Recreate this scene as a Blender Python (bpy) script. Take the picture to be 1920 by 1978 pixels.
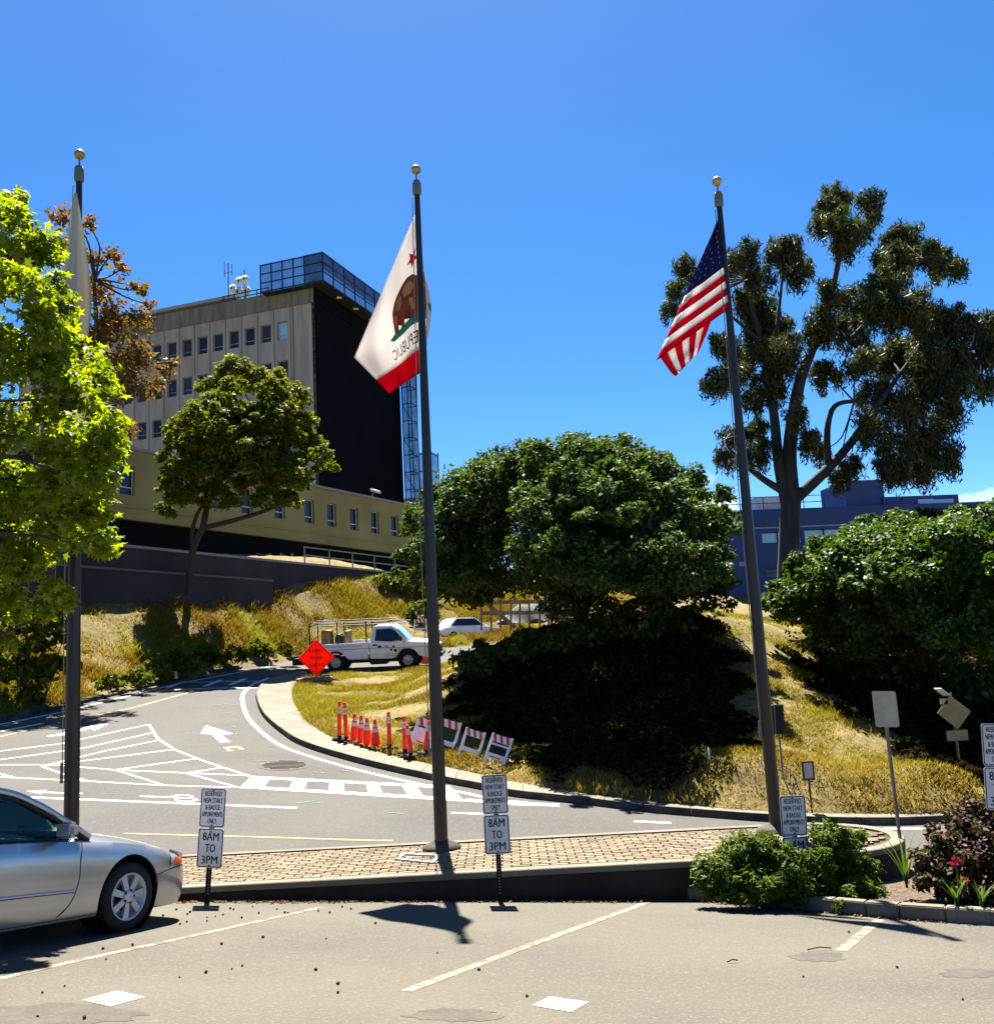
import bpy, bmesh, math, random
import numpy as np
from mathutils import Vector, Matrix
for o in list(bpy.data.objects): bpy.data.objects.remove(o)
scene = bpy.context.scene
COL = scene.collection
rng = np.random.default_rng(7)
random.seed(7)
rad = math.radians
# ------------------------------------------------------------------ camera, sky, sun, exposure
FPX = 1940.0
TH, RHO = math.atan(301/1940), rad(2.98)
CF = np.array([0, math.cos(TH), math.sin(TH)]); U0 = np.array([0, -math.sin(TH), math.cos(TH)]); R0 = np.array([1., 0, 0])
CR = math.cos(RHO)*R0 - math.sin(RHO)*U0; CU = math.sin(RHO)*R0 + math.cos(RHO)*U0
CAM = np.array([0, 0, 1.74])
cam = bpy.data.cameras.new('camera'); camo = bpy.data.objects.new('camera', cam); COL.objects.link(camo)
cam.sensor_fit = 'HORIZONTAL'; cam.sensor_width = 36; cam.lens = 36*FPX/1920; cam.clip_end = 6000
camo.matrix_world = Matrix(((CR[0], CU[0], -CF[0], CAM[0]), (CR[1], CU[1], -CF[1], CAM[1]), (CR[2], CU[2], -CF[2], CAM[2]), (0, 0, 0, 1)))
scene.camera = camo
SUN_EL, SUN_AZ = rad(65.5), rad(-5.7)
world = bpy.data.worlds.new('World'); scene.world = world; world.use_nodes = True
nt = world.node_tree; nt.nodes.clear()
sky = nt.nodes.new('ShaderNodeTexSky'); sky.sky_type = 'NISHITA'; sky.sun_disc = False
sky.sun_elevation = SUN_EL; sky.sun_rotation = SUN_AZ; sky.altitude = 200; sky.air_density = 0.54; sky.dust_density = 0.28; sky.ozone_density = 1.0
hs = nt.nodes.new('ShaderNodeHueSaturation'); hs.inputs['Saturation'].default_value = 1.38; hs.inputs['Hue'].default_value = 0.5; hs.inputs['Value'].default_value = 1.0
bg = nt.nodes.new('ShaderNodeBackground'); bg.inputs['Strength'].default_value = 0.05
wo = nt.nodes.new('ShaderNodeOutputWorld')
nt.links.new(sky.outputs[0], hs.inputs['Color'])
# small fair-weather clouds low over the horizon
L = nt.links.new
tc = nt.nodes.new('ShaderNodeTexCoord'); cn = nt.nodes.new('ShaderNodeTexNoise'); cn.inputs['Scale'].default_value = 34.0; cn.inputs['Detail'].default_value = 8; cn.inputs['Roughness'].default_value = 0.62
L(tc.outputs['Generated'], cn.inputs['Vector']); csum = None
for (px_, py_, rx_, rz_, k_) in ((1372, 978, .034, .017, 1.0), (1345, 925, .030, .010, .35), (1905, 962, .11, .008, .35), (2300, 900, .12, .03, .8), (-500, 900, .15, .03, .8)):
    d_ = CR*(px_-960)/FPX+CU*(989-py_)/FPX+CF; d_ = d_/np.linalg.norm(d_)
    v1 = nt.nodes.new('ShaderNodeVectorMath'); v1.operation = 'SUBTRACT'; v1.inputs[1].default_value = tuple(d_); L(tc.outputs['Generated'], v1.inputs[0])
    v2 = nt.nodes.new('ShaderNodeVectorMath'); v2.operation = 'MULTIPLY'; v2.inputs[1].default_value = (1/rx_, 1/rx_, 1/rz_); L(v1.outputs[0], v2.inputs[0])
    v3 = nt.nodes.new('ShaderNodeVectorMath'); v3.operation = 'LENGTH'; L(v2.outputs[0], v3.inputs[0])
    m1 = nt.nodes.new('ShaderNodeMath'); m1.operation = 'MULTIPLY_ADD'; m1.inputs[1].default_value = -0.34; L(v3.outputs['Value'], m1.inputs[0]); L(cn.outputs['Fac'], m1.inputs[2])
    m2 = nt.nodes.new('ShaderNodeMapRange'); m2.inputs[1].default_value = 0.16; m2.inputs[2].default_value = 0.42; m2.inputs[4].default_value = k_; L(m1.outputs[0], m2.inputs[0]); o_ = m2.outputs[0]
    if csum is not None:
        m3 = nt.nodes.new('ShaderNodeMath'); m3.operation = 'MAXIMUM'; L(csum, m3.inputs[0]); L(o_, m3.inputs[1]); o_ = m3.outputs[0]
    csum = o_
cmx = nt.nodes.new('ShaderNodeMix'); cmx.data_type = 'RGBA'; cmx.inputs['B'].default_value = (6.4, 6.6, 6.9, 1)
L(csum, cmx.inputs['Factor']); L(hs.outputs[0], cmx.inputs['A']); L(cmx.outputs['Result'], bg.inputs['Color']); L(bg.outputs[0], wo.inputs['Surface'])
sl = bpy.data.lights.new('sun', 'SUN'); sl.energy = 5.0; sl.angle = rad(0.53); sl.color = (1.0, 0.95, 0.86)
so = bpy.data.objects.new('sun', sl); COL.objects.link(so)
sd = Vector((math.sin(SUN_AZ)*math.cos(SUN_EL), math.cos(SUN_AZ)*math.cos(SUN_EL), math.sin(SUN_EL)))
so.rotation_euler = sd.to_track_quat('Z', 'Y').to_euler(); so.location = (0, 60, 80)
vs = scene.view_settings; vs.view_transform = 'Standard'; vs.look = 'None'; vs.exposure = 2.4; vs.gamma = 1; vs.use_curve_mapping = False
# ------------------------------------------------------------------ photo geometry
def ray(px, py): return CR*(px-960)/FPX + CU*(989-py)/FPX + CF
def at(px, py, Y): d = ray(px, py); return CAM + d*(Y/d[1])
def onp(px, py, pl):
    c, a, b = pl; d = ray(px, py); return CAM + d*((c-CAM[2])/(d[2]-a*d[0]-b*d[1]))
def onv(px, py, P, u):
    d = ray(px, py); t, s = np.linalg.solve(np.array([[d[0], -u[0]], [d[1], -u[1]]]), np.array(P)-CAM[:2]); return CAM + d*t
LOT = (0.10, -0.048, -0.09); ROAD = (-3.10, -0.068, 0.103); ISL = (-0.68, 0, 0)
def pz(pl, x, y): return pl[0]+pl[1]*x+pl[2]*y
# ------------------------------------------------------------------ tagging and mesh helpers
def tag(o, label=None, cat=None, group=None, kind=None):
    for k, v in (('label', label), ('category', cat), ('group', group), ('kind', kind)):
        if v: o[k] = v
    return o
def thing(name, loc, label, cat, group=None, rz=0, rot=None):
    o = bpy.data.objects.new(name, None); COL.objects.link(o); o.location = Vector(loc); o.empty_display_size = 0.3
    o.rotation_euler = rot if rot is not None else (0, 0, rz)
    return tag(o, label, cat, group)
def link(name, me, mat, parent=None, world=False):
    o = bpy.data.objects.new(name, me); COL.objects.link(o)
    if mat is not None: me.materials.append(mat)
    if parent is not None:
        o.parent = parent
        if world and parent.type == 'EMPTY': o.matrix_parent_inverse = Matrix.Translation(-parent.location)
    return o
def copy_tree(o, parent=None):
    c = o.copy(); COL.objects.link(c)
    if parent is not None: c.parent = parent; c.matrix_parent_inverse = o.matrix_parent_inverse.copy()
    for ch in o.children: copy_tree(ch, c)
    return c
def npmesh(name, co, polys):
    """co (n,3), polys (m,k) -> mesh, fast"""
    me = bpy.data.meshes.new(name); co = np.asarray(co, np.float32); polys = np.asarray(polys, np.int32); m, k = polys.shape
    me.vertices.add(len(co)); me.vertices.foreach_set('co', co.ravel())
    me.loops.add(m*k); me.loops.foreach_set('vertex_index', polys.ravel())
    me.polygons.add(m); me.polygons.foreach_set('loop_start', np.arange(0, m*k, k, dtype=np.int32))
    me.update(calc_edges=True); me.validate(); return me
class MB:
    def __init__(s): s.v = []; s.f = []; s.sm = []
    def add(s, vs, fs, smooth=False):
        n = len(s.v); s.v += [tuple(map(float, p)) for p in vs]; s.f += [tuple(i+n for i in f) for f in fs]; s.sm += [smooth]*len(fs); return s
    def poly(s, pts): return s.add(pts, [tuple(range(len(pts)))])
    def obb(s, c, ax, ay, az):
        c, ax, ay, az = (np.array(q, float) for q in (c, ax, ay, az))
        vs = [c+i*ax+j*ay+k*az for i in (-1, 1) for j in (-1, 1) for k in (-1, 1)]
        return s.add(vs, [(0, 1, 3, 2), (4, 6, 7, 5), (0, 4, 5, 1), (2, 3, 7, 6), (0, 2, 6, 4), (1, 5, 7, 3)])
    def box(s, c, sz, rz=0):
        a, b = math.cos(rz), math.sin(rz); return s.obb(c, (a*sz[0]/2, b*sz[0]/2, 0), (-b*sz[1]/2, a*sz[1]/2, 0), (0, 0, sz[2]/2))
    def cbox(s, lo, hi): return s.box([(i+j)/2 for i, j in zip(lo, hi)], [j-i for i, j in zip(lo, hi)])
    def bar(s, p, q, w, h=None, up=(0, 0, 1)):
        p, q = np.array(p, float), np.array(q, float); h = h or w; d = q-p; l = np.linalg.norm(d); d /= l
        sd_ = np.cross(d, up); n = np.linalg.norm(sd_); sd_ = sd_/n if n > 1e-6 else np.array([1., 0, 0]); up2 = np.cross(sd_, d)
        return s.obb((p+q)/2, d*l/2, sd_*w/2, up2*h/2)
    def tube(s, pts, r, n=8, cap=True, smooth=True):
        pts = [np.array(p, float) for p in pts]; r = [r]*len(pts) if np.isscalar(r) else r
        vs = []; fs = []; ref = np.array([0.31, 0.87, 0.11])
        for i, p in enumerate(pts):
            d = pts[min(i+1, len(pts)-1)]-pts[max(i-1, 0)]; d = d/(np.linalg.norm(d)+1e-9)
            a = np.cross(d, ref); a /= np.linalg.norm(a)+1e-9; b = np.cross(d, a)
            for k in range(n): t = 2*math.pi*k/n; vs.append(p+r[i]*(a*math.cos(t)+b*math.sin(t)))
        for i in range(len(pts)-1):
            for k in range(n): fs.append((i*n+k, i*n+(k+1) % n, (i+1)*n+(k+1) % n, (i+1)*n+k))
        s.add(vs, fs, smooth)
        if cap:
            s.add(vs[:n], [tuple(range(n))[::-1]]); s.add(vs[-n:], [tuple(range(n))])
        return s
    def lathe(s, prof, c=(0, 0, 0), n=16, axis='z', smooth=True):
        vs = []; fs = []
        for r, h in prof:
            for k in range(n):
                t = 2*math.pi*k/n; a, b = r*math.cos(t), r*math.sin(t)
                vs.append({'z': (c[0]+a, c[1]+b, c[2]+h), 'y': (c[0]+a, c[1]+h, c[2]+b), 'x': (c[0]+h, c[1]+a, c[2]+b)}[axis])
        for i in range(len(prof)-1):
            for k in range(n): fs.append((i*n+k, i*n+(k+1) % n, (i+1)*n+(k+1) % n, (i+1)*n+k))
        return s.add(vs, fs, smooth)
    def prism(s, pts, ext):
        n = len(pts); pts = [np.array(p, float) for p in pts]; e = np.array(ext, float); vs = pts+[p+e for p in pts]
        return s.add(vs, [tuple(range(n))[::-1], tuple(range(n, 2*n))]+[(i, (i+1) % n, n+(i+1) % n, n+i) for i in range(n)])
    def grid(s, fn, nu, nv, smooth=True):
        vs = [fn(i/nu, j/nv) for j in range(nv+1) for i in range(nu+1)]
        return s.add(vs, [(j*(nu+1)+i, j*(nu+1)+i+1, (j+1)*(nu+1)+i+1, (j+1)*(nu+1)+i) for j in range(nv) for i in range(nu)], smooth)
    def mesh(s, name):
        me = bpy.data.meshes.new(name); me.from_pydata(s.v, [], s.f); me.polygons.foreach_set('use_smooth', s.sm); me.update(); return me
    def build(s, name, mat, parent=None, world=False, bevel=0):
        me = s.mesh(name)
        bm = bmesh.new(); bm.from_mesh(me)
        if bevel: bmesh.ops.bevel(bm, geom=bm.edges[:], offset=bevel, segments=2, affect='EDGES', clamp_overlap=True)
        bmesh.ops.recalc_face_normals(bm, faces=bm.faces[:]); bm.to_mesh(me); bm.free()
        return link(name, me, mat, parent, world)
# ------------------------------------------------------------------ materials
KA = 0.62
def mat_(name, c, rough=0.7, c2=None, scale=3.0, detail=5, bump=0.0, bscale=60, metal=0, spec=0.3, lo=0.35, hi=0.65, speck=None, grain=None, coat=0, stretch=None, alpha=None):
    m = bpy.data.materials.new(name); m.use_nodes = True; t = m.node_tree; b = t.nodes['Principled BSDF']; l = t.links.new
    c = tuple(x*KA for x in c); c2 = tuple(x*KA for x in c2) if c2 else None
    if speck: speck = (speck[0], tuple(x*KA for x in speck[1]), *speck[2:])
    if grain: grain = (grain[0], tuple(x*KA for x in grain[1]))
    b.inputs['Roughness'].default_value = rough; b.inputs['Metallic'].default_value = metal; b.inputs['Specular IOR Level'].default_value = spec
    b.inputs['Coat Weight'].default_value = coat; b.inputs['Coat Roughness'].default_value = 0.04
    if alpha is not None: b.inputs['Alpha'].default_value = alpha
    if c2 is None: c2 = tuple(x*0.78 for x in c)
    co = t.nodes.new('ShaderNodeTexCoord'); src = co.outputs['Object']
    if stretch:
        mp_ = t.nodes.new('ShaderNodeMapping'); mp_.inputs['Scale'].default_value = stretch; l(src, mp_.inputs[0]); src = mp_.outputs[0]
    n = t.nodes.new('ShaderNodeTexNoise'); n.inputs['Scale'].default_value = scale; n.inputs['Detail'].default_value = detail; l(src, n.inputs['Vector'])
    mr = t.nodes.new('ShaderNodeMapRange'); mr.inputs[1].default_value = lo; mr.inputs[2].default_value = hi; l(n.outputs['Fac'], mr.inputs[0])
    mx = t.nodes.new('ShaderNodeMix'); mx.data_type = 'RGBA'; mx.inputs['A'].default_value = (*c, 1); mx.inputs['B'].default_value = (*c2, 1); l(mr.outputs[0], mx.inputs['Factor'])
    out = mx.outputs['Result']
    if speck:   # (scale, colour, threshold lo, hi)
        n2 = t.nodes.new('ShaderNodeTexNoise'); n2.inputs['Scale'].default_value = speck[0]; n2.inputs['Detail'].default_value = 3; l(src, n2.inputs['Vector'])
        r2 = t.nodes.new('ShaderNodeMapRange'); r2.inputs[1].default_value = speck[2]; r2.inputs[2].default_value = speck[3]; l(n2.outputs['Fac'], r2.inputs[0])
        m2 = t.nodes.new('ShaderNodeMix'); m2.data_type = 'RGBA'; m2.inputs['B'].default_value = (*speck[1], 1); l(out, m2.inputs['A']); l(r2.outputs[0], m2.inputs['Factor']); out = m2.outputs['Result']
    if grain:
        n3 = t.nodes.new('ShaderNodeTexNoise'); n3.inputs['Scale'].default_value = grain[0]; n3.inputs['Detail'].default_value = 8; n3.inputs['Roughness'].default_value = .75; l(src, n3.inputs['Vector'])
        r3 = t.nodes.new('ShaderNodeMapRange'); r3.inputs[1].default_value = .55; r3.inputs[2].default_value = .75; r3.inputs[4].default_value = .75; l(n3.outputs['Fac'], r3.inputs[0])
        m3 = t.nodes.new('ShaderNodeMix'); m3.data_type = 'RGBA'; m3.inputs['B'].default_value = (*grain[1], 1); l(out, m3.inputs['A']); l(r3.outputs[0], m3.inputs['Factor']); out = m3.outputs['Result']
    l(out, b.inputs['Base Color'])
    if bump:
        nb = t.nodes.new('ShaderNodeTexNoise'); nb.inputs['Scale'].default_value = bscale; nb.inputs['Detail'].default_value = 4; l(src, nb.inputs['Vector'])
        bp = t.nodes.new('ShaderNodeBump'); bp.inputs['Strength'].default_value = bump; bp.inputs['Distance'].default_value = 0.02; l(nb.outputs['Fac'], bp.inputs['Height']); l(bp.outputs[0], b.inputs['Normal'])
    return m
def leafmat(name, c, c2, trans=0.45, tcol=None, gloss=0.06, rough=0.45, patch=0.5):
    c = tuple(x*KA for x in c); c2 = tuple(x*KA for x in c2)
    m = bpy.data.materials.new(name); m.use_nodes = True; t = m.node_tree; t.nodes.clear(); l = t.links.new
    g = t.nodes.new('ShaderNodeNewGeometry'); co = t.nodes.new('ShaderNodeTexCoord'); n = t.nodes.new('ShaderNodeTexNoise'); n.inputs['Scale'].default_value = patch; n.inputs['Detail'].default_value = 3
    l(co.outputs['Object'], n.inputs['Vector'])
    ad = t.nodes.new('ShaderNodeMath'); ad.operation = 'MULTIPLY_ADD'; ad.inputs[1].default_value = 0.55; l(g.outputs['Random Per Island'], ad.inputs[0])
    mr = t.nodes.new('ShaderNodeMapRange'); mr.inputs[1].default_value = 0.3; mr.inputs[2].default_value = 0.7; mr.inputs[4].default_value = 0.5; l(n.outputs['Fac'], mr.inputs[0]); l(mr.outputs[0], ad.inputs[2])
    mx = t.nodes.new('ShaderNodeMix'); mx.data_type = 'RGBA'; mx.inputs['A'].default_value = (*c, 1); mx.inputs['B'].default_value = (*c2, 1); l(ad.outputs[0], mx.inputs['Factor'])
    d = t.nodes.new('ShaderNodeBsdfDiffuse'); tr = t.nodes.new('ShaderNodeBsdfTranslucent'); gl = t.nodes.new('ShaderNodeBsdfGlossy'); gl.inputs['Roughness'].default_value = rough
    l(mx.outputs['Result'], d.inputs['Color'])
    mt = t.nodes.new('ShaderNodeMix'); mt.data_type = 'RGBA'; mt.blend_type = 'MULTIPLY'; mt.inputs['Factor'].default_value = 1; mt.inputs['B'].default_value = (*(tcol or (1.5, 1.5, 0.7)), 1)
    l(mx.outputs['Result'], mt.inputs['A']); l(mt.outputs['Result'], tr.inputs['Color'])
    m1 = t.nodes.new('ShaderNodeMixShader'); m1.inputs[0].default_value = trans; l(d.outputs[0], m1.inputs[1]); l(tr.outputs[0], m1.inputs[2])
    m2 = t.nodes.new('ShaderNodeMixShader'); m2.inputs[0].default_value = gloss; l(m1.outputs[0], m2.inputs[1]); l(gl.outputs[0], m2.inputs[2])
    o = t.nodes.new('ShaderNodeOutputMaterial'); l(m2.outputs[0], o.inputs['Surface']); return m
def netmat(name, c, alpha):
    m = bpy.data.materials.new(name); m.use_nodes = True; t = m.node_tree; t.nodes.clear(); l = t.links.new
    d = t.nodes.new('ShaderNodeBsdfDiffuse'); d.inputs['Color'].default_value = (*c, 1); tr = t.nodes.new('ShaderNodeBsdfTransparent'); mx = t.nodes.new('ShaderNodeMixShader')
    co = t.nodes.new('ShaderNodeTexCoord'); n = t.nodes.new('ShaderNodeTexNoise'); n.inputs['Scale'].default_value = 0.8; n.inputs['Detail'].default_value = 4; l(co.outputs['Object'], n.inputs['Vector'])
    mr = t.nodes.new('ShaderNodeMapRange'); mr.inputs[3].default_value = alpha-0.2; mr.inputs[4].default_value = min(1, alpha+0.25); l(n.outputs['Fac'], mr.inputs[0]); l(mr.outputs[0], mx.inputs[0])
    l(tr.outputs[0], mx.inputs[1]); l(d.outputs[0], mx.inputs[2]); o = t.nodes.new('ShaderNodeOutputMaterial'); l(mx.outputs[0], o.inputs['Surface']); return m
MT = dict(
    lot=mat_('lot_asphalt', (0.126, 0.111, 0.082), 0.9, (0.090, 0.080, 0.061), 0.40, 10, bump=0.9, bscale=45, speck=(38, (0.172, 0.152, 0.113), 0.54, 0.72), grain=(17, (0.064, 0.056, 0.043))),
    road=mat_('road_asphalt', (0.088, 0.081, 0.070), 0.9, (0.066, 0.062, 0.055), 0.35, 9, bump=0.3, bscale=30, speck=(18, (0.115, 0.105, 0.09), 0.54, 0.7), grain=(1.1, (0.056, 0.053, 0.047))),
    conc=mat_('concrete', (0.224, 0.199, 0.146), 0.9, (0.174, 0.154, 0.115), 1.2, 8, bump=0.3, bscale=40, speck=(30, (0.146, 0.129, 0.095), 0.62, 0.72)),
    kerb=mat_('shade_darkened_kerb', (0.125, 0.105, 0.078), 0.95, (0.060, 0.048, 0.036), 2.2, 9, bump=0.5, bscale=30),  # colour darkened to hold the shade on the road-facing side
    wallc=mat_('dark_wall_concrete', (0.040, 0.028, 0.021), 0.95, (0.020, 0.013, 0.011), 1.4, 8, bump=0.4, bscale=30),  # near-black brown throughout, mottled by noise
    paver=mat_('paver', (0.255, 0.198, 0.122), 0.9, (0.205, 0.153, 0.093), 2.0, 6, bump=0.35, bscale=90),
    grout=mat_('joint_sand', (0.090, 0.062, 0.036), 1.0, (0.056, 0.039, 0.022), 6, 5),
    white=mat_('road_paint_white', (0.95, 0.94, 0.90), 0.8, (0.66, 0.64, 0.60), 1.2, 9, lo=0.45, hi=0.7, speck=(9, (0.30, 0.28, 0.25), 0.60, 0.74)),
    worn=mat_('worn_paint', (0.30, 0.265, 0.19), 0.9, (0.125, 0.107, 0.075), 7.0, 9, lo=0.42, hi=0.62, speck=(40, (0.15, 0.13, 0.09), 0.5, 0.7)),
    yellow=mat_('road_paint_yellow', (0.36, 0.255, 0.085), 0.8, (0.20, 0.155, 0.08), 3.0, 9, lo=.4, hi=.65),
    grnpaint=mat_('green_survey_paint', (0.067, 0.252, 0.140), 0.9, (0.112, 0.168, 0.112), 8, 5),
    pinkpaint=mat_('pink_survey_paint', (0.308, 0.123, 0.123), 0.9, (0.140, 0.112, 0.101), 8, 5),
    patch=mat_('asphalt_patch', (0.072, 0.061, 0.047), 0.9, (0.098, 0.084, 0.063), 5, 9, bump=0.6, bscale=45, speck=(38, (0.12, 0.104, 0.077), 0.54, 0.72)),
    iron=mat_('cast_iron', (0.039, 0.034, 0.031), 0.6, (0.062, 0.050, 0.039), 20, 4, metal=0.6),
    dirt=mat_('hill_soil', (0.24, 0.178, 0.058), 1.0, (0.145, 0.105, 0.036), 1.1, 10, bump=1.0, bscale=9, speck=(7.0, (0.10, 0.075, 0.026), 0.5, 0.64), grain=(2.2, (0.13, 0.13, 0.026))),
    litter=mat_('leaf_litter', (0.13, 0.088, 0.055), 1.0, (0.06, 0.036, 0.022), 14, 6, bump=.8, bscale=25, speck=(30, (0.20, 0.15, 0.10), .55, .66)),
    gwall=mat_('tower_concrete', (0.44, 0.41, 0.375), 0.9, (0.32, 0.295, 0.265), 0.5, 8, bump=0.15, bscale=3, stretch=(3, 3, 0.5)),
    gwall2=mat_('tower_parapet_concrete', (0.24, 0.23, 0.19), 0.9, (0.14, 0.135, 0.11), 0.6, 8, stretch=(4, 4, 0.5)),
    cream=mat_('cream_stucco', (0.44, 0.37, 0.135), 0.9, (0.35, 0.29, 0.105), 0.35, 8, bump=0.15, bscale=12),
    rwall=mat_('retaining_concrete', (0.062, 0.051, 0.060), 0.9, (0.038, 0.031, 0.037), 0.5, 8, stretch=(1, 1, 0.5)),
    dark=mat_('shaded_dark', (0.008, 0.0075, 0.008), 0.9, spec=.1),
    blackface=mat_('dark_shroud', (0.004, 0.004, 0.007), 0.95, (0.006, 0.006, 0.01), 0.3, spec=0.05),
    blue=mat_('blue_panel', (0.028, 0.064, 0.25), 0.6, (0.021, 0.050, 0.20), 0.25, 4),
    bluegrey=mat_('blue_grey_panel', (0.30, 0.36, 0.46), 0.7),
    glass=mat_('window_glass', (0.022, 0.026, 0.034), 0.12, (0.04, 0.045, 0.055), 0.2, 2, spec=0.35),
    glasslit=mat_('sky_blue_glass', (0.36, 0.66, 0.90), 0.1, (0.28, 0.58, 0.85), 0.3, 2, spec=0.8),
    frame=mat_('grey_window_frame', (0.36, 0.35, 0.34), 0.6),
    steel=mat_('galvanised_steel', (0.235, 0.230, 0.213), 0.5, (0.168, 0.162, 0.151), 8, 5, metal=0.5),
    dsteel=mat_('dark_scaffold_steel', (0.028, 0.031, 0.042), 0.6, metal=0.3),
    net=netmat('blue_debris_net', (0.03, 0.055, 0.14), 0.60),
    netd=netmat('dense_blue_net', (0.03, 0.045, 0.12), 0.75),
    rail=mat_('pale_railing', (0.308, 0.302, 0.280), 0.5, metal=0.2),
    roofc=mat_('roof_structure', (0.090, 0.090, 0.095), 0.8),
    whitem=mat_('white_metal', (0.9, 0.89, 0.87), 0.5),
    beige=mat_('beige_wall', (0.308, 0.252, 0.185), 0.9),
)
def vary(m, amt=.35):
    t = m.node_tree; b = t.nodes['Principled BSDF']; l = t.links.new; src = b.inputs['Base Color'].links[0].from_socket
    oi = t.nodes.new('ShaderNodeObjectInfo'); g = t.nodes.new('ShaderNodeNewGeometry'); ad = t.nodes.new('ShaderNodeMath'); ad.operation = 'ADD'; l(oi.outputs['Random'], ad.inputs[0]); l(g.outputs['Random Per Island'], ad.inputs[1])
    fr = t.nodes.new('ShaderNodeMath'); fr.operation = 'FRACT'; l(ad.outputs[0], fr.inputs[0]); mr = t.nodes.new('ShaderNodeMapRange'); mr.inputs[3].default_value = 1-amt; mr.inputs[4].default_value = 1+amt*.4; l(fr.outputs[0], mr.inputs[0])
    mx = t.nodes.new('ShaderNodeVectorMath'); mx.operation = 'SCALE'; l(src, mx.inputs[0]); l(mr.outputs[0], mx.inputs['Scale']); l(mx.outputs[0], b.inputs['Base Color'])
vary(MT['paver']); vary(MT['conc'], .15); vary(MT['kerb'], .2); vary(MT['glass'], .6)
# ------------------------------------------------------------------ setting: terrain, parking lot, road
CURB = [(1960, 1578), (1880, 1587), (1803, 1592), (1736, 1595), (1602, 1594), (1496, 1589), (1408, 1583), (1250, 1570), (1124, 1554.5), (991, 1540), (932, 1527), (835, 1508.5), (697, 1477), (588, 1444), (544, 1418.7), (508, 1385.5), (495, 1355), (496, 1338), (515, 1319), (552, 1309), (590, 1304)]
BACK = [(1960, 1556), (1890, 1566), (1813, 1571), (1700, 1572), (1567, 1571), (1480, 1567), (1401, 1562), (1250, 1547.5), (1124, 1532), (991, 1510), (929, 1496), (850, 1479), (740, 1455), (647, 1426), (618, 1411), (588, 1389), (570, 1360), (564, 1340), (572, 1322), (590, 1313), (604, 1309)]
curb = [onp(x, y, ROAD) for x, y in CURB]
RO2 = (ROAD[0]+0.14, ROAD[1], ROAD[2])
back = [onp(x, y, RO2) for x, y in BACK]
def smoothpl(pts, n=4):
    pts = np.array(pts); out = []
    for i in range(len(pts)-1):
        p0, p1, p2, p3 = pts[max(i-1, 0)], pts[i], pts[i+1], pts[min(i+2, len(pts)-1)]
        for k in range(n):
            t = k/n; out.append(0.5*((2*p1)+(-p0+p2)*t+(2*p0-5*p1+4*p2-p3)*t*t+(-p0+3*p1-3*p2+p3)*t**3))
    out.append(pts[-1]); return np.array(out)
curbS, backS = smoothpl(curb), smoothpl(back)
LCURB = [onp(x, y, ROAD) for x, y in [(-60, 1410), (0, 1395), (120, 1369), (200, 1350), (338, 1315.7), (441, 1297), (574, 1275)]]
# far edge of upper road, then its near edge back to the sidewalk
UP_FAR = [(-7.2, 50.6), (-3.0, 53.6), (2, 57), (10, 62), (24, 70)]
UP_NEAR = [(26, 60), (12, 54), (3, 48.5), (-1.5, 44.4), (-4.2, 43.0), (-6.6, 42.3)]
def upz(x, y): return pz(ROAD, x, y)+.06*max(0, x+7.6)+.006
def rp(x, y, dz=0): return np.array([x, y, pz(ROAD, x, y)+dz])
roadpoly = [rp(-40, 14.3), rp(7.5, 14.3), rp(20, 15.5)] + [rp(30, 22)] + [p for p in curbS] + [rp(*q) for q in UP_NEAR[::-1]] + [rp(*q) for q in UP_FAR[::-1]] + [p for p in LCURB[::-1]] + [rp(-40, 15.5)]
RP2 = np.array([p[:2] for p in roadpoly])
def inpoly(x, y, P):
    x = np.asarray(x); y = np.asarray(y); r = np.zeros(x.shape, bool); j = len(P)-1
    for i in range(len(P)):
        a, b = P[i], P[j]; c = ((a[1] > y) != (b[1] > y)) & (x < (b[0]-a[0])*(y-a[1])/(b[1]-a[1]+1e-12)+a[0]); r ^= c; j = i
    return r
mb = MB(); mb.poly([tuple(p) for p in roadpoly]); UPP = [(-7.6, 42.0)]+UP_NEAR[::-1]+UP_FAR[::-1]+[(-7.6, 50.3)]; upm = MB(); upm.prism([(x, y, upz(x, y)-.25) for x, y in UPP], (0, 0, .25)); tag(upm.build('upper_road', MT['road']), 'upper road carrying the white pickup truck', kind='structure'); road = mb.build('road', MT['road']); tag(road, 'grey asphalt road curving uphill past the grassy mound', kind='structure')
lotpoly = [(-40, -20), (40, -20), (40, 6), (12, 8.6), (5.5, 12.9), (3, 13.6), (-8, 13.6), (-40, 14.25)]
mb = MB(); mb.poly([(x, y, pz(LOT, x, y)) for x, y in lotpoly]); lot = mb.build('parking_lot', MT['lot']); tag(lot, 'sun bleached tan asphalt of the parking lot', kind='structure')
# terrain: one sheet, multiquadric through surveyed points
W0 = np.array([-12.8, 64.])+6*np.array([.879, -.477]); UB = np.array([.477, .879]); NB = np.array([.879, -.477])
cp = []
for x in (-60, -30, -12, -4, 3, 8):
    for y in (-40, -15, 0, 8, 12): cp.append((x, y, pz(LOT, x, y)-0.12))
for x, y in [(-30, 18), (-20, 18), (-12, 18), (-5, 18), (0, 17.5), (4, 17.5), (-25, 24), (-14, 24), (-8, 22), (-3, 20), (-10, 29), (-9.5, 34), (-12, 34), (-11, 42), (-10, 46), (8, 17), (14, 18), (22, 19), (-7, 20), (-6, 24), (2, 18.5)]: cp.append((x, y, pz(ROAD, x, y)-0.12))
for i in range(0, len(curbS), 3): cp.append((*curbS[i][:2], curbS[i][2]-0.10))
for i in range(0, len(backS), 3): cp.append((*backS[i][:2], backS[i][2]+0.02))
for q in UP_FAR: cp.append((q[0]-.2, q[1]+.35, upz(*q)+.02))
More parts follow.
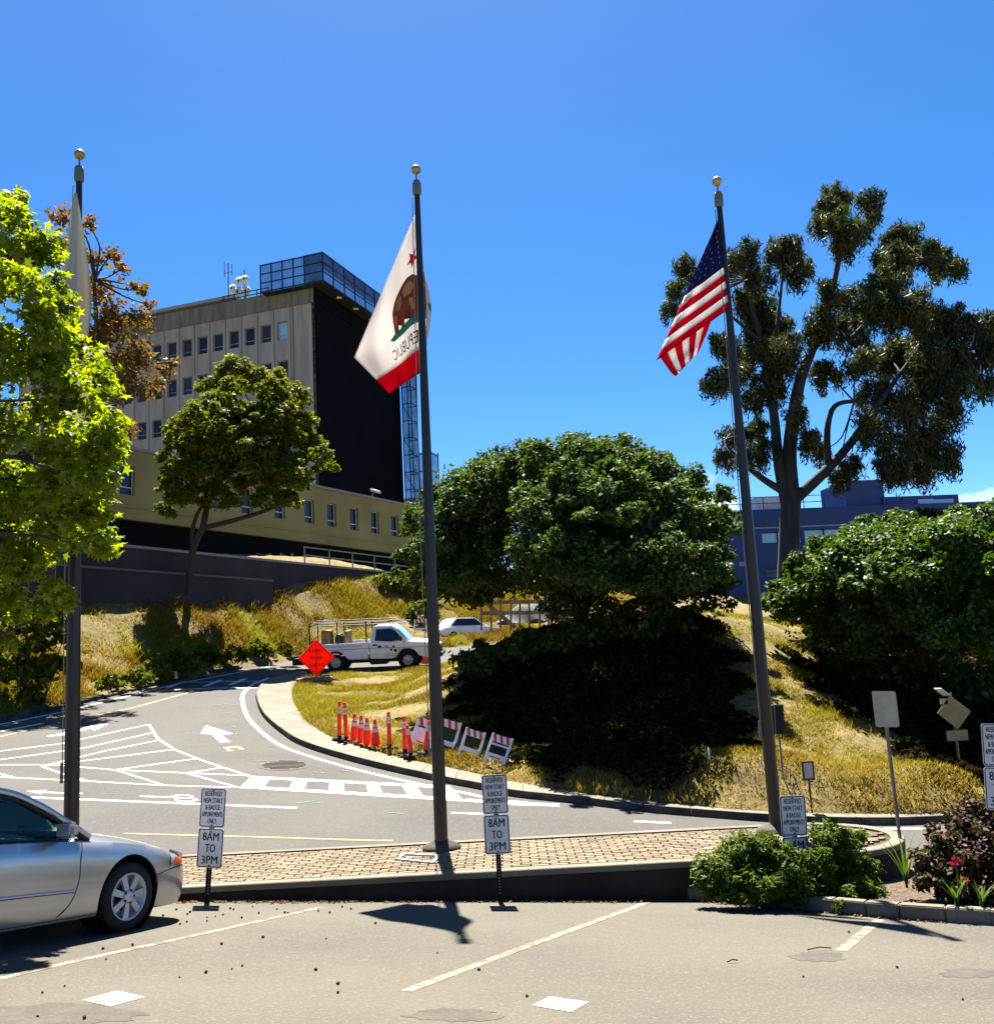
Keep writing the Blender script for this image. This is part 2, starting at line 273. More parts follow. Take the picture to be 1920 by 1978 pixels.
for q in UP_NEAR: cp.append((q[0]+.25, q[1]-.3, upz(*q)+.02))
for p in LCURB: cp.append((p[0], p[1], p[2]-0.03))
def cpx(px, py, Y): cp.append(tuple(at(px, py, Y)))
# mound right of the sidewalk: steep face, crest under the round tree, plateau behind
for q in [(650, 1345, 34), (700, 1330, 37.5), (760, 1322, 39.5), (760, 1400, 28.5), (760, 1345, 33.5), (850, 1405, 26.8), (850, 1345, 31), (900, 1290, 33), (930, 1400, 26.3), (930, 1340, 29.5), (1000, 1425, 25.2), (1000, 1340, 28), (1000, 1245, 32), (1100, 1225, 31.5), (1200, 1215, 31.5), (1300, 1203, 31.5), (1400, 1192, 32), (1450, 1203, 32.5),
          (1150, 1445, 24.4), (1150, 1340, 27.3), (1300, 1445, 23.8), (1300, 1330, 26.8), (1420, 1320, 26.8), (1450, 1440, 23.4), (1500, 1345, 26.3), (1520, 1255, 31), (1560, 1455, 23.2), (1600, 1385, 25.4), (1580, 1310, 29), (1700, 1490, 22.2), (1700, 1420, 24.6), (1660, 1320, 29.5), (1800, 1400, 25.8), (1760, 1300, 31.5), (1880, 1500, 21.9), (1900, 1420, 24.8), (1900, 1300, 31.5), (2100, 1300, 32), (2100, 1450, 24)]: cpx(*q)
for q in [(0, 38, 2.6), (4, 37, 2.95), (9, 37, 3.0), (4, 45, 2.75), (10, 44, 2.8), (14, 40, 2.6), (19, 38, 2.6), (16, 50, 3.2)]: cp.append(q)
# left bank up to the retaining wall
for px, py in [(-150, 1150), (0, 1140), (180, 1140), (401, 1136), (590, 1123), (690, 1113), (750, 1110)]:
    p = onv(px, py, W0, UB); cp.append(tuple(p)); None
for px, py, Y in [(100, 1250, 37.2), (250, 1225, 41.5), (330, 1210, 43.8), (480, 1190, 49), (640, 1180, 54.5), (740, 1165, 58.5), (830, 1150, 62), (900, 1150, 66)]: cpx(px, py, Y)
for x, y, z in [(0, 74, 8.2), (10, 80, 8.5), (25, 85, 8), (-20, 80, 9), (-40, 110, 9), (0, 120, 10), (40, 110, 9), (40, 70, 7), (35, 45, 4.5), (30, 30, 0.5), (40, 20, -3), (-40, 40, 6), (-40, 60, 8), (-60, 30, 1), (150, 150, 10), (-150, 150, 10), (0, 300, 10), (300, 0, -10), (-300, 0, 0), (0, -200, 0)]: cp.append((x, y, z))
cp = np.array(cp); A = np.sqrt(((cp[:, None, :2]-cp[None, :, :2])**2).sum(-1)+1.2**2)
wts = np.linalg.solve(A+1e-6*np.eye(len(cp)), cp[:, 2]-cp[:, 2].mean())
def terr(x, y):
    x = np.asarray(x, float); y = np.asarray(y, float); q = np.stack([x.ravel(), y.ravel()], -1); out = np.empty(len(q))
    for i in range(0, len(q), 20000):
        out[i:i+20000] = np.sqrt(((q[i:i+20000, None]-cp[None, :, :2])**2).sum(-1)+1.44) @ wts
    return (out+cp[:, 2].mean()).reshape(x.shape)
def ong(px, py, y0=18, y1=60):
    Y = np.arange(y0, y1, .1); d = ray(px, py); P = CAM+d[None]*(Y/d[1])[:, None]; g = terr(P[:, 0], P[:, 1]); k = np.nonzero(P[:, 2] <= g)[0]
    i = k[0] if len(k) else len(Y)-1; return np.array([P[i, 0], P[i, 1], g[i]])
gx = np.unique(np.concatenate([np.linspace(-900, -60, 12), np.linspace(-60, -24, 19), np.arange(-24, 28, 0.45), np.linspace(28, 60, 14), np.linspace(60, 900, 12)]))
gy = np.unique(np.concatenate([np.linspace(-900, -30, 10), np.linspace(-30, 12, 22), np.arange(12, 72, 0.45), np.linspace(72, 140, 24), np.linspace(140, 1500, 14)]))
GX, GY = np.meshgrid(gx, gy); GZ = terr(np.clip(GX, -300, 300), np.clip(GY, -200, 300))
# rough ground
GZ += np.where((GY > 18) & (GY < 75), 0.05*np.sin(GX*1.7+np.sin(GY*1.3))*np.sin(GY*2.1+1)+0.03*np.sin(GX*4.1+GY*3.3), 0)
rin = inpoly(GX, GY, RP2); GZ = np.where(rin, np.minimum(GZ, pz(ROAD, GX, GY)-0.10), GZ)
dB = np.full(GX.shape, 9.0)
near = (GX > -14) & (GX < 24) & (GY > 15) & (GY < 46)
dB[near] = np.sqrt(((np.stack([GX[near], GY[near]], -1)[:, None]-np.array([p[:2] for p in smoothpl(back, 8)])[None])**2).sum(-1)).min(1)
GZ = np.where(dB < 3, np.minimum(GZ, pz(ROAD, GX, GY)+0.11+0.75*np.maximum(0, dB-.45)), GZ)
SW2 = np.array([p[:2] for p in curbS]+[p[:2] for p in backS[::-1]]); si = inpoly(GX, GY, SW2); GZ = np.where(si, np.minimum(GZ, pz(ROAD, GX, GY)-0.05), GZ)
LP2 = np.array(lotpoly); li = inpoly(GX, GY, LP2); GZ = np.where(li, pz(LOT, GX, GY)-0.12, GZ)
li2 = (GY > 12) & (GY < 17.5) & (GX < 10); GZ = np.where(li2, np.minimum(GZ, pz(ROAD, GX, GY)-0.12), GZ); GZ = np.where(li2 & ~li & ~rin, np.minimum(GZ, -1.9), GZ)
nxg = len(gx); idx = np.arange(len(gx)*len(gy)).reshape(len(gy), nxg)
me = npmesh('terrain', np.stack([GX, GY, GZ], -1).reshape(-1, 3), np.stack([idx[:-1, :-1], idx[:-1, 1:], idx[1:, 1:], idx[1:, :-1]], -1).reshape(-1, 4))
me.polygons.foreach_set('use_smooth', np.ones(len(me.polygons), bool)); terrain = link('hillside_ground', me, MT['dirt']); tag(terrain, 'dry golden hillside ground rising beyond the road', kind='structure')
# sidewalk slabs and kerb stones
swk = bpy.data.objects.new('sidewalk', None); COL.objects.link(swk); swk.location = tuple(curb[8]); tag(swk, 'pale concrete sidewalk curving round the mound', kind='structure')
krb = bpy.data.objects.new('kerb', None); COL.objects.link(krb); krb.location = tuple(curb[8]); tag(krb, 'worn concrete kerb of the curving sidewalk', kind='structure')
cl = np.concatenate([[0], np.cumsum(np.linalg.norm(np.diff(curbS, axis=0), axis=1))]); bl = np.concatenate([[0], np.cumsum(np.linalg.norm(np.diff(backS, axis=0), axis=1))])
def alongp(P, Lc, u): s = u*Lc[-1]; return np.array([np.interp(s, Lc, P[:, k]) for k in range(3)])
up = np.array([0, 0, 1.]); NS = 34
def upair(u):
    f = u*(len(curbS)-1); k = np.arange(len(curbS)); g = lambda P: np.array([np.interp(f, k, P[:, m]) for m in range(3)]); return g(curbS), g(backS)
for i in range(NS):
    u0, u1 = i/NS+0.0002, (i+1)/NS-0.0002; us = np.linspace(u0, u1, 5); inn = []; out = []; ki = []; ko = []
    for u in us:
        c_, b_ = upair(u); d_ = b_-c_; d_[2] = 0; d_ /= np.linalg.norm(d_); zt = 0.14
        c2_ = c_+d_*0.03; k2 = c_+d_*0.07; k2[2] = pz(ROAD, *k2[:2])+zt; c2_[2] = pz(ROAD, *c2_[:2])+zt; c_[2] = pz(ROAD, *c_[:2])-0.04
        k3 = c_+d_*0.076; k3[2] = pz(ROAD, *k3[:2])+zt-0.004; b_[2] = pz(ROAD, *b_[:2])+zt-0.004
        ki.append((c_, c2_, k2)); inn.append(k3); out.append(b_)
    mb = MB(); top = inn+out[::-1]; mb.poly(top)
    mb.poly([p-up*0.15 for p in out[::-1]]+[]) if False else None
    for a, b in zip(top, top[1:]+top[:1]): mb.poly([a, b, b-up*0.2, a-up*0.2])
    mb.build('slab', MT['conc'], swk, True)
    mb = MB()
    for (a, b, c3), (a2, b2, c32) in zip(ki, ki[1:]): mb.poly([a, a2, b2, b]); mb.poly([b, b2, c32, c3]); mb.poly([c3, c32, c32-up*0.2, c3-up*0.2])
    mb.build('kerb_stone', MT['kerb'], krb, True)
# far-left rock edging along the bank
edge = bpy.data.objects.new('kerb', None); COL.objects.link(edge); edge.location = tuple(LCURB[2]); tag(edge, 'rough broken kerb at the foot of the left bank', kind='structure')
LS = smoothpl(LCURB, 14)
for i in range(0, len(LS)-1):
    a, b = LS[i], LS[i+1]; h = 0.12+0.1*random.random(); m_ = (a+b)/2+np.array([-0.12, 0.12, 0]); d_ = (b-a)/2*0.93; n_ = np.array([-d_[1], d_[0], 0]); n_ /= np.linalg.norm(n_)
    mb = MB(); mb.obb(m_+up*(h/2-0.05), d_, n_*(0.12+0.08*random.random()), up*(h/2+.02)+np.array([.02*random.random(), 0, 0])); mb.build('kerb_stone', MT['kerb'], edge, True, bevel=0.02)
# ------------------------------------------------------------------ painted markings (children of road / lot)
def strip(pts, w, pl, lift, m, parent, name, px=True):
    P = [onp(x, y, pl) for x, y in pts] if px else [np.array(p) for p in pts]
    lft, rgt = [], []
    for i, p in enumerate(P):
        d = P[min(i+1, len(P)-1)]-P[max(i-1, 0)]; d[2] = 0; d /= np.linalg.norm(d); n = np.array([-d[1], d[0], 0])
        for s_, a in ((1, lft), (-1, rgt)): q = p+n*s_*w/2; q[2] = pz(pl, *q[:2])+lift; a.append(q)
    mb = MB()
    for i in range(len(P)-1): mb.poly([lft[i], rgt[i], rgt[i+1], lft[i+1]])
    return mb.build(name, m, parent)
def ppoly(pts, pl, lift, m, parent, name):
    P = [onp(x, y, pl) for x, y in pts]; mb = MB(); mb.poly([p+up*lift for p in P]); return mb.build(name, m, parent)
W = MT['white']
eline = smoothpl([p-np.array([0, 0, 0]) for p in curb[4:19]], 3); ep = []
for i, p in enumerate(eline):
    d = eline[min(i+1, len(eline)-1)]-eline[max(i-1, 0)]; n = np.array([-d[1], d[0], 0]); n /= np.linalg.norm(n); off = 0.45 if i > 14 else 0.3
    ep.append(p+n*off)
strip(ep[14:], 0.13, ROAD, 0.005, W, road, 'edge_line', False)
strip([(-20, 1404), (120, 1376), (340, 1322), (441, 1303), (520, 1288)], 0.12, ROAD, 0.005, W, road, 'edge_line')
strip([(-20, 1428), (150, 1390), (260, 1367), (340, 1345), (395, 1330)], 0.14, ROAD, 0.0052, MT['yellow'], road, 'centre_line')
strip([(-20, 1418), (30, 1408), (82, 1398)], 0.14, ROAD, 0.0054, W, road, 'lane_line')
strip([(239, 1611), (470, 1617), (700, 1624), (760, 1625)], 0.09, ROAD, 0.005, MT['yellow'], road, 'centre_line')
strip([(60, 1541), (154, 1545), (360, 1553), (574, 1561.5)], 0.11, ROAD, 0.005, W, road, 'lane_line')
strip([(872, 1571), (933, 1573)], 0.11, ROAD, 0.005, W, road, 'lane_line')
strip([(1225, 1587.6), (1296, 1590.5)], 0.11, ROAD, 0.005, W, road, 'lane_line')
strip([(1644, 1602), (1790, 1602)], 0.11, ROAD, 0.005, W, road, 'lane_line')
# hatched gore
for pts in ([(-20, 1454), (120, 1437), (200, 1419), (288, 1400)], [(288, 1400), (305, 1428), (340, 1450), (400, 1473), (482, 1500)], [(-20, 1478), (100, 1478), (220, 1488), (362, 1494), (480, 1499)], [(-20, 1501), (154, 1509), (320, 1518), (465, 1522)],
            [(-20, 1471), (155, 1447), (296, 1416)], [(80, 1481), (200, 1452), (310, 1430)], [(80, 1481), (220, 1463), (340, 1448)], [(222, 1488), (300, 1477), (382, 1466)], [(360, 1494), (400, 1488), (432, 1483)],
            [(82, 1482), (125, 1497), (172, 1510)], [(222, 1488), (270, 1503), (318, 1518)], [(362, 1495), (410, 1508), (460, 1522)], [(-20, 1490), (25, 1502)]):
    strip(pts, 0.075, ROAD, 0.0055+0.0004*random.random(), W, road, 'hatch_line')
# crosswalk ladder
def lerp2(a, b, t): return (a[0]+(b[0]-a[0])*t, a[1]+(b[1]-a[1])*t)
xa, xb, ya, yb = (485, 1499), (905, 1532), (462, 1523), (898, 1549)
xr = [0.0, 0.075, 0.205, 0.245, 0.375, 0.415, 0.55, 0.59, 0.70, 0.745, 0.83, 0.87]
strip([xa, lerp2(xa, xb, .5), (845, 1517), (1080, 1548)], 0.14, ROAD, 0.0066, W, road, 'crosswalk_line') if False else None
tA = lambda t: lerp2((487, 1500), (838, 1517), t) if t < 1 else None
quad = [(487, 1500), (868, 1519), (898, 1549), (462, 1523)]
def bq(s, t): return lerp2(lerp2(quad[0], quad[1], s), lerp2(quad[3], quad[2], s), t)
ppoly([bq(0, 0), bq(1, 0), bq(1, .17), bq(0, .17)], ROAD, 0.006, W, road, 'crosswalk_line')
ppoly([bq(0, .80), bq(1, .80), bq(1, 1), bq(0, 1)], ROAD, 0.006, W, road, 'crosswalk_line')
for s0, s1 in ((0, .10), (.215, .285), (.395, .465), (.575, .64), (.755, .825), (.93, 1)):
    ppoly([bq(s0, .172), bq(s1, .172), bq(s1, .798), bq(s0, .798)], ROAD, 0.006, W, road, 'crosswalk_bar')
strip([(898, 1546), (980, 1553), (1080, 1556)], 0.22, ROAD, 0.006, W, road, 'crosswalk_line')
for i in range(8):     # upper crosswalk
    x0 = 318+i*24; ppoly([(x0, 1330-i*1.2), (x0+11, 1329.6-i*1.2), (x0+42, 1317-i*1.1), (x0+30, 1317.4-i*1.1)], ROAD, 0.006, W, road, 'crosswalk_bar') if i in (0, 3, 5, 7) else None
strip([(295, 1335), (400, 1330), (498, 1329)], 0.14, ROAD, 0.0068, W, road, 'crosswalk_line'); strip([(345, 1319), (430, 1317), (508, 1316)], 0.14, ROAD, 0.0068, W, road, 'crosswalk_line')
# arrows
ppoly([(396, 1402), (470, 1434), (446, 1434.5), (422, 1424), (388, 1418)], ROAD, 0.006, W, road, 'arrow_marking')if False else None
ppoly([(398, 1402), (450, 1418), (427, 1420), (446, 1434), (425, 1434.5), (408, 1419), (387, 1418)], ROAD, 0.006, W, road, 'arrow_marking')
ppoly([(88, 1423), (155, 1410), (148, 1405.5), (210, 1399), (183, 1412), (175, 1408.5), (118, 1422)], ROAD, 0.006, W, road, 'arrow_marking')
ppoly([(50, 1529), (90, 1527), (85, 1530.5), (160, 1533), (160, 1534.5), (84, 1532.5), (78, 1535)], ROAD, 0.006, W, road, 'arrow_marking')
# bicycle mark and survey scribbles
strip([(270, 1539), (300, 1540), (345, 1541)], 0.08, ROAD, 0.006, W, road, 'bicycle_marking')
for cx_, cy_ in ((352, 1540), (360, 1546)):
    strip([(cx_+20*math.cos(t), cy_+3.2*math.sin(t)) for t in np.linspace(0, 2*math.pi, 15)], 0.06, ROAD, 0.0064+0.0004*(cx_ > 355), W, road, 'bicycle_marking')
strip([(372, 1545), (398, 1549)], 0.06, ROAD, 0.0061, MT['grnpaint'], road, 'survey_mark'); 
for x, y in ((572, 1552), (588, 1550), (600, 1553)): strip([(x, y), (x+22, y-1.5)], 0.06, ROAD, 0.0061, MT['grnpaint'], road, 'survey_mark')
strip([(744, 1570), (780, 1573)], 0.05, ROAD, 0.0061, MT['grnpaint'], road, 'survey_mark'); strip([(250, 1494), (270, 1497)], 0.06, ROAD, 0.0069, MT['grnpaint'], road, 'survey_mark')
for x, y in ((488, 1471), (500, 1470), (515, 1473), (500, 1475)): strip([(x, y), (x+14, y+1)], 0.06, ROAD, 0.0061+0.0003*random.random(), MT['pinkpaint'], road, 'survey_mark')
for x, y in ((285, 1423), (293, 1425)): strip([(x, y), (x+14, y+1)], 0.05, ROAD, 0.0072, MT['pinkpaint'], road, 'survey_mark')
for x, y in ((605, 1492), (618, 1493), (660, 1489), (570, 1463), (518, 1442), (430, 1396), (445, 1404), (452, 1418), (455, 1384), (432, 1378), (170, 1487), (185, 1486), (110, 1504), (445, 1362), (415, 1362), (430, 1360)):
    strip([(x, y), (x+11, y+1.2)], 0.05, ROAD, 0.0074+0.0003*random.random(), MT['worn'], road, 'survey_mark')
ppoly([(430, 1444), (462, 1441), (474, 1449), (440, 1453)], ROAD, 0.006, MT['worn'], road, 'utility_marking'); ppoly([(441, 1446.5), (457, 1445), (463, 1449), (447, 1450)], ROAD, 0.0075, MT['patch'], road, 'utility_marking')
c_ = onp(549, 1478.5, ROAD); mb = MB(); mb.poly([(c_[0]+0.62*math.cos(t), c_[1]+0.62*math.sin(t), pz(ROAD, c_[0]+.62*math.cos(t), c_[1]+.62*math.sin(t))+0.006) for t in np.linspace(0, 2*math.pi, 25)[:-1]]); mh = mb.build('manhole_cover', MT['iron'], road)
for k in range(-3, 4):
    y_ = k*0.15; hw = math.sqrt(.5**2-y_**2) if abs(y_) < .5 else 0.1
    mb = MB(); mb.bar(rp(c_[0]-hw, c_[1]+y_, .012), rp(c_[0]+hw, c_[1]+y_, .012), 0.06, 0.012); mb.build('manhole_rib', MT['patch'], mh)
# parking lot paint
strip([(621.6, 1753.6), (400, 1803), (121, 1863), (0, 1892)], 0.10, LOT, 0.003, MT['worn'], lot, 'stall_line')
strip([(1251, 1744), (1010, 1832), (784, 1916)], 0.10, LOT, 0.003, MT['worn'], lot, 'stall_line')
strip([(1699, 1777), (1624, 1838)], 0.11, LOT, 0.003, MT['worn'], lot, 'stall_line')
ppoly([(160, 1934), (226, 1916), (279, 1928), (214, 1946)], LOT, 0.005, W, lot, 'stall_square'); ppoly([(1029, 1944), (1062, 1927), (1137, 1938), (1104, 1957)], LOT, 0.005, W, lot, 'stall_square')
def blob(cx_, cy_, rx, ry, n=26, seed=1):
    r_ = random.Random(seed); ph = [r_.random()*6 for _ in range(4)]
    return [(cx_+rx*(1+.12*math.sin(3*t+ph[0])+.08*math.sin(7*t+ph[1])+.06*math.sin(11*t+ph[2])+.05*math.sin(23*t+ph[0]))*math.cos(t), cy_+ry*(1+.12*math.sin(2*t+ph[3])+.1*math.sin(9*t+ph[1])+.07*math.sin(19*t+ph[2]))*math.sin(t)) for t in np.linspace(0, 2*math.pi, n+1)[:-1]]
for i, q in enumerate([(1582, 1849, 50, 11), (1872, 1881, 56, 10), (880, 1962, 88, 13), (110, 1962, 150, 22)]): ppoly(blob(*q, n=60, seed=i), LOT, 0.002, MT['patch'], lot, 'asphalt_patch')
# ------------------------------------------------------------------ raised brick island
FY, BY, RX, XL = 12.64, 15.0, 3.9, -12.5
isl = thing('raised_paved_island', (0, 13.8, -1.1), 'long raised island paved with tan interlocking pavers, round right end', 'island')
cyI = (FY+BY)/2; rI = (BY-FY)/2
def stadium(r, x0=XL):
    pts = [(x0, cyI-r), (RX, cyI-r)]+[(RX+r*math.sin(t), cyI-r*math.cos(t)) for t in np.linspace(0, math.pi, 19)[1:-1]]+[(RX, cyI+r), (x0, cyI+r)]
    return pts
o_, i_ = stadium(rI), stadium(rI-0.02)
def ring(mb, A, B, za, zb):
    for k in range(len(A)-1): mb.poly([(*A[k], za), (*A[k+1], za), (*B[k+1], zb), (*B[k], zb)])
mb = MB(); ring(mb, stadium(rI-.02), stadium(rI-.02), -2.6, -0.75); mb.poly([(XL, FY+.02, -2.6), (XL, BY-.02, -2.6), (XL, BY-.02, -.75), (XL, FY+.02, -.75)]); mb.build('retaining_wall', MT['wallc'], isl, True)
mb = MB(); ring(mb, stadium(rI), stadium(rI), -0.755, -0.69); ring(mb, stadium(rI), stadium(rI-.01), -0.69, -0.68); ring(mb, stadium(rI-.01), stadium(rI-.17), -0.68, -0.68); ring(mb, stadium(rI-.17), stadium(rI-.17), -0.68, -0.76); ring(mb, stadium(rI), stadium(rI-.02), -.755, -.755)
mb.build('coping', MT['conc'], isl, True)
mb = MB(); mb.poly([(x, y, -0.705) for x, y in stadium(rI-.16)]); mb.build('joint_bed', MT['grout'], isl, True)
# zigzag pavers: each one a chunky unipaver outline
pl_, pw_ = 0.235, 0.118
zig = [(-.5, -.42), (-.25, -.5), (0, -.38), (.25, -.5), (.5, -.42), (.47, 0), (.5, .42), (.25, .36), (0, .48), (-.25, .36), (-.5, .42), (-.47, 0)]
mbp = MB(); bt = [(x*pl_*0.955, y*pw_*0.90) for x, y in zig]
mbp.poly([(x*.97, y*.96, .022) for x, y in bt]); 
for k in range(len(bt)):
    a, b = bt[k], bt[(k+1) % len(bt)]; mbp.poly([(a[0], a[1], .016), (b[0], b[1], .016), (b[0]*.97, b[1]*.96, .022), (a[0]*.97, a[1]*.96, .022)]); mbp.poly([(a[0], a[1], -.01), (b[0], b[1], -.01), (b[0], b[1], .016), (a[0], a[1], .016)])
paver_me = mbp.mesh('paver'); paver_me.materials.append(MT['paver'])
cells = []
ny = int((BY-FY-.36)/pw_)
for j in range(ny):
    for i in range(int((RX+1.3-XL)/pl_)):
        x = XL+pl_*(i+0.5*(j % 2)+.5); y = FY+.19+pw_*(j+.5)
        dx = max(0, x-RX); 
        if (dx > 0 and math.hypot(dx+pl_/2, abs(y-cyI)+pw_/2) > rI-.165) or x > RX+rI: continue
        cells.append((x, y))
vis = [c for c in cells if -5.3 < c[0]]; vis.sort(key=lambda c: c[1]*3+abs(c[0])*0.15)
big = set(vis[:300])
bm = bmesh.new()
pv0 = [v.co.copy() for v in paver_me.vertices]; pf0 = [tuple(p.vertices) for p in paver_me.polygons]; V_, F_ = [], []
for c in cells:
    z = -0.703+random.uniform(-.002, .003)
    if c in big:
        o = bpy.data.objects.new('paver', paver_me); COL.objects.link(o); o.parent = isl; o.matrix_parent_inverse = Matrix.Translation(-isl.location); o.location = (c[0], c[1], z); o.rotation_euler = (random.uniform(-.01, .01), random.uniform(-.01, .01), 0)
    else:
        n = len(V_); V_ += [(v.x+c[0], v.y+c[1], v.z+z) for v in pv0]; F_ += [tuple(i+n for i in f) for f in pf0]
me = bpy.data.meshes.new('paver_field'); me.from_pydata(V_, [], F_); me.update(); tag(link('paver_field', me, MT['paver'], isl, True), kind='stuff')
# pale utility lid on island
mb = MB(); q = [onp(x, y, ISL) for x, y in [(768, 1662), (782, 1652), (846, 1655), (838, 1669)]]
for a, b in zip(q, q[1:]+q[:1]): mb.bar(a+up*.012, b+up*.012, .04, .02)
lid = mb.build('utility_lid_frame', MT['whitem'], isl, True)
# planter bed with kerb at the right
bedk = [onp(x, y, LOT) for x, y in [(1300, 1737), (1470, 1752), (1620, 1766), (1746, 1777), (1925, 1789), (2050, 1796)]]
bedk.append(np.array([9.5, 10.2, pz(LOT, 9.5, 10.2)])); bk = smoothpl(bedk, 4)
mb = MB(); bpts = [p+np.array([0, 0.06, 0.09]) for p in bk]+[np.array([9.5, 15.3, -1.1]), np.array([6.6, 15.6, -1.3]), np.array([5.0, 14.9, -1.15]), np.array([4.9, 12.9, -1.0]), np.array([1.6, 12.9, -1.0])]
bed = mb.grid(lambda u, v: (1-v)*(alongp(np.array(bk), np.concatenate([[0], np.cumsum(np.linalg.norm(np.diff(bk, axis=0), axis=1))]), u)+np.array([0, .08, .09]))+v*np.array([1.4+u*9.5, 13.2+u*2.4, -1.02-0.25*u]), 24, 8).build('planting_bed', MT['litter']); tag(bed, 'brown leaf littered planting bed beside the parking lot', kind='structure')
pk = bpy.data.objects.new('kerb', None); COL.objects.link(pk); pk.location = tuple(bk[4]); tag(pk, 'low concrete kerb edging the planting bed', kind='structure')
for i in range(0, len(bk)-1, 2):
    a, b = bk[i].copy(), bk[min(i+2, len(bk)-1)].copy(); d = (b-a)/np.linalg.norm(b-a); a += d*.004; b -= d*.004
    mb = MB(); mb.bar(a+up*.05+np.array([0, .07, 0]), b+up*.05+np.array([0, .07, 0]), .14, .2); mb.build('kerb_stone', MT['conc'], pk, True, bevel=.012)
# ------------------------------------------------------------------ cream building with undercroft, retaining wall, railing
F0 = np.array([-12.8, 64.]); up = np.array([0, 0, 1.])
def fw(s, d, z, F=F0, u=UB, n=NB): q = F+u*s+n*d; return np.array([q[0], q[1], z])     # s along facade, d out towards viewer
def fbox(mb, s0, s1, d0, d1, z0, z1, F=F0, u=UB, n=NB):
    c = fw((s0+s1)/2, (d0+d1)/2, (z0+z1)/2, F, u, n); return mb.obb(c, np.append(u*(s1-s0)/2, 0), np.append(n*(d1-d0)/2, 0), (0, 0, (z1-z0)/2))
def wallgrid(name, parent, m, s0, s1, z0, z1, opens, F, u, n, th=0.3):
    """facade with real openings"""
    ss = sorted({s0, s1, *[o[0] for o in opens], *[o[1] for o in opens]}); zs = sorted({z0, z1, *[o[2] for o in opens], *[o[3] for o in opens]}); mb = MB()
    for a, b in zip(ss, ss[1:]):
        for c, d in zip(zs, zs[1:]):
            if any(o[0]-1e-6 <= a and b <= o[1]+1e-6 and o[2]-1e-6 <= c and d <= o[3]+1e-6 for o in opens): continue
            mb.poly([fw(a, 0, c, F, u, n), fw(b, 0, c, F, u, n), fw(b, 0, d, F, u, n), fw(a, 0, d, F, u, n)])
    for a, b, c, d in opens:
        for (p, q) in (((a, c), (b, c)), ((b, c), (b, d)), ((b, d), (a, d)), ((a, d), (a, c))):
            mb.poly([fw(p[0], 0, p[1], F, u, n), fw(q[0], 0, q[1], F, u, n), fw(q[0], -th, q[1], F, u, n), fw(p[0], -th, p[1], F, u, n)])
    return mb.build(name, m, parent, True)
def window(parent, o, F, u, n, gm, fm, sash=0.62, th=0.25, name='window'):
    a, b, c, d = o; f = 0.05
    w = MB(); fbox(w, a, a+f, -th, -th+.06, c, d, F, u, n); fbox(w, b-f, b, -th, -th+.06, c, d, F, u, n); fbox(w, a+f, b-f, -th, -th+.06, c, c+f, F, u, n); fbox(w, a+f, b-f, -th, -th+.06, d-f, d, F, u, n)
    if sash: zz = c+(d-c)*(1-sash); fbox(w, a+f, b-f, -th+.003, -th+.055, zz-.03, zz+.03, F, u, n)
    fr = w.build(name, fm, parent, True)
    g = MB(); g.poly([fw(a+f, -th+.02, c+f, F, u, n), fw(b-f, -th+.02, c+f, F, u, n), fw(b-f, -th+.02, d-f, F, u, n), fw(a+f, -th+.02, d-f, F, u, n)]); g.build('pane', gm, fr)
cream = thing('cream_building', fw(0, 0, 8), 'low cream stucco building with a row of dark windows above the bank', 'building')
wins = []
for px in (246, 355, 420, 478, 541, 598, 641, 684, 724, 762):
    p = onv(px, 990, F0, UB); s = float((p[:2]-F0) @ UB); wins.append((s-.5, s+.5, 11.72, 13.32))
wins += [(-26, -25, 11.72, 13.32), (-20.2, -19.2, 11.72, 13.32), (15.2, 16.2, 11.72, 13.32), (19, 20, 11.72, 13.32)]
wallgrid('wall', cream, MT['cream'], -34, 22, 10.5, 14.2, wins, F0, UB, NB)
for o in wins: window(cream, o, F0, UB, NB, MT['glass'], MT['whitem'], sash=0.72)
mb = MB(); fbox(mb, -34.2, 22.2, -8, .12, 14.2, 14.36); mb.build('roof_edge', MT['frame'], cream, True)
mb = MB(); fbox(mb, -34, 22, -.001, .07, 11.05, 11.16); mb.build('string_course', MT['cream'], cream, True)
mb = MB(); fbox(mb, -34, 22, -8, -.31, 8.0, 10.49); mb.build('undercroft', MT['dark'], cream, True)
mb = MB(); fbox(mb, -34, 22, -.3, .03, 10.44, 10.5); fbox(mb, -34, 22, -8, -7.7, 10.5, 14.2); fbox(mb, 21.7, 22, -7.7, -.32, 10.5, 14.2); fbox(mb, -34, -33.7, -7.7, -.32, 10.5, 14.2); mb.build('soffit_edge', MT['cream'], cream, True)
for px in (500, 523, 545, 566):
    p = onv(px, 1072, F0-.2*NB, UB); s = float((p[:2]-F0) @ UB); mb = MB(); fbox(mb, s-.12, s+.12, -.3, -.26, p[2]-.12, p[2]+.12); mb.build('vent', MT['frame'], cream, True)
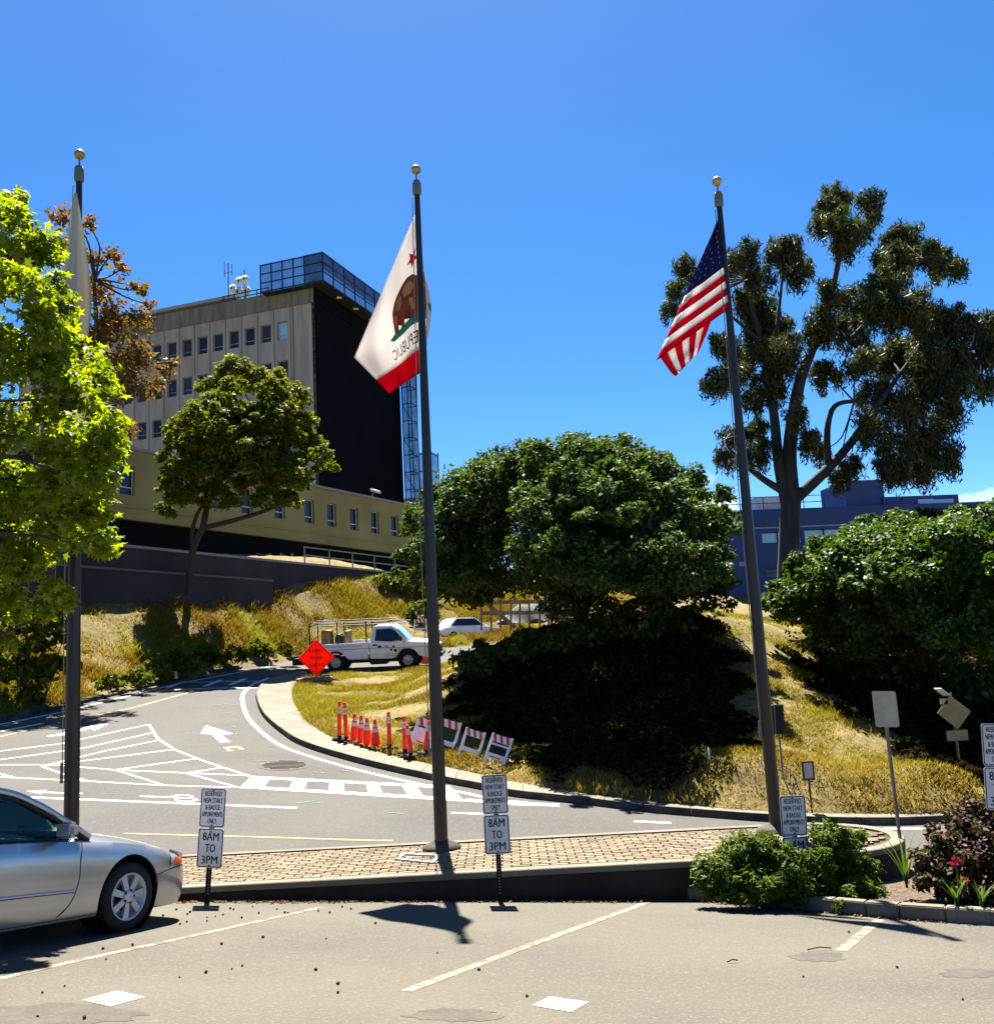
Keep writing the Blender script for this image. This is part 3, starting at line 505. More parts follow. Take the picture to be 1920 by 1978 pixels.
# floodlight on wall
p = onv(709, 957, F0, UB); s = float((p[:2]-F0) @ UB); ll = thing('wall_floodlight', fw(s, .1, 13.4), 'small floodlight on bracket at the cream building roof edge', 'floodlight')
mb = MB(); mb.tube([fw(s, .13, 12.9), fw(s, .3, 14.2), fw(s, .6, 14.5)], .035); mb.build('bracket', MT['frame'], ll, True)
mb = MB(); mb.obb(fw(s, .75, 14.6), np.append(UB*.3, 0), np.append(NB*.25, -.1), (0, 0, .09)); mb.build('lamp_head', MT['whitem'], ll, True)
rw = thing('retaining_wall', fw(-10, 6, 5), 'long grey concrete retaining wall below the cream building', 'wall')
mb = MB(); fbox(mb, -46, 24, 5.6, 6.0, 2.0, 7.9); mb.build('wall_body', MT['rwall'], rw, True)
mb = MB(); fbox(mb, -46, 24, 5.5, 6.1, 7.9, 8.02); mb.build('wall_cap', MT['frame'], rw, True)
mb = MB(); fbox(mb, -46, 24, -7, 5.59, 7.0, 7.6); mb.build('walkway', MT['rwall'], rw, True)
rl = thing('walkway_railing', fw(-5, 5.8, 8), 'pale metal railing along the walkway edge above the retaining wall', 'railing')
a0 = float((onv(594, 1080, W0, UB)[:2]-F0) @ UB)
for k in range(9):
    s = a0+k*2.2; mb = MB(); fbox(mb, s-.03, s+.03, 5.77, 5.83, 8.02, 8.93); mb.build('post', MT['rail'], rl, True)
for z in (8.95, 8.5): mb = MB(); fbox(mb, a0-.05, a0+18, 5.77, 5.83, z-.03, z+.03); mb.build('rail', MT['rail'], rl, True)
# lower kerb-like ledge in front of wall (half buried)
lw = thing('low_wall', fw(-16, 7.2, 5), 'low shaded garden wall at the top of the left bank', 'wall')
e_ = float((onv(500, 1130, W0, UB)[:2]-F0) @ UB); mb = MB(); fbox(mb, -46, e_, 6.6, 6.9, 3, 6.72); mb.build('wall_body', MT['rwall'], lw, True); mb = MB(); fbox(mb, -46, e_+.05, 6.55, 6.95, 6.72, 6.82); mb.build('wall_cap', MT['conc'], lw, True)
# ------------------------------------------------------------------ tower
azT = rad(19.3); UT = np.array([math.sin(azT), math.cos(azT)]); T0 = at(607, 587, 92)[:2]; VT = np.array([-UT[1], UT[0]])   # UT: recedes along dark face; VT: along windowed face to the left
NT = np.array([-UT[0], -UT[1]]); ND = np.array([UT[1], -UT[0]])
tw = thing('concrete_tower', (T0[0], T0[1], 9), 'tall grey concrete office tower with rows of windows and one dark shrouded side', 'building')
tops = [35.95-3.92*k for k in range(5)]; opens = []
for k, zt in enumerate(tops):
    for j in range(17):
        s = 3.55-0.55+j*1.83; opens.append((s, s+1.15, zt-1.8, zt))
wallgrid('wall', tw, MT['gwall'], 0, 36, 8, 37.3, opens, T0, VT, NT, 0.35)
for i, o in enumerate(opens): window(tw, o, T0, VT, NT, MT['glasslit'] if i == 0 else MT['glass'], MT['frame'], sash=.72, th=.3)
mb = MB(); fbox(mb, 0.02, 36, -18.5, .15, 37.3, 39.0, T0, VT, NT); mb.build('parapet', MT['gwall2'], tw, True)
mb = MB(); fbox(mb, 0.003, 35.9, -18.5, -18, 8, 37.28, T0, VT, NT); fbox(mb, 35.5, 35.99, -18, -.36, 8, 37.28, T0, VT, NT); mb.build('rear_wall', MT['gwall'], tw, True)
for j in range(18):
    s = 3.0-.34+j*1.83; mb = MB(); fbox(mb, s-.03, s+.03, .0, .035, 8, 37.28, T0, VT, NT); mb.build('pilaster_joint', MT['gwall2'], tw, True)
mb = MB(); fbox(mb, 2.3, 2.42, 0, .06, 8, 37.29, T0, VT, NT); mb.build('downpipe', MT['gwall2'], tw, True)
# dark side: shroud panels in strips
for k in range(8):
    for j in range(6):
        mb = MB(); fbox(mb, .05+j*3.05, .05+(j+1)*3.05-.012, 0.004, .25, 9+k*3.52, 9+(k+1)*3.52-.012, T0, UT, ND); mb.build('shroud_panel', MT['blackface'], tw, True)
mb = MB(); fbox(mb, .0, 18.4, -.3, 0, 8, 37.29, T0, UT, ND); mb.build('side_wall', MT['blackface'], tw, True)
mb = MB(); fbox(mb, -.1, 18.4, .021, .27, 37.2, 38.9, T0, UT, ND); mb.build('dark_fascia', MT['blackface'], tw, True)
# rooftop penthouse
ph = thing('rooftop_penthouse', fw(16, -4, 39, T0, VT, NT), 'dark flat roofed plant room on the tower roof', 'penthouse')
mb = MB(); fbox(mb, 11.5, 26, -10, -3.2, 39, 40.6, T0, VT, NT); mb.build('wall', MT['roofc'], ph, True); mb = MB(); fbox(mb, 10.8, 26.5, -10.4, -2.6, 40.6, 40.95, T0, VT, NT); mb.build('roof', MT['frame'], ph, True)
mb = MB(); fbox(mb, 7.5, 11, -9, -3.5, 39, 40.3, T0, VT, NT); mb.build('annex', MT['gwall2'], ph, True)
# roof rail, antenna, dishes
p = onv(430, 560, T0, VT); s1_ = float((p[:2]-T0) @ VT); an = thing('roof_antenna', fw(s1_, -1, 39, T0, VT, NT), 'thin whip antenna on the tower roof', 'antenna')
mb = MB(); mb.tube([fw(s1_, -1, 38.9, T0, VT, NT), fw(s1_, -1, 43.6, T0, VT, NT)], .05); mb.build('mast', MT['roofc'], an, True)
mb = MB(); mb.tube([fw(s1_-.5, -1, 42.6, T0, VT, NT), fw(s1_+.5, -1, 42.6, T0, VT, NT)], .035); mb.tube([fw(s1_+.45, -1, 42.2, T0, VT, NT), fw(s1_+.45, -1, 43.8, T0, VT, NT)], .035); mb.tube([fw(s1_-.45, -1, 42.2, T0, VT, NT), fw(s1_-.45, -1, 43.4, T0, VT, NT)], .035); mb.build('crossarm', MT['roofc'], an, True)
s2_ = float((onv(459, 560, T0, VT)[:2]-T0) @ VT); ds = thing('dish_cluster', fw(s2_, -1.2, 39, T0, VT, NT), 'cluster of white microwave dishes on the tower roof', 'antenna')
mb = MB(); mb.tube([fw(s2_, -1.2, 38.9, T0, VT, NT), fw(s2_, -1.2, 42.6, T0, VT, NT)], .09); mb.build('mast', MT['frame'], ds, True)
for dx, zz, r_ in ((.45, 40.2, .55), (-.5, 40.1, .5), (.3, 41.3, .45), (-.35, 41.4, .42), (1.1, 40.7, .4)):
    c = fw(s2_+dx, -.8, zz, T0, VT, NT); mb = MB(); n_ = len(mb.v); ax = np.append(NT, 0); sd_ = np.append(VT, 0)
    rings = [(0, -.25), (.6*r_, -.18), (r_, 0), (r_, .12), (.3*r_, .2)]
    vs_ = [c+ax*h+(sd_*math.cos(t)+up*math.sin(t))*rr for rr, h in rings for t in np.linspace(0, 2*math.pi, 13)[:-1]]
    mb.add(vs_, [(i*12+k, i*12+(k+1) % 12, (i+1)*12+(k+1) % 12, (i+1)*12+k) for i in range(4) for k in range(12)], True); mb.build('dish', MT['whitem'], ds, True)
rr_ = thing('roof_railing', fw(7, -.2, 39, T0, VT, NT), 'thin dark railing on the tower parapet beside the scaffold', 'railing')
for k in range(5): mb = MB(); fbox(mb, 5.2+k*1.3-.04, 5.2+k*1.3+.04, -.3, -.22, 39, 39.8, T0, VT, NT); mb.build('post', MT['dsteel'], rr_, True)
for z in (39.4, 39.8): mb = MB(); fbox(mb, 5.1, 10.6, -.3, -.22, z-.04, z+.04, T0, VT, NT); mb.build('rail', MT['dsteel'], rr_, True)
# roof-edge scaffold with netting
sc = thing('roof_scaffold', (T0[0], T0[1], 39), 'blue netted scaffold cantilevered around the tower roof edge', 'scaffold')
s_l = float((onv(503, 520, T0+NT*1.2, VT)[:2]-T0-NT*1.2) @ VT); DX = 1.7
def sp(s, z): return fw(s, 1.2, z, T0, VT, NT)
def dp(s, z): return fw(s, DX, z, T0, UT, ND)
cz = T0+NT*1.2+ND*DX; Cn = lambda z: np.array([cz[0], cz[1], z])
zb, zt = 38.7, 41.6
def zrow(z): return z
front = [(sp(s, 0)) for s in np.linspace(s_l, 0.3, 5)]+[Cn(0)]; side = [Cn(0)]+[dp(s, 0) for s in np.linspace(.8, 18.6, 9)]
for q in front[:-1]+side: mb = MB(); mb.bar((q[0], q[1], zb-.3), (q[0], q[1], zt), .12, up=(1, 0, 0)); mb.build('standard', MT['dsteel'], sc, True)
for z in (zb+.1, zb+1.0, zb+1.9, zt-.1):
    for pts in ((front[0], front[-1]), (side[0], side[-1])):
        mb = MB(); mb.bar((*pts[0][:2], z), (*pts[1][:2], z), .09); mb.build('ledger', MT['dsteel'], sc, True)
for pts in (front, side):
    for a, b in zip(pts, pts[1:]):
        mb = MB(); mb.poly([(*a[:2], zb), (*b[:2], zb), (*b[:2], zt), (*a[:2], zt)]); mb.build('net_panel', MT['net'], sc, True)
        if pts is side or b is front[-1]:
            mb = MB(); mb.poly([(a[0]+.03, a[1], zb+(1.2 if pts is side else 0)), (b[0]+.03, b[1], zb+(1.2 if pts is side else 0)), (b[0]+.03, b[1], zt+.05), (a[0]+.03, a[1], zt+.05)]); mb.build('dark_net_band', MT['netd'], sc, True)
mb = MB(); a, b = front[0], front[-1]; mb.poly([(*a[:2], zb), (*b[:2], zb), (*fw(0, -.5, 0, T0, VT, NT)[:2], zb), (*fw(s_l, -.5, 0, T0, VT, NT)[:2], zb)]); a, b = side[0], side[-1]; mb.poly([(*a[:2], zb+.02), (*b[:2], zb+.02), (*fw(18.6, 0, 0, T0, UT, ND)[:2], zb+.02), (*fw(-1.2, 0, 0, T0, UT, ND)[:2], zb+.02)]); mb.build('deck', MT['dsteel'], sc, True)
for s in (3, 6.5, 10, 13.5): mb = MB(); q = dp(s, zb-.12); mb.box(q-np.append(ND*.6, 0), (.5, .25, .12), azT); mb.build('work_lamp', MT['whitem'], sc, True)
# side scaffold tower
s2 = thing('side_scaffold', (*dp(19, 0)[:2], 9), 'tall blue netted scaffold at the far edge of the dark tower side', 'scaffold')
def qd(s, d, z): return fw(s, d, z, T0, UT, ND)
for s, d in ((18.45, .4), (18.45, 1.5), (20.0, .4), (20.0, 1.5)): mb = MB(); mb.bar(qd(s, d, 9), qd(s, d, 38.5), .12, up=(1, 0, 0)); mb.build('standard', MT['dsteel'], s2, True)
for k in range(15):
    z = 10+k*1.95
    for (a, b) in (((18.45, .4), (18.45, 1.5)), ((18.45, 1.5), (20.0, 1.5)), ((20.0, .4), (20.0, 1.5))): mb = MB(); mb.bar(qd(*a, z), qd(*b, z), .09); mb.build('ledger', MT['dsteel'], s2, True)
    mb = MB(); mb.bar(qd(18.45, 1.5, z), qd(20.0, 1.5, z+1.95) if k % 2 else qd(18.45, .4, z+1.95), .07); mb.build('brace', MT['dsteel'], s2, True)
for (a, b) in (((18.45, .4), (18.45, 1.5)), ((18.45, 1.5), (20.0, 1.5))): mb = MB(); mb.poly([qd(*a, 9), qd(*b, 9), qd(*b, 38), qd(*a, 38)]); mb.build('net_panel', MT['netd'], s2, True)
for s, d in ((18.9, 2.0), (18.9, 3.4), (21, 2.0), (21, 3.4)): mb = MB(); mb.bar(qd(s, d, 9), qd(s, d, 26), .12, up=(1, 0, 0)); mb.build('standard', MT['dsteel'], s2, True)
for k in range(9):
    z = 10+k*1.95
    for (a, b) in (((18.9, 2.0), (18.9, 3.4)), ((18.9, 3.4), (21, 3.4))): mb = MB(); mb.bar(qd(*a, z), qd(*b, z), .09); mb.build('ledger', MT['dsteel'], s2, True)
for (a, b) in (((18.9, 2.0), (18.9, 3.4)), ((18.9, 3.4), (21, 3.4))): mb = MB(); mb.poly([qd(*a, 9), qd(*b, 9), qd(*b, 25.8), qd(*a, 25.8)]); mb.build('net_panel', MT['net'], s2, True)
# small far beige building
fb = thing('far_building', at(812, 960, 125), 'small beige far building beside the dark tower', 'building'); b0 = at(815, 960, 125)
mb = MB(); mb.box((b0[0], b0[1]+4, 17), (5.5, 8, 12.2), -.3); mb.build('wall', MT['beige'], fb, True); mb = MB(); mb.box((b0[0], b0[1]+4, 23.3), (6, 8.5, .4), -.3); mb.build('roof', MT['frame'], fb, True)
mb = MB(); mb.box((b0[0]-3.6, b0[1]+2, 16), (3, 6, 12), -.3); mb.build('annex', MT['bluegrey'], fb, True)
# ------------------------------------------------------------------ blue building on the right
B0 = at(1408, 1180, 75)[:2]; ub = np.array([math.cos(rad(6)), math.sin(rad(6))]); nb = np.array([ub[1], -ub[0]])
bb = thing('blue_building', (*B0, 4), 'dark blue metal clad building with pale blue windows behind the trees', 'building')
zr = onv(1450, 985, B0, ub)[2]; zt2 = onv(1800, 955, B0, ub)[2]; 
def bs(px, py): p = onv(px, py, B0, ub); return float((p[:2]-B0) @ ub), p[2]
bo = []
for (x0, y0, x1, y1) in [(1473, 1028, 1502, 1050), (1504, 1026, 1548, 1052), (1556, 1022, 1592, 1052), (1594, 1020, 1640, 1050), (1481, 1098, 1505, 1116)]:
    s0, z0 = bs(x0, y1); s1, z1 = bs(x1, y0); bo.append((s0, s1, z0, z1))
# uncross overlaps in grid build by plain openings
wallgrid('wall', bb, MT['blue'], 0, 22, 4, zr, bo, B0, ub, nb)
for i, o in enumerate(bo): window(bb, o, B0, ub, nb, MT['glass'] if i == 4 else MT['glasslit'], MT['blue'], sash=0.5 if i == 4 else 0, th=.2)
mb = MB(); 
for (x0, y0, x1, y1) in [(1410, 995, 1420, 1016), (1422, 1013, 1433, 1025), (1428, 1085, 1440, 1094), (1436, 1164, 1447, 1173), (1472, 1162, 1483, 1172), (1455, 1012, 1640, 1022)]:
    s0, z0 = bs(x0, y1); s1, z1 = bs(x1, y0); mb = MB(); fbox(mb, s0, s1, .0, .05, z0, z1, B0, ub, nb); mb.build('pale_panel', MT['bluegrey'], bb, True)
mb = MB(); fbox(mb, -.01, 22, -12, -.31, 4, zr-.02, B0, ub, nb); mb.build('core', MT['blue'], bb, True)
mb = MB(); mb.poly([fw(-.03, 0, 4, B0, ub, nb), fw(-.03, -14, 4, B0, ub, nb), fw(-.03, -14, zr, B0, ub, nb), fw(-.03, 0, zr, B0, ub, nb)]); mb.build('side_wall', MT['bluegrey'], bb, True)
s0, z0 = bs(1640, 960); s1, _ = bs(1716, 960); _, z1 = bs(1660, 925); mb = MB(); fbox(mb, s0, s1, -5, -.6, zr, z1, B0, ub, nb); mb.build('rooftop_block', MT['blue'], bb, True)
s0, z0 = bs(1715, 1000); s1, _ = bs(1850, 1000); mb = MB(); fbox(mb, s0, s1+.5, -6, -.4, zr, zt2, B0, ub, nb); mb.build('upper_storey', MT['blue'], bb, True)
for (x0, y0, x1, y1) in [(1746, 972, 1766, 990), (1780, 962, 1808, 990), (1812, 962, 1846, 990)]:
    a, c = bs(x0, y1); b, d = bs(x1, y0); mb = MB(); fbox(mb, a, b, -.39, -.33, c, d, B0, ub, nb); mb.build('window', MT['glasslit'], bb, True)
a, _ = bs(1468, 985); b, d = bs(1518, 955); mb = MB(); fbox(mb, a, b+.6, -4, -1, zr, d, B0, ub, nb); mb.build('plant_box', MT['whitem'], bb, True)
ra = thing('blue_building_railing', fw(2, -.3, zr, B0, ub, nb), 'thin railing on the left roof edge of the blue building', 'railing')
for k in range(6): mb = MB(); fbox(mb, .3+k*1.6-.025, .3+k*1.6+.025, -.3, -.25, zr, zr+1.0, B0, ub, nb); mb.build('post', MT['dsteel'], ra, True)
for z in (.5, 1.0): mb = MB(); fbox(mb, .27, 8.4, -.3, -.25, zr+z-.025, zr+z+.025, B0, ub, nb); mb.build('rail', MT['dsteel'], ra, True)
# ------------------------------------------------------------------ vegetation
LM = dict(
    sweet=leafmat('sweetgum_leaf', (0.31, 0.355, 0.010), (0.11, 0.20, 0.008), 0.6, (1.7, 1.6, 0.25), 0.02),
    round=leafmat('round_tree_leaf', (0.0891, 0.1404, 0.0170), (0.0380, 0.0713, 0.0093), 0.25, (1.7, 1.8, 0.4), 0.025, 0.6, 0.35),
    rightt=leafmat('right_tree_leaf', (0.0796, 0.1382, 0.0085), (0.0374, 0.0734, 0.0068), 0.26, (1.8, 1.9, 0.4), 0.025, 0.5, 0.35),
    euc=leafmat('eucalyptus_leaf', (0.090, 0.104, 0.018), (0.028, 0.037, 0.013), 0.24, (1.5, 1.5, 0.5), 0.03, 0.5, 0.25),
    mid=leafmat('acacia_leaf', (0.1958, 0.2093, 0.0096), (0.0837, 0.1107, 0.0096), 0.34, (1.8, 1.8, 0.4), 0.02, 0.5, 0.4),
    red=leafmat('reddish_leaf', (0.2560, 0.1208, 0.0270), (0.1360, 0.1260, 0.0144), 0.4, (1.6, 1.2, 0.6), 0.02, 0.5, 0.4),
    junip=leafmat('juniper_sprig', (0.1211, 0.1753, 0.0112), (0.0452, 0.0870, 0.0078), 0.3, (1.8, 1.8, 0.4), 0.01, 0.5, 1.5),
    flow=leafmat('flowering_shrub_leaf', (0.0720, 0.0816, 0.0192), (0.0720, 0.0288, 0.0168), 0.25, (1.5, 1.4, 0.6), 0.01, 0.5, 1.5),
    weed=leafmat('weed_leaf', (0.1300, 0.1625, 0.0120), (0.0780, 0.0975, 0.0096), 0.3, (1.6, 1.6, 0.4), 0.01, 0.6, 0.8),
    blade=leafmat('strap_leaf', (0.1300, 0.2080, 0.0260), (0.0780, 0.1430, 0.0195), 0.35, (1.6, 1.7, 0.5), 0.05),
    grass=leafmat('dry_grass', (0.40, 0.30, 0.060), (0.27, 0.215, 0.040), 0.35, (1.5, 1.4, 0.6), 0.0, 0.7, 0.6),
    ggrass=leafmat('green_grass', (0.17, 0.225, 0.016), (0.29, 0.26, 0.03), 0.4, (1.6, 1.6, 0.4), 0.0, 0.7, 0.5),
    brush=leafmat('dry_brush', (0.25, 0.145, 0.028), (0.20, 0.16, 0.025), 0.3, (1.5, 1.3, 0.6), 0.0, 0.7, 0.6))
bark = mat_('bark_grey_brown', (0.085, 0.068, 0.055), 0.95, (0.045, 0.036, 0.03), 6, 6, bump=0.8, bscale=14, stretch=(2, 2, 0.4))
barke = mat_('bark_eucalyptus', (0.065, 0.060, 0.066), 0.9, (0.035, 0.032, 0.036), 2.5, 6, bump=0.5, bscale=8, stretch=(2, 2, 0.3))
barkr = mat_('bark_reddish', (0.095, 0.065, 0.050), 0.95, (0.055, 0.040, 0.034), 5, 6, bump=0.6, bscale=14, stretch=(2, 2, 0.4))
def star_leaf():
    p = []
    for k, (ang, r) in enumerate([(90, 1.0), (62, .42), (32, .88), (8, .36), (-30, .62), (-72, .22), (-90, .30), (-108, .22), (-150, .62), (172, .36), (148, .88), (118, .42)]): p.append((r*math.cos(rad(ang))*.95, r*math.sin(rad(ang))+.15))
    return np.array(p)
DIAM = np.array([(0, -1), (.55, -.1), (0, 1), (-.55, -.1)]); OVAL = np.array([(0, -1), (.5, -.45), (.5, .35), (0, 1), (-.5, .35), (-.5, -.45)]); WDI = np.array([(0, -1), (.62, .05), (.05, 1), (-.6, -.05)]); LONG = np.array([(0, -1), (.2, 0), (0, 1), (-.2, 0)])
def unit(a): return a/(np.linalg.norm(a, axis=-1, keepdims=True)+1e-9)
def leafmesh(name, c, size, shape, up_bias=0.6, out=None, droop=0.0, fold=0.18):
    n = len(c); nrm = rng.normal(size=(n, 3)); nrm[:, 2] += up_bias*2
    if out is not None: nrm += out*0.9
    nrm = unit(nrm); t = rng.normal(size=(n, 3))
    if droop: t[:, 2] -= droop*2
    b = unit(t-nrm*(t*nrm).sum(1, keepdims=True)); a = np.cross(b, nrm)
    s = (size*rng.uniform(.5, 1.45, n))[:, None, None]; k = len(shape)
    z = -fold*np.abs(shape[:, 0])*1.0
    co = c[:, None]+s*(a[:, None]*shape[None, :, :1]+b[:, None]*shape[None, :, 1:2]+nrm[:, None]*z[None, :, None])
    return npmesh(name, co.reshape(-1, 3), np.arange(n*k).reshape(n, k))
def clumps(cl, per_r2, sub=0.36, nsub=14, hollow=0.62, flat=0.85, lo=-0.5):
    """cl: list of (centre, radius). leaf points + outward dirs"""
    P, O = [], []
    for c, r in cl:
        m = max(5, int(nsub)); d = unit(rng.normal(size=(m*3, 3))); d = d[d[:, 2] > lo][:m]
        sc_ = c+d*np.array([r, r, r*flat])*rng.uniform(hollow, .95, (len(d), 1)); n = int(per_r2*r*r/len(d))+1
        for q, dd in zip(sc_, d):
            e = unit(rng.normal(size=(n, 3)))*(rng.random((n, 1))**(1/2.0))*r*sub*rng.uniform(.7, 1.25)*np.array([1, 1, .8])
            P.append(q+e); O.append(unit(e+dd*r*.2))
        n2 = n*2; e = unit(rng.normal(size=(n2, 3)))*(rng.random((n2, 1))**.4)*r*.75*np.array([1, 1, flat]); P.append(c+e); O.append(unit(e))
    return np.concatenate(P), np.concatenate(O)
def pxclumps(lst, Y, dY, flat=1):
    out = []
    for q in lst:
        px, py, r = q[:3]; y = Y+(q[3] if len(q) > 3 else random.uniform(-dY, dY)); out.append((at(px, py, y), r/FPX*y))
    return out
def limb(mb, pts, r0, r1, n=7, wob=0.0):
    P = smoothpl([np.array(p) for p in pts], 4); R_ = np.linspace(r0, r1, len(P)); 
    if wob: P[1:-1] += rng.normal(size=(len(P)-2, 3))*wob
    mb.tube(P, list(R_), n)
def twigs(mb, frm, cl, r0, r1, frac=1.0):
    frm = [np.array(f) for f in frm]
    for c, r in cl:
        if random.random() > frac: continue
        f = min(frm, key=lambda q: np.linalg.norm(q-c)); mid_ = (f+c)/2+rng.normal(size=3)*.08*np.linalg.norm(c-f); limb(mb, [f, mid_, c], r0, r1, 5)
        for _ in range(3):
            e = c+unit(rng.normal(size=3))*r*.8; limb(mb, [mid_*.3+c*.7, (c+e)/2, e], r1*.8, r1*.3, 4)
def tree(name, label, base, trunkfn, barkm, leaves, lm, cat='tree', group=None):
    t = thing(name, base, label, cat, group)
    mb = MB(); trunkfn(mb)
    if mb.v: mb.build('trunk', barkm, t, True)
    me = leaves; o = link('crown', me, lm, t, True); return t
# --- bright sweetgum at left
CL = pxclumps([(40, 430, 62), (0, 470, 80), (85, 480, 48), (30, 560, 85), (100, 560, 42), (-60, 540, 110), (70, 650, 75), (110, 640, 40), (20, 700, 85), (90, 745, 70), (170, 700, 52), (150, 770, 65), (205, 760, 40), (195, 840, 46), (130, 860, 75), (40, 830, 95), (215, 885, 30), (170, 930, 50), (90, 960, 80), (20, 960, 90), (190, 1000, 36), (150, 1040, 46), (205, 1065, 22), (80, 1060, 62), (20, 1080, 70), (105, 1145, 36), (125, 1170, 26), (85, 1190, 20), (5, 1180, 50), (10, 1240, 26), (-100, 700, 150), (-110, 900, 150), (-80, 1060, 110), (30, 385, 30), (55, 1110, 30), (140, 660, 36), (120, 720, 50), (180, 740, 44), (215, 810, 34), (225, 860, 26), (190, 880, 44), (150, 900, 56), (205, 930, 32), (190, 960, 40), (165, 1000, 44), (120, 1020, 50), (210, 1040, 26), (60, 500, 50), (110, 600, 40)], 11.6, 0.9)
P, O = clumps(CL, 2300, .44, 18, .5)
def tr(mb):
    b = np.array([-7.6, 11.4, pz(LOT, -7.6, 11.4)]); limb(mb, [b, b+(0, .1, 2), b+(.1, .2, 4), b+(.3, .1, 6.5)], .2, .07, 10)
    twigs(mb, [b+(0, .1, 2.2), b+(0, .1, 3), b+(.1, .2, 4), b+(.2, .2, 5), b+(.3, .1, 6)], CL, .035, .01, .5)
tree('sweetgum_tree', 'bright lime green sweetgum tree with star shaped leaves at the left edge', (-7.6, 11.4, pz(LOT, -7.6, 11.4)), tr, bark, leafmesh('crown', P, .076, star_leaf(), .5, O, .3), LM['sweet'])
# --- reddish tree behind it
CL = pxclumps([(170, 432, 16), (120, 415, 20), (178, 500, 20), (215, 490, 18), (232, 520, 16), (190, 560, 26), (212, 600, 30), (262, 553, 12), (278, 560, 13), (292, 590, 12), (268, 612, 18), (225, 640, 32), (285, 625, 14), (180, 640, 30), (272, 690, 26), (318, 715, 16), (335, 700, 10), (245, 700, 34), (250, 750, 34), (200, 720, 40), (300, 745, 18), (240, 825, 20), (225, 850, 18), (190, 800, 30), (150, 560, 30), (120, 480, 26)], 36, 1.5)
CL = [(c, r*1.25) for c, r in CL]; P, O = clumps(CL, 620, .85, 12, .4, lo=-.95)
def tr(mb):
    b = at(95, 1130, 36); ks = [b, at(110, 950, 36), at(165, 800, 36), at(190, 700, 36), at(185, 600, 36), at(180, 500, 36)]; limb(mb, ks, .2, .05, 8)
    twigs(mb, [at(185, 800, 36), at(190, 740, 36), at(190, 680, 36), at(187, 620, 36), at(183, 540, 36)], CL, .05, .02)
tree('red_leaved_tree', 'sparse tree with rusty red leaves behind the lime green tree', at(165, 1130, 36), tr, barkr, leafmesh('crown', P, .10, DIAM, .4, O, .3), LM['red'])
# --- mid tree by the low wall
CL = pxclumps([(455, 722, 42, 1), (515, 735, 42, 1), (560, 768, 36, .5), (410, 765, 40, .5), (420, 800, 55, -1), (350, 835, 36, -.5), (385, 840, 50, -1.2), (455, 825, 60, -1.5), (520, 810, 55, 0), (575, 820, 38, .5), (605, 860, 28, .5), (622, 890, 18, .5), (560, 880, 50, 0), (490, 880, 55, -1), (410, 895, 50, -1), (345, 890, 38, 0), (330, 925, 26, 0), (330, 830, 18, 0), (520, 935, 40, .5), (590, 925, 26, .5), (440, 940, 40, 0), (375, 945, 36, .3), (555, 962, 22, .5), (330, 965, 18, .3)], 46, 0)
CL += [(CAM+(c-CAM)*(1+k*random.uniform(.03, .065))-up*random.uniform(.2, .9)+np.array([random.uniform(-.5, .5), 0, 0]), r*random.uniform(.55, .9)) for c, r in CL for k in (-1, 1)]
P, O = clumps(CL, 1900, .30, 22, .78, .85, -.35)
def tr(mb):
    b = at(365, 1150, 46); k1, k2 = at(372, 1065, 46), at(392, 1020, 46); limb(mb, [b, k1, k2], .18, .15, 9); limb(mb, [at(376, 1060, 46), at(371, 1030, 45.9), at(385, 985, 45.8), at(425, 930, 45.5), at(440, 850, 45.5)], .12, .05, 8)
    limb(mb, [k2, at(400, 960, 46.2), at(385, 900, 46), at(380, 860, 46)], .16, .06, 7); limb(mb, [k2, at(470, 1000, 46), at(540, 975, 46.2), at(560, 950, 46.2)], .13, .05, 6); limb(mb, [at(425, 930, 45.5), at(480, 860, 46), at(520, 800, 46.5)], .12, .05, 6)
    twigs(mb, [at(440, 850, 45.5), at(425, 930, 45.5), at(385, 900, 46), at(540, 975, 46.2), at(520, 820, 46.5), at(480, 860, 46)], CL[:24], .05, .02)
tree('leaning_acacia_tree', 'olive green domed tree with leaning bare trunk beside the cream building', at(365, 1150, 46), tr, barkr, leafmesh('crown', P, .095, DIAM, .8, O, .2), LM['mid'])
# --- big round tree in the middle
def ell_clumps(cx, cy, rx, ry, Y, ryd, n, rr, zmin=-0.75, seed=3):
    g = np.random.default_rng(seed); c = at(cx, cy, Y); a, b = rx/FPX*Y, ry/FPX*Y; out = []
    i = 0
    while len(out) < n:
        d = g.normal(size=3); d /= np.linalg.norm(d)
        if d[2] < zmin: continue
        q = c+d*np.array([a, ryd, b])*g.uniform(.80, .98)
        r = rr*g.uniform(.7, 1.3)
        if all(np.linalg.norm(q-o[0]) > .5*(r+o[1])*.85 for o in out) or i > 4000: out.append((q, r))
        i += 1
    for _ in range(int(n*.7)):      # loose sprigs that break the outline
        d = g.normal(size=3); d /= np.linalg.norm(d); d[2] = abs(d[2])*.9-.15; out.append((c+d*np.array([a, ryd, b])*g.uniform(1.06, 1.22), g.uniform(.22, .42)))
    return out, c, (a, ryd, b)
CL, c_, _ = ell_clumps(1098, 1050, 285, 172, 30, 5.6, 150, .78, -.5, 5)
CL = [q for q in CL if not (q[0][0] < c_[0]-1.2 and q[0][1] < 27.4)]
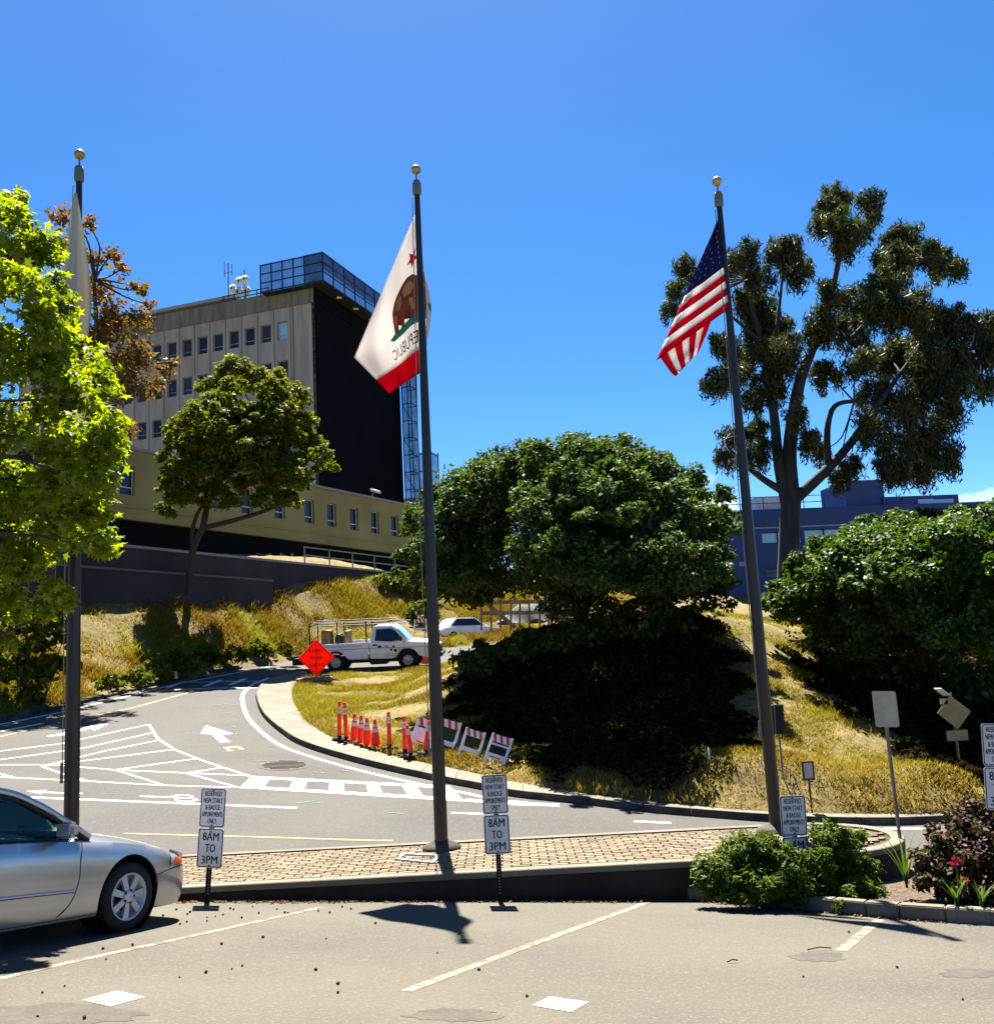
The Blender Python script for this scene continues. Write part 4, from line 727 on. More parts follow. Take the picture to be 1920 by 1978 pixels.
CL += pxclumps([(1110, 868, 40, 0), (1040, 880, 36, 0), (960, 885, 34, 1), (905, 915, 34, 1), (1240, 890, 34, 1), (1170, 876, 34, .5), (1290, 885, 15, 1), (1345, 940, 30, 1), (820, 1000, 40, 0), (810, 1080, 36, 0), (1395, 1080, 30, .5), (1380, 1030, 30, .5), (840, 950, 30, 0), (1340, 1150, 50, 0), (1250, 1170, 50, -1), (1390, 1130, 36, 0), (860, 1120, 36, 0), (1280, 1160, 50, 0), (1180, 1180, 44, 0), (1080, 1180, 40, 0), (1380, 1160, 40, 0)], 30, 0)
CL += pxclumps([(1060, 1080, 46), (1130, 1100, 50), (1200, 1090, 50), (1270, 1090, 50), (1340, 1080, 44), (1100, 1040, 46), (1180, 1030, 46), (1260, 1030, 46), (1380, 1110, 36), (1010, 1060, 40), (1150, 1130, 40), (1250, 1130, 40), (1340, 1125, 40)], 25.3, .5)
CL += pxclumps([(1060, 1050, 40), (1120, 1060, 44), (1180, 1070, 44), (1240, 1070, 44), (1300, 1065, 44), (1360, 1080, 40), (1390, 1110, 30), (1090, 1110, 40), (1150, 1120, 40), (1210, 1125, 40), (1270, 1125, 40), (1330, 1120, 40)], 24.0, .3)
P, O = clumps(CL, 1900, .42, 13, .6, .8, -.5); P2, O2 = clumps([(c_+np.array([dx, dy, dz]), 1.6) for dx, dy, dz in [(-2, 0, 0), (2, 0, 0), (0, 0, 1), (0, 2, 0), (0, -2, -.3), (-3, 1, -.8), (3, 1, -.8), (0, 0, -1)]], 500, .5, 8); P = np.concatenate([P, P2]); O = np.concatenate([O, O2])
gb = np.array([c_[0]+.3, 31, float(terr(c_[0]+.3, 31))])
def tr(mb):
    limb(mb, [gb-up*.2, gb+up*.5, gb+np.array([.1, 0, 1.0])], .3, .24, 10); k = gb+np.array([.1, 0, .9])
    for dx, dy in ((-3, .5), (-1.5, -2), (1.5, 2), (3, 0), (.3, .3), (2, -2), (-2, 2)): limb(mb, [k, k+np.array([dx*.5, dy*.5, 1.1]), k+np.array([dx, dy, 2.7])], .11, .04, 7)
tree('round_tree', 'large dome shaped dark green tree in the middle of the mound', gb, tr, bark, leafmesh('crown', P, .070, WDI, .7, O, .1), LM['round'])
# --- right round tree
CL, c_, _ = ell_clumps(1800, 1135, 255, 112, 28.5, 4.6, 96, .74, -.6, 8)
CL += pxclumps([(1690, 1018, 36, 0), (1740, 1012, 36, 0), (1640, 1040, 36, 0), (1590, 1060, 34, 0), (1545, 1085, 28, 0), (1540, 1140, 34, 0), (1560, 1190, 34, 0), (1600, 1230, 40, 0), (1850, 1010, 40, 0), (1900, 1050, 50, 0), (1700, 1240, 60, -1), (1800, 1250, 60, 0), (1900, 1240, 60, -1), (1650, 1200, 50, -1), (1880, 1160, 60, -2)], 28.5, 0)
CL += pxclumps([(1780, 1190, 50), (1850, 1170, 50), (1930, 1180, 60), (2000, 1170, 70), (1820, 1230, 46), (1900, 1240, 50), (1980, 1240, 60), (2060, 1200, 70)], 24.6, .8)
P, O = clumps(CL, 1900, .42, 13, .6, .8, -.5); P2, O2 = clumps([(c_+np.array([dx, dy, dz]), 1.5) for dx, dy, dz in [(-2, 0, 0), (2, 0, 0), (0, 0, .6), (0, 2, 0), (0, -2, -.3), (-2.4, 1, -.8), (3, 1, -.8), (0, 0, -1)]], 500, .5, 8); P = np.concatenate([P, P2]); O = np.concatenate([O, O2])
gb2 = np.array([c_[0], 30, float(terr(c_[0], 30))])
def tr(mb):
    limb(mb, [gb2-up*.2, gb2+up*.8, gb2+np.array([.1, 0, 1.6])], .34, .28, 10); k = gb2+np.array([.1, 0, 1.5])
    for dx, dy in ((-3, .5), (-1.5, -2), (1.5, 2), (3, 0), (.3, .3), (2, -2)): limb(mb, [k, k+np.array([dx*.5, dy*.5, 1.0]), k+np.array([dx, dy, 2.2])], .16, .05, 7)
tree('spreading_tree', 'broad spreading green tree on the slope at the right edge', gb2, tr, bark, leafmesh('crown', P, .073, WDI, .7, O, .1), LM['rightt'])
# darker tree behind it at far right
CL = pxclumps([(1850, 1030, 50), (1900, 1010, 50), (1920, 1060, 60), (1800, 1010, 36), (1870, 1000, 24), (1960, 1030, 60), (1950, 1100, 80)], 42, 1)
P, O = clumps(CL, 700, .42, 12, .6); gq = np.array([CL[1][0][0], 42, float(terr(CL[1][0][0], 42))])
def tr(mb): limb(mb, [gq-up*.2, gq+up*2, CL[1][0]], .25, .1, 8); twigs(mb, [gq+up*2, CL[1][0]], CL, .06, .02)
tree('dark_tree', 'dark tree peeking over the broad tree at the right edge', gq, tr, bark, leafmesh('crown', P, .15, OVAL, .6, O, .1), LM['euc'])
# --- eucalyptus
EY = 45
CL = pxclumps([(1616, 376, 34), (1595, 400, 28), (1680, 383, 26), (1690, 410, 18), (1580, 430, 26), (1627, 425, 36), (1635, 466, 40), (1660, 440, 24), (1749, 466, 46), (1790, 480, 34), (1720, 500, 40), (1815, 505, 36), (1845, 515, 24), (1711, 545, 46), (1503, 482, 36), (1530, 470, 22), (1435, 489, 34), (1415, 510, 24), (1325, 516, 28), (1305, 560, 26), (1291, 595, 18), (1345, 540, 22), (1310, 610, 18), (1540, 512, 38), (1465, 530, 34), (1450, 580, 36), (1465, 603, 44), (1500, 620, 36), (1578, 625, 42), (1610, 560, 34), (1465, 660, 56), (1400, 670, 38), (1380, 735, 32), (1415, 720, 36), (1522, 678, 56), (1654, 584, 44), (1711, 600, 56), (1768, 590, 50), (1800, 620, 44), (1850, 625, 46), (1900, 625, 38), (1640, 640, 40), (1703, 690, 44), (1760, 680, 56), (1820, 700, 64), (1890, 680, 56), (1862, 745, 36), (1905, 740, 26), (1767, 760, 60), (1711, 820, 60), (1690, 760, 40), (1805, 840, 50), (1830, 790, 34), (1767, 890, 50), (1824, 890, 32), (1720, 900, 44), (1616, 924, 24), (1560, 849, 30), (1590, 870, 22), (1540, 792, 28), (1412, 837, 30), (1397, 883, 22), (1465, 830, 30), (1472, 875, 32), (1430, 890, 20), (1597, 716, 36), (1490, 740, 40), (1450, 770, 26), (1660, 700, 30), (1640, 900, 26), (1960, 660, 60), (1965, 740, 40)], EY, 2.5)
CL = [(c, r*1.0) for c, r in CL]
P, O = clumps(CL, 2300, .42, 15, .5, .9, -.95); P[:, 2] -= rng.random(len(P))**3*.7
def tr(mb):
    A = lambda x, y, dy=0: at(x, y, EY+dy)
    b = np.array([*A(1518, 1240)[:2], float(terr(*A(1518, 1240)[:2]))-.3]); limb(mb, [b, A(1522, 1120), A(1526, 1000), A(1530, 950)], .52, .42, 12)
    limb(mb, [A(1522, 985), A(1505, 900), A(1495, 800), A(1482, 740)], .28, .18, 9); limb(mb, [A(1530, 960), A(1525, 870), A(1540, 760), A(1555, 710), A(1590, 620), A(1612, 540), A(1625, 460), A(1612, 390)], .36, .05, 10)
    limb(mb, [A(1535, 965), A(1590, 915, -.5), A(1640, 860, -.6), A(1690, 790, -.4), A(1740, 720), A(1800, 640)], .28, .05, 9); limb(mb, [A(1600, 905, -.5), A(1598, 830, -.7), A(1612, 785, -.7), A(1650, 775, -.6), A(1700, 780)], .17, .06, 8)
    limb(mb, [A(1515, 950), A(1470, 922), A(1420, 880), A(1400, 850)], .2, .05, 7); limb(mb, [A(1482, 740), A(1470, 660), A(1440, 540), A(1435, 480)], .16, .04, 7); limb(mb, [A(1486, 745), A(1500, 640), A(1515, 500)], .16, .04, 7)
    limb(mb, [A(1470, 660), A(1400, 600), A(1320, 540)], .1, .03, 6); limb(mb, [A(1640, 660), A(1720, 570), A(1780, 500), A(1830, 500)], .13, .03, 6); limb(mb, [A(1690, 790), A(1780, 830), A(1800, 890)], .12, .04, 6); limb(mb, [A(1740, 720), A(1830, 690), A(1910, 660)], .12, .04, 6); limb(mb, [A(1625, 460), A(1660, 420), A(1683, 380)], .06, .02, 5)
    twigs(mb, [A(1482, 740), A(1540, 760), A(1590, 620), A(1612, 540), A(1625, 460), A(1690, 790), A(1740, 720), A(1800, 640), A(1470, 660), A(1440, 540), A(1515, 500), A(1720, 570), A(1780, 500), A(1800, 890), A(1400, 850), A(1650, 775)], CL, .05, .02)
tree('eucalyptus_tree', 'tall eucalyptus tree with forked pale trunk above the blue building', A_ if False else at(1518, 1230, EY), tr, barke, leafmesh('crown', P, .15, LONG, .1, O, .9), LM['euc'])
# ------------------------------------------------------------------ shrubs
def shrub(name, label, cl, dens, size, shape, lm, upb=.6, group=None, stems=True, sub=.42, cat='shrub', baseY=None, extra=None):
    c0 = cl[0][0]; zb_ = min(c[2]-r for c, r in cl); base = np.array([np.mean([c[0] for c, r in cl]), np.mean([c[1] for c, r in cl]), zb_])
    t = thing(name, base, label, cat, group); P, O = clumps(cl, dens, sub, 14, .6, .9, -.7); link('foliage', leafmesh('foliage', P, size, shape, upb, O), lm, t, True)
    if stems:
        mb = MB()
        for c, r in cl: limb(mb, [base+(c-base)*.15, (base+c)/2, c], .03, .01, 5)
        mb.build('stem', bark, t, True)
    return t
spr = np.array([(0, -1), (.28, -.6), (.12, -.3), (.34, .1), (.1, .3), (.2, .7), (0, 1), (-.2, .7), (-.1, .3), (-.34, .1), (-.12, -.3), (-.28, -.6)])
shrub('juniper_bush', 'bright green juniper bush in front of the island wall', pxclumps([(1400, 1690, 50, 0), (1440, 1650, 42, .1), (1480, 1640, 36, .2), (1470, 1700, 46, -.1), (1390, 1715, 30, -.1), (1530, 1680, 45, 0), (1560, 1700, 46, -.1), (1520, 1720, 40, -.2), (1585, 1670, 36, .1), (1430, 1720, 34, -.2), (1500, 1665, 36, .1)], 12.0, 0), 17000, .042, spr, LM['junip'], .7)
shrub('shaded_juniper_bush', 'dark shaded juniper bush at the round end of the island', pxclumps([(1600, 1620, 38, 0), (1640, 1640, 40, 0), (1620, 1690, 46, -.1), (1660, 1690, 40, 0), (1680, 1730, 30, -.3), (1640, 1730, 40, -.4), (1600, 1720, 40, -.3), (1700, 1740, 20, -.3)], 12.3, 0), 13000, .042, spr, LM['junip'], .7)
fl = shrub('flowering_shrub', 'tall dusky shrub with white and mauve blossoms at the right edge', pxclumps([(1860, 1590, 36, .2), (1900, 1580, 40, .3), (1830, 1620, 36, .1), (1880, 1640, 45, 0), (1800, 1660, 36, 0), (1850, 1680, 45, -.1), (1910, 1690, 45, -.1), (1795, 1700, 30, -.1), (1840, 1720, 30, -.2), (1900, 1740, 36, -.3), (1940, 1640, 50, 0), (1880, 1560, 26, .3)], 11.6, 0), 11000, .036, DIAM, LM['flow'], .4)
Pf, Of = clumps(pxclumps([(1860, 1590, 36, 0), (1900, 1580, 40, 0), (1830, 1615, 36, 0), (1880, 1620, 45, 0), (1800, 1640, 30, 0), (1850, 1650, 40, 0), (1910, 1640, 40, 0)], 11.45, 0), 260, .45, 14, .8)
petal = leafmat('pale_blossom', (.30, .22, .22), (.14, .06, .10), .3, (1.2, 1.1, 1.1), 0, .6, 3); link('blossom', leafmesh('blossom', Pf, .022, OVAL, .6, Of), petal, fl, True)
redp = leafmat('red_blossom', (.35, .02, .03), (.25, .01, .05), .3, (1.2, 1, 1), 0, .6, 3)
# iris / strap leaved plants
def strap_plant(px, py, Y, h, n, label, flower=False):
    b = at(px, py, Y); t = thing('strap_leaved_plant', b, label, 'plant', 'strap leaved plants in the bed')
    for k in range(n):
        a = 2*math.pi*k/n+random.uniform(-.3, .3); l_ = h*random.uniform(.7, 1.1); sp_ = random.uniform(.15, .5)*h; w = .022*random.uniform(.8, 1.3); pts = []
        d = np.array([math.cos(a), math.sin(a)*.6, 0]); sd_ = np.array([-d[1], d[0], 0])
        L_, R_ = [], []
        for u in np.linspace(0, 1, 6): q = b+d*sp_*u**1.6+up*l_*(u-.22*u*u); wd = w*(1-u**2.5)+.001; L_.append(q+sd_*wd+up*0); R_.append(q-sd_*wd)
        mb = MB()
        for i in range(5): mb.poly([L_[i], R_[i], R_[i+1], L_[i+1]])
        mb.build('leaf', LM['blade'], t, True)
    if flower:
        top = at(flower[0], flower[1], Y); mb = MB(); mb.tube([b, (b+top)/2+np.array([.02, 0, 0]), top], .008, 5); mb.build('stalk', LM['blade'], t, True)
        pp = top+rng.normal(size=(9, 3))*.022; link('bloom', leafmesh('bloom', pp, .03, OVAL, .2), redp, t, True)
strap_plant(1752, 1716, 11.75, .75, 9, 'clump of tall sword shaped leaves beside the steel sign post')
strap_plant(1849, 1752, 11.0, .36, 9, 'pale green strap plant with a pink flower stalk near the kerb', (1846, 1665))
strap_plant(1897, 1758, 10.9, .36, 9, 'small green strap plant at the right edge by the kerb')
strap_plant(1862, 1735, 11.2, .30, 7, 'low strap plant with red bloom under the flowering shrub', (1863, 1703))
shrub('weed_tuft', 'small green weed growing at the planting bed kerb', pxclumps([(1620, 1752, 11, 0), (1628, 1745, 8, 0)], 11.5, 0), 9000, .03, spr, LM['junip'], .7, stems=False)
# dark shrubs along the foot of the left bank and under it
for i, (q, lab) in enumerate([
    ([(10, 1180, 60), (50, 1230, 50), (90, 1200, 40), (20, 1290, 50), (70, 1300, 36)], 'dark green bush at the left edge below the lime tree'),
    ([(110, 1290, 36), (120, 1240, 30), (60, 1340, 26), (20, 1345, 30)], 'low green scrub on the bank left of the first flagpole')]):
    shrub('bank_shrub', lab, pxclumps(q, 31.5+i*1.0, .4), 700, .12, OVAL, LM['weed'], .5, 'shrubs along the left bank')
for i, (px, py, r, Y) in enumerate([(300, 1290, 26, 37.4), (345, 1275, 30, 38.8), (265, 1305, 22, 36.0), (400, 1262, 26, 41), (455, 1262, 20, 44), (215, 1318, 20, 34.5), (500, 1255, 22, 46.5), (545, 1250, 18, 49)]):
    shrub('bank_shrub', ['third', 'fourth', 'second', 'fifth', 'sixth', 'first', 'seventh', 'eighth'][i]+' small green shrub from the left along the kerb of the bank', pxclumps([(px, py, r), (px+r*.8, py+r*.4, r*.7), (px-r*.8, py+r*.4, r*.7)], Y, .3), 900, .09, OVAL, LM['weed'], .5, 'shrubs along the left bank')
for i, (px, py, r, Y, lab) in enumerate([(790, 1130, 34, 61, 'bright green bush behind the middle flagpole at the top of the bank'), (735, 1125, 26, 60, 'bright green low bush on the bank top left of the middle flagpole'), (810, 1180, 22, 58, 'green bush by the road barrier behind the middle flagpole')]):
    shrub('green_bush', lab, pxclumps([(px, py, r), (px+r, py+r*.3, r*.8), (px-r, py+r*.5, r*.7)], Y, .4), 600, .14, OVAL, LM['weed'], .5)
for i, (px, py, r, Y, lab) in enumerate([(1290, 1270, 22, 30, 'lime sapling sprig left of the pair in the shade of the round tree'), (1358, 1250, 18, 30, 'lime sapling sprig right of the pair in the shade of the round tree')]):
    shrub('sapling', lab, pxclumps([(px, py, r), (px+r*.3, py-r, r*.6), (px-r*.3, py+r, r*.8)], Y, .2), 260, .07, OVAL, LM['sweet'], .3, 'saplings under the round tree')
shrub('hillside_bush', 'small green bush at the foot of the eucalyptus trunk', pxclumps([(1492, 1215, 18), (1500, 1235, 20), (1480, 1240, 16)], 40, .3), 700, .12, OVAL, LM['weed'], .5)
for i, (px, py, r, Y, lab) in enumerate([(930, 1262, 34, 30.2, 'leftmost bush added to darken the ground beneath the round tree'), (1020, 1238, 36, 30.3, 'second bush added to darken the ground beneath the round tree'), (1110, 1222, 36, 30.2, 'middle bush added to darken the ground beneath the round tree'), (1200, 1212, 36, 30.2, 'fourth bush added to darken the ground beneath the round tree'), (1290, 1205, 34, 30.2, 'rightmost bush added to darken the ground beneath the round tree'), (1660, 1300, 60, 30.5, 'bush added to darken the ground beneath the left of the spreading tree'), (1780, 1310, 60, 30, 'bush added to darken the ground beneath the middle of the spreading tree'), (1890, 1330, 60, 29, 'bush added to darken the ground beneath the spreading tree at the right edge')]):
    shrub('darkening_bush', lab, pxclumps([(px, py, r), (px+r, py+r*.3, r*.8), (px-r, py+r*.4, r*.8), (px, py+r*.5, r)], Y, .5), 800, .10, OVAL, LM['round'], .5, 'bushes added to darken the ground beneath the trees')  # put in so the space below the crowns stays dark
# ------------------------------------------------------------------ grass (uncountable)
def grassfield(name, label, n, xr, yr, keep, h, w, lm, lean=.35):
    x = rng.uniform(*xr, n); y = rng.uniform(*yr, n); k = keep(x, y); x, y = x[k], y[k]; z = terr(x, y); m = len(x)
    hh = h*rng.uniform(.2, 1.3, m)*(0.75+.5*np.sin(x*1.1+np.sin(y*.9)*2)*np.sin(y*1.3)); ang = rng.uniform(0, 6.283, m); ln = rng.normal(size=(m, 2))*lean*hh[:, None]
    ca, sa = np.cos(ang)*w*rng.uniform(.6, 1.4, m), np.sin(ang)*w*rng.uniform(.6, 1.4, m); b = np.stack([x, y, z-.03], -1)
    A_ = b+np.stack([ca, sa, 0*ca], -1); B_ = b-np.stack([ca, sa, 0*ca], -1); M1 = b+np.stack([ln[:, 0]*.4+ca*.6, ln[:, 1]*.4+sa*.6, hh*.55], -1); T_ = b+np.stack([ln[:, 0], ln[:, 1], hh], -1)
    co = np.stack([A_, B_, T_], 1).reshape(-1, 3); o = link(name, npmesh(name, co, np.arange(m*3).reshape(m, 3)), lm); tag(o, label, 'grass', kind='stuff'); return o
BK = np.array([p[:2] for p in backS]); MND = np.array([tuple(p) for p in BK]+[(-6.3, 43.2), (-4.2, 45.6), (-2.2, 48), (3, 53.7), (12, 57.7), (26, 62), (30, 40), (26, 20)])
def swale(x, y): return np.sin(x*.55+1.3*np.sin(y*.31))*np.sin(y*.47+.8)+.35*np.sin(x*1.9)*np.sin(y*1.6)
LSX = np.array([p[:2] for p in LCURB])
BNK = np.array([tuple(p+np.array([-.3, .25])) for p in LSX]+[(-7.4, 51.0), (-3.2, 54.1), (1.8, 57.6), (9.5, 62.6), (12, 74), (0, 76)]+[tuple(fw(s, 6.2, 0)[:2]) for s in (5, -10, -25, -40)]+[(-24, 26)])
# ivy leaves added beneath both broad trees, dark to deepen the shade
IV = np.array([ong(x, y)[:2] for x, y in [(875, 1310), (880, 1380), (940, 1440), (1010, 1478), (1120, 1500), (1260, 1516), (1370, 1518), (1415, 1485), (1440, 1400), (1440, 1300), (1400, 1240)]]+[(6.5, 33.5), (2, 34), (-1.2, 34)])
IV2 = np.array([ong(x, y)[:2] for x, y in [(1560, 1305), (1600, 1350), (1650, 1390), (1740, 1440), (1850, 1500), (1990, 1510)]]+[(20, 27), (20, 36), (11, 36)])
def infiller(x, y): return inpoly(x+.4*np.sin(y*3), y+.4*np.sin(x*2.7), IV) | inpoly(x+.4*np.sin(y*3), y+.4*np.sin(x*2.7), IV2)
n = 150000; x = rng.uniform(-4, 26, n); y = rng.uniform(20, 39, n); k = infiller(x, y); x, y = x[k], y[k]; c = np.stack([x, y, terr(x, y)+.02+rng.random(len(x))*.16], -1)
tag(link('shade_filler', leafmesh('shade_filler', c, .09, WDI, .9), leafmat('shade_filler_leaf', (.020, .028, .008), (.035, .022, .008), .1, (1.4, 1.4, .5), 0, .6, .7)), 'dark ivy leaves added to deepen the shade under the two broad trees', 'filler', kind='stuff')
grassfield('grass_mound', 'dry golden grass covering the mound and right slope', 900000, (-11, 24), (18, 56), lambda x, y: inpoly(x, y, MND) & (~infiller(x, y) | (rng.random(len(x)) < .12)) & ~((y > 25.8) & (x > 5) & (x < 12) & (rng.random(len(x)) < .7)) & (rng.random(len(x)) < np.clip(1.5-(y-18)/34, .22, 1)), .16, .0105, LM['grass'], .6)
grassfield('green_grass_patches', 'greener grass patches along the mound top and tree shade', 400000, (-11, 20), (22, 50), lambda x, y: inpoly(x, y, MND) & ~infiller(x, y) & ((swale(x, y) > .35) | ((y > 30) & (x < -1)) | ((y > 25.5+.6*np.sin(x*3)) & (x > 5) & (x < 11.5))) & (rng.random(len(x)) < .7), .16, .013, LM['ggrass'], .6)
grassfield('mound_brush', 'brown dry brush tufts scattered over the mound', 330000, (-11, 20), (19, 48), lambda x, y: inpoly(x, y, MND) & ~infiller(x, y) & (swale(x*1.7+1, y*1.5) > .28), .2, .016, LM['brush'], .8)
grassfield('bank_grass', 'dry golden grass and scrub covering the left bank', 620000, (-24, 12), (28, 76), lambda x, y: inpoly(x, y, BNK), .22, .017, LM['grass'], .6)
grassfield('bank_brush', 'rusty dry brush patches on the left bank', 420000, (-24, 2), (28, 70), lambda x, y: inpoly(x, y, BNK) & (swale(x*1.3, y*1.2) > .05), .42, .022, LM['brush'], .7)
grassfield('bank_green', 'green weeds low on the left bank', 260000, (-24, 2), (28, 70), lambda x, y: inpoly(x, y, BNK) & (swale(x*1.1+2, y*1.3) < -.15), .34, .022, LM['ggrass'], .6)
# ------------------------------------------------------------------ flagpoles and flags
MT.update(
    bronze=mat_('bronze_pole', (0.040, 0.028, 0.018), 0.36, (0.024, 0.017, 0.012), 3, 5, metal=0.35, spec=0.5, stretch=(1, 1, .3)),
    gold=mat_('gilt_ball', (0.75, 0.54, 0.24), 0.35, (0.4, 0.27, 0.1), 4, 3, metal=0.6),
    cap=mat_('pole_truck_metal', (0.20, 0.22, 0.20), 0.6), rope=mat_('halyard_rope', (0.35, 0.33, 0.3), 0.9),
    signw=mat_('sign_sheeting', (0.86, 0.85, 0.87), 0.45, (0.76, 0.75, 0.77), 6, 6), black=mat_('black_print', (0.008, 0.008, 0.009), 0.6),
    post=mat_('dark_channel_post', (0.016, 0.015, 0.016), 0.8, (0.024, 0.021, 0.019), 10, 4, spec=.15),
    signback=mat_('sign_back_aluminium', (0.62, 0.56, 0.40), 0.55, (0.48, 0.43, 0.30), 5, 5), yback=mat_('yellow_sign_back', (0.50, 0.37, 0.16), 0.6, (0.40, 0.29, 0.12), 5, 5),
    orange=leafmat('fluorescent_orange', (1.3, 0.060, 0.012), (1.2, 0.055, 0.012), 0.5, (1.1, 1, 1), 0, .6, 1), cone=mat_('cone_orange_red', (1.3, 0.075, 0.014), 0.6, (1.1, 0.06, 0.014), 6, 4),
    reflect=mat_('reflective_band', (0.95, 0.88, 0.77), 0.5, (0.7, 0.62, 0.54), 9, 4), bwhite=mat_('barricade_white', (1.1, 1.09, 1.08), 0.5, (0.9, 0.87, 0.84), 5, 5), bred=mat_('barricade_red', (0.9, 0.07, 0.025), 0.5),
    rubber=mat_('black_rubber', (0.015, 0.014, 0.014), 0.8), sand=mat_('sandbag_pink', (0.35, 0.22, 0.19), 0.95, (0.2, 0.1, 0.09), 12, 4), amber=mat_('amber_lens', (0.7, 0.28, 0.02), 0.3),
    brown=mat_('rusty_frame', (0.13, 0.05, 0.035), 0.8), pink=mat_('pale_notice', (0.8, 0.66, 0.6), 0.7), wood=mat_('raw_timber', (0.42, 0.30, 0.17), 0.9, (0.18, 0.12, 0.07), 4, 5), tarp=mat_('grey_tarp', (0.12, 0.12, 0.12), 0.9))
def cloth(name, c, trans=.45):
    c = tuple(x*1.35 for x in c); m = leafmat(name, c, tuple(x*.92 for x in c), trans, (1.05, 1.0, .98), 0.0, .7, .8); return m
FM = dict(white=cloth('flag_white', (.80, .79, .78), .5), red=cloth('flag_red', (.58, .008, .03)), grey=cloth('flag_offwhite', (.62, .60, .53), .35), navy=cloth('flag_navy', (.020, .025, .11), .3), star=cloth('flag_star', (.5, .5, .55), .3), brown=cloth('flag_brown', (.21, .055, .045), .3), tan=cloth('flag_tan', (.55, .34, .15), .3), teal=cloth('flag_teal', (.03, .22, .17), .3), ink=cloth('flag_ink', (.012, .01, .012), .05), dgreen=cloth('flag_dark_emblem', (.03, .035, .02), .1))
def flagpole(name, base, ball, r0, r1, label):
    t = thing(name, base, label, 'flagpole', 'flagpoles on the island'); base = np.array(base); ball = np.array(ball); top = ball-up*.42
    n = 10; P = [base+(top-base)*k/n for k in range(n+1)]; mb = MB(); mb.tube(P, [r0 if k < 3 else r0+(r1-r0)*(k-2)/(n-2) for k in range(n+1)], 20); mb.build('pole', MT['bronze'], t, True)
    mb = MB(); mb.lathe([(r1*.75, 0), (r1*1.5, .02), (r1*1.62, .06), (r1*1.55, .2), (r1*1.25, .235), (.012, .24), (.012, .34)], top, 18); mb.build('pole_cap', MT['cap'], t, True)
    mb = MB(); mb.lathe([(.075*math.sin(a), -.075*math.cos(a)) for a in np.linspace(.01, math.pi-.01, 13)], ball, 20); mb.build('finial_ball', MT['gold'], t, True)
    mb = MB(); mb.lathe([(.27, 0), (.27, .03), (.2, .075), (r0+.015, .1), (r0+.005, .12)], base, 24); mb.build('base_collar', MT['kerb'], t, True)
    s = np.array([-1, -.35, 0]); s /= np.linalg.norm(s); mb = MB(); mb.tube([top-up*.05+s*(r1+.035), base+up*4.5+s*(r0+.03), base+up*1.35+s*(r0+.02)], .007, 5); mb.build('halyard', MT['rope'], t, True)
    mb = MB(); mb.bar(base+up*1.25+s*(r0+.03), base+up*1.5+s*(r0+.03), .03, up=(1, 0, 0)); mb.build('cleat', MT['cap'], t, True)
    c = base+np.array([0, -r0-.004, 1.2]); mb = MB(); mb.obb(c+up*.2, (.045, 0, 0), (0, .006, 0), (0, 0, .09)); mb.build('hatch_cover', MT['bronze'], t, True); return t
pm = onp(853, 1640, ISL); pr = onp(1500, 1606, ISL)
flagpole('flagpole', pm, at(803.6, 327, pm[1]), .092, .042, 'middle dark bronze flagpole carrying the white flag with a bear')
flagpole('flagpole', pr, at(1385, 349.6, pr[1]), .088, .042, 'right dark bronze flagpole carrying the striped flag')
pl0 = at(137.5, 1640, 13.2); pl0[2] = -.68; flagpole('flagpole', pl0, at(153.5, 298, 13.2), .095, .042, 'left dark bronze flagpole behind the silver car')
def cloth_fn(A, B, C, D, Y, wav=.05, pw=0):
    """A top hoist, B bottom hoist, C top fly, D bottom fly (photo pixels, depth) -> S(u,v)"""
    A, B, C, D = (at(*q) for q in (A, B, C, D))
    def S(u, v):
        vf = max(v, 0)**(1+pw*u); p = (1-u)*((1-v)*A+v*B)+u*((1-vf)*C+vf*D)
        w = wav*(math.sin(7*u+3*v+.5)*u+.45*math.sin(14*u-5*v)*u)+.02*math.sin(9*v+2)*u
        return p+np.array([.12*w, -w, 0])
    return S
def patch(S, u0, u1, v0, v1, m, parent, name, nu=24, nv=10, off=0.0, solid=0.004):
    mb = MB(); mb.grid(lambda a, b: S(u0+(u1-u0)*a, v0+(v1-v0)*b)+np.array([0, -off, 0]), nu, nv); o = mb.build(name, m, parent, True)
    md = o.modifiers.new('thickness', 'SOLIDIFY'); md.thickness = solid; md.offset = 0; return o
def emblem(S, polys, m, parent, name, off):
    """flat print laid on the cloth: uv polygons, finely cut so that they follow it"""
    bm = bmesh.new()
    for P in polys:
        Q = []
        for a, b in zip(P, P[1:]+P[:1]):
            k = max(1, int(math.dist(a, b)/.02)); Q += [(a[0]+(b[0]-a[0])*i/k, a[1]+(b[1]-a[1])*i/k, 0) for i in range(k)]
        bm.faces.new([bm.verts.new(q) for q in Q])
    bmesh.ops.triangulate(bm, faces=bm.faces[:])
    for _ in range(2): bmesh.ops.subdivide_edges(bm, edges=[e for e in bm.edges if e.calc_length() > .03], cuts=1); bmesh.ops.triangulate(bm, faces=bm.faces[:])
    for v in bm.verts: q = S(v.co.x, v.co.y); v.co = (q[0], q[1]-off, q[2])
    me = bpy.data.meshes.new(name); bm.to_mesh(me); bm.free(); return link(name, me, m, parent, True)
def text_polys(body, size=1.0):
    """text as triangles in xy plane"""
    cu = bpy.data.curves.new('txt', 'FONT'); cu.body = body; cu.size = size; cu.align_x = 'CENTER'; cu.align_y = 'CENTER'; cu.resolution_u = 2
    o = bpy.data.objects.new('txt', cu); COL.objects.link(o); dg = bpy.context.evaluated_depsgraph_get(); me = bpy.data.meshes.new_from_object(o.evaluated_get(dg))
    v = np.array([tuple(q.co) for q in me.vertices]); f = [tuple(p.vertices) for p in me.polygons]; bpy.data.objects.remove(o); bpy.data.meshes.remove(me); return v, f
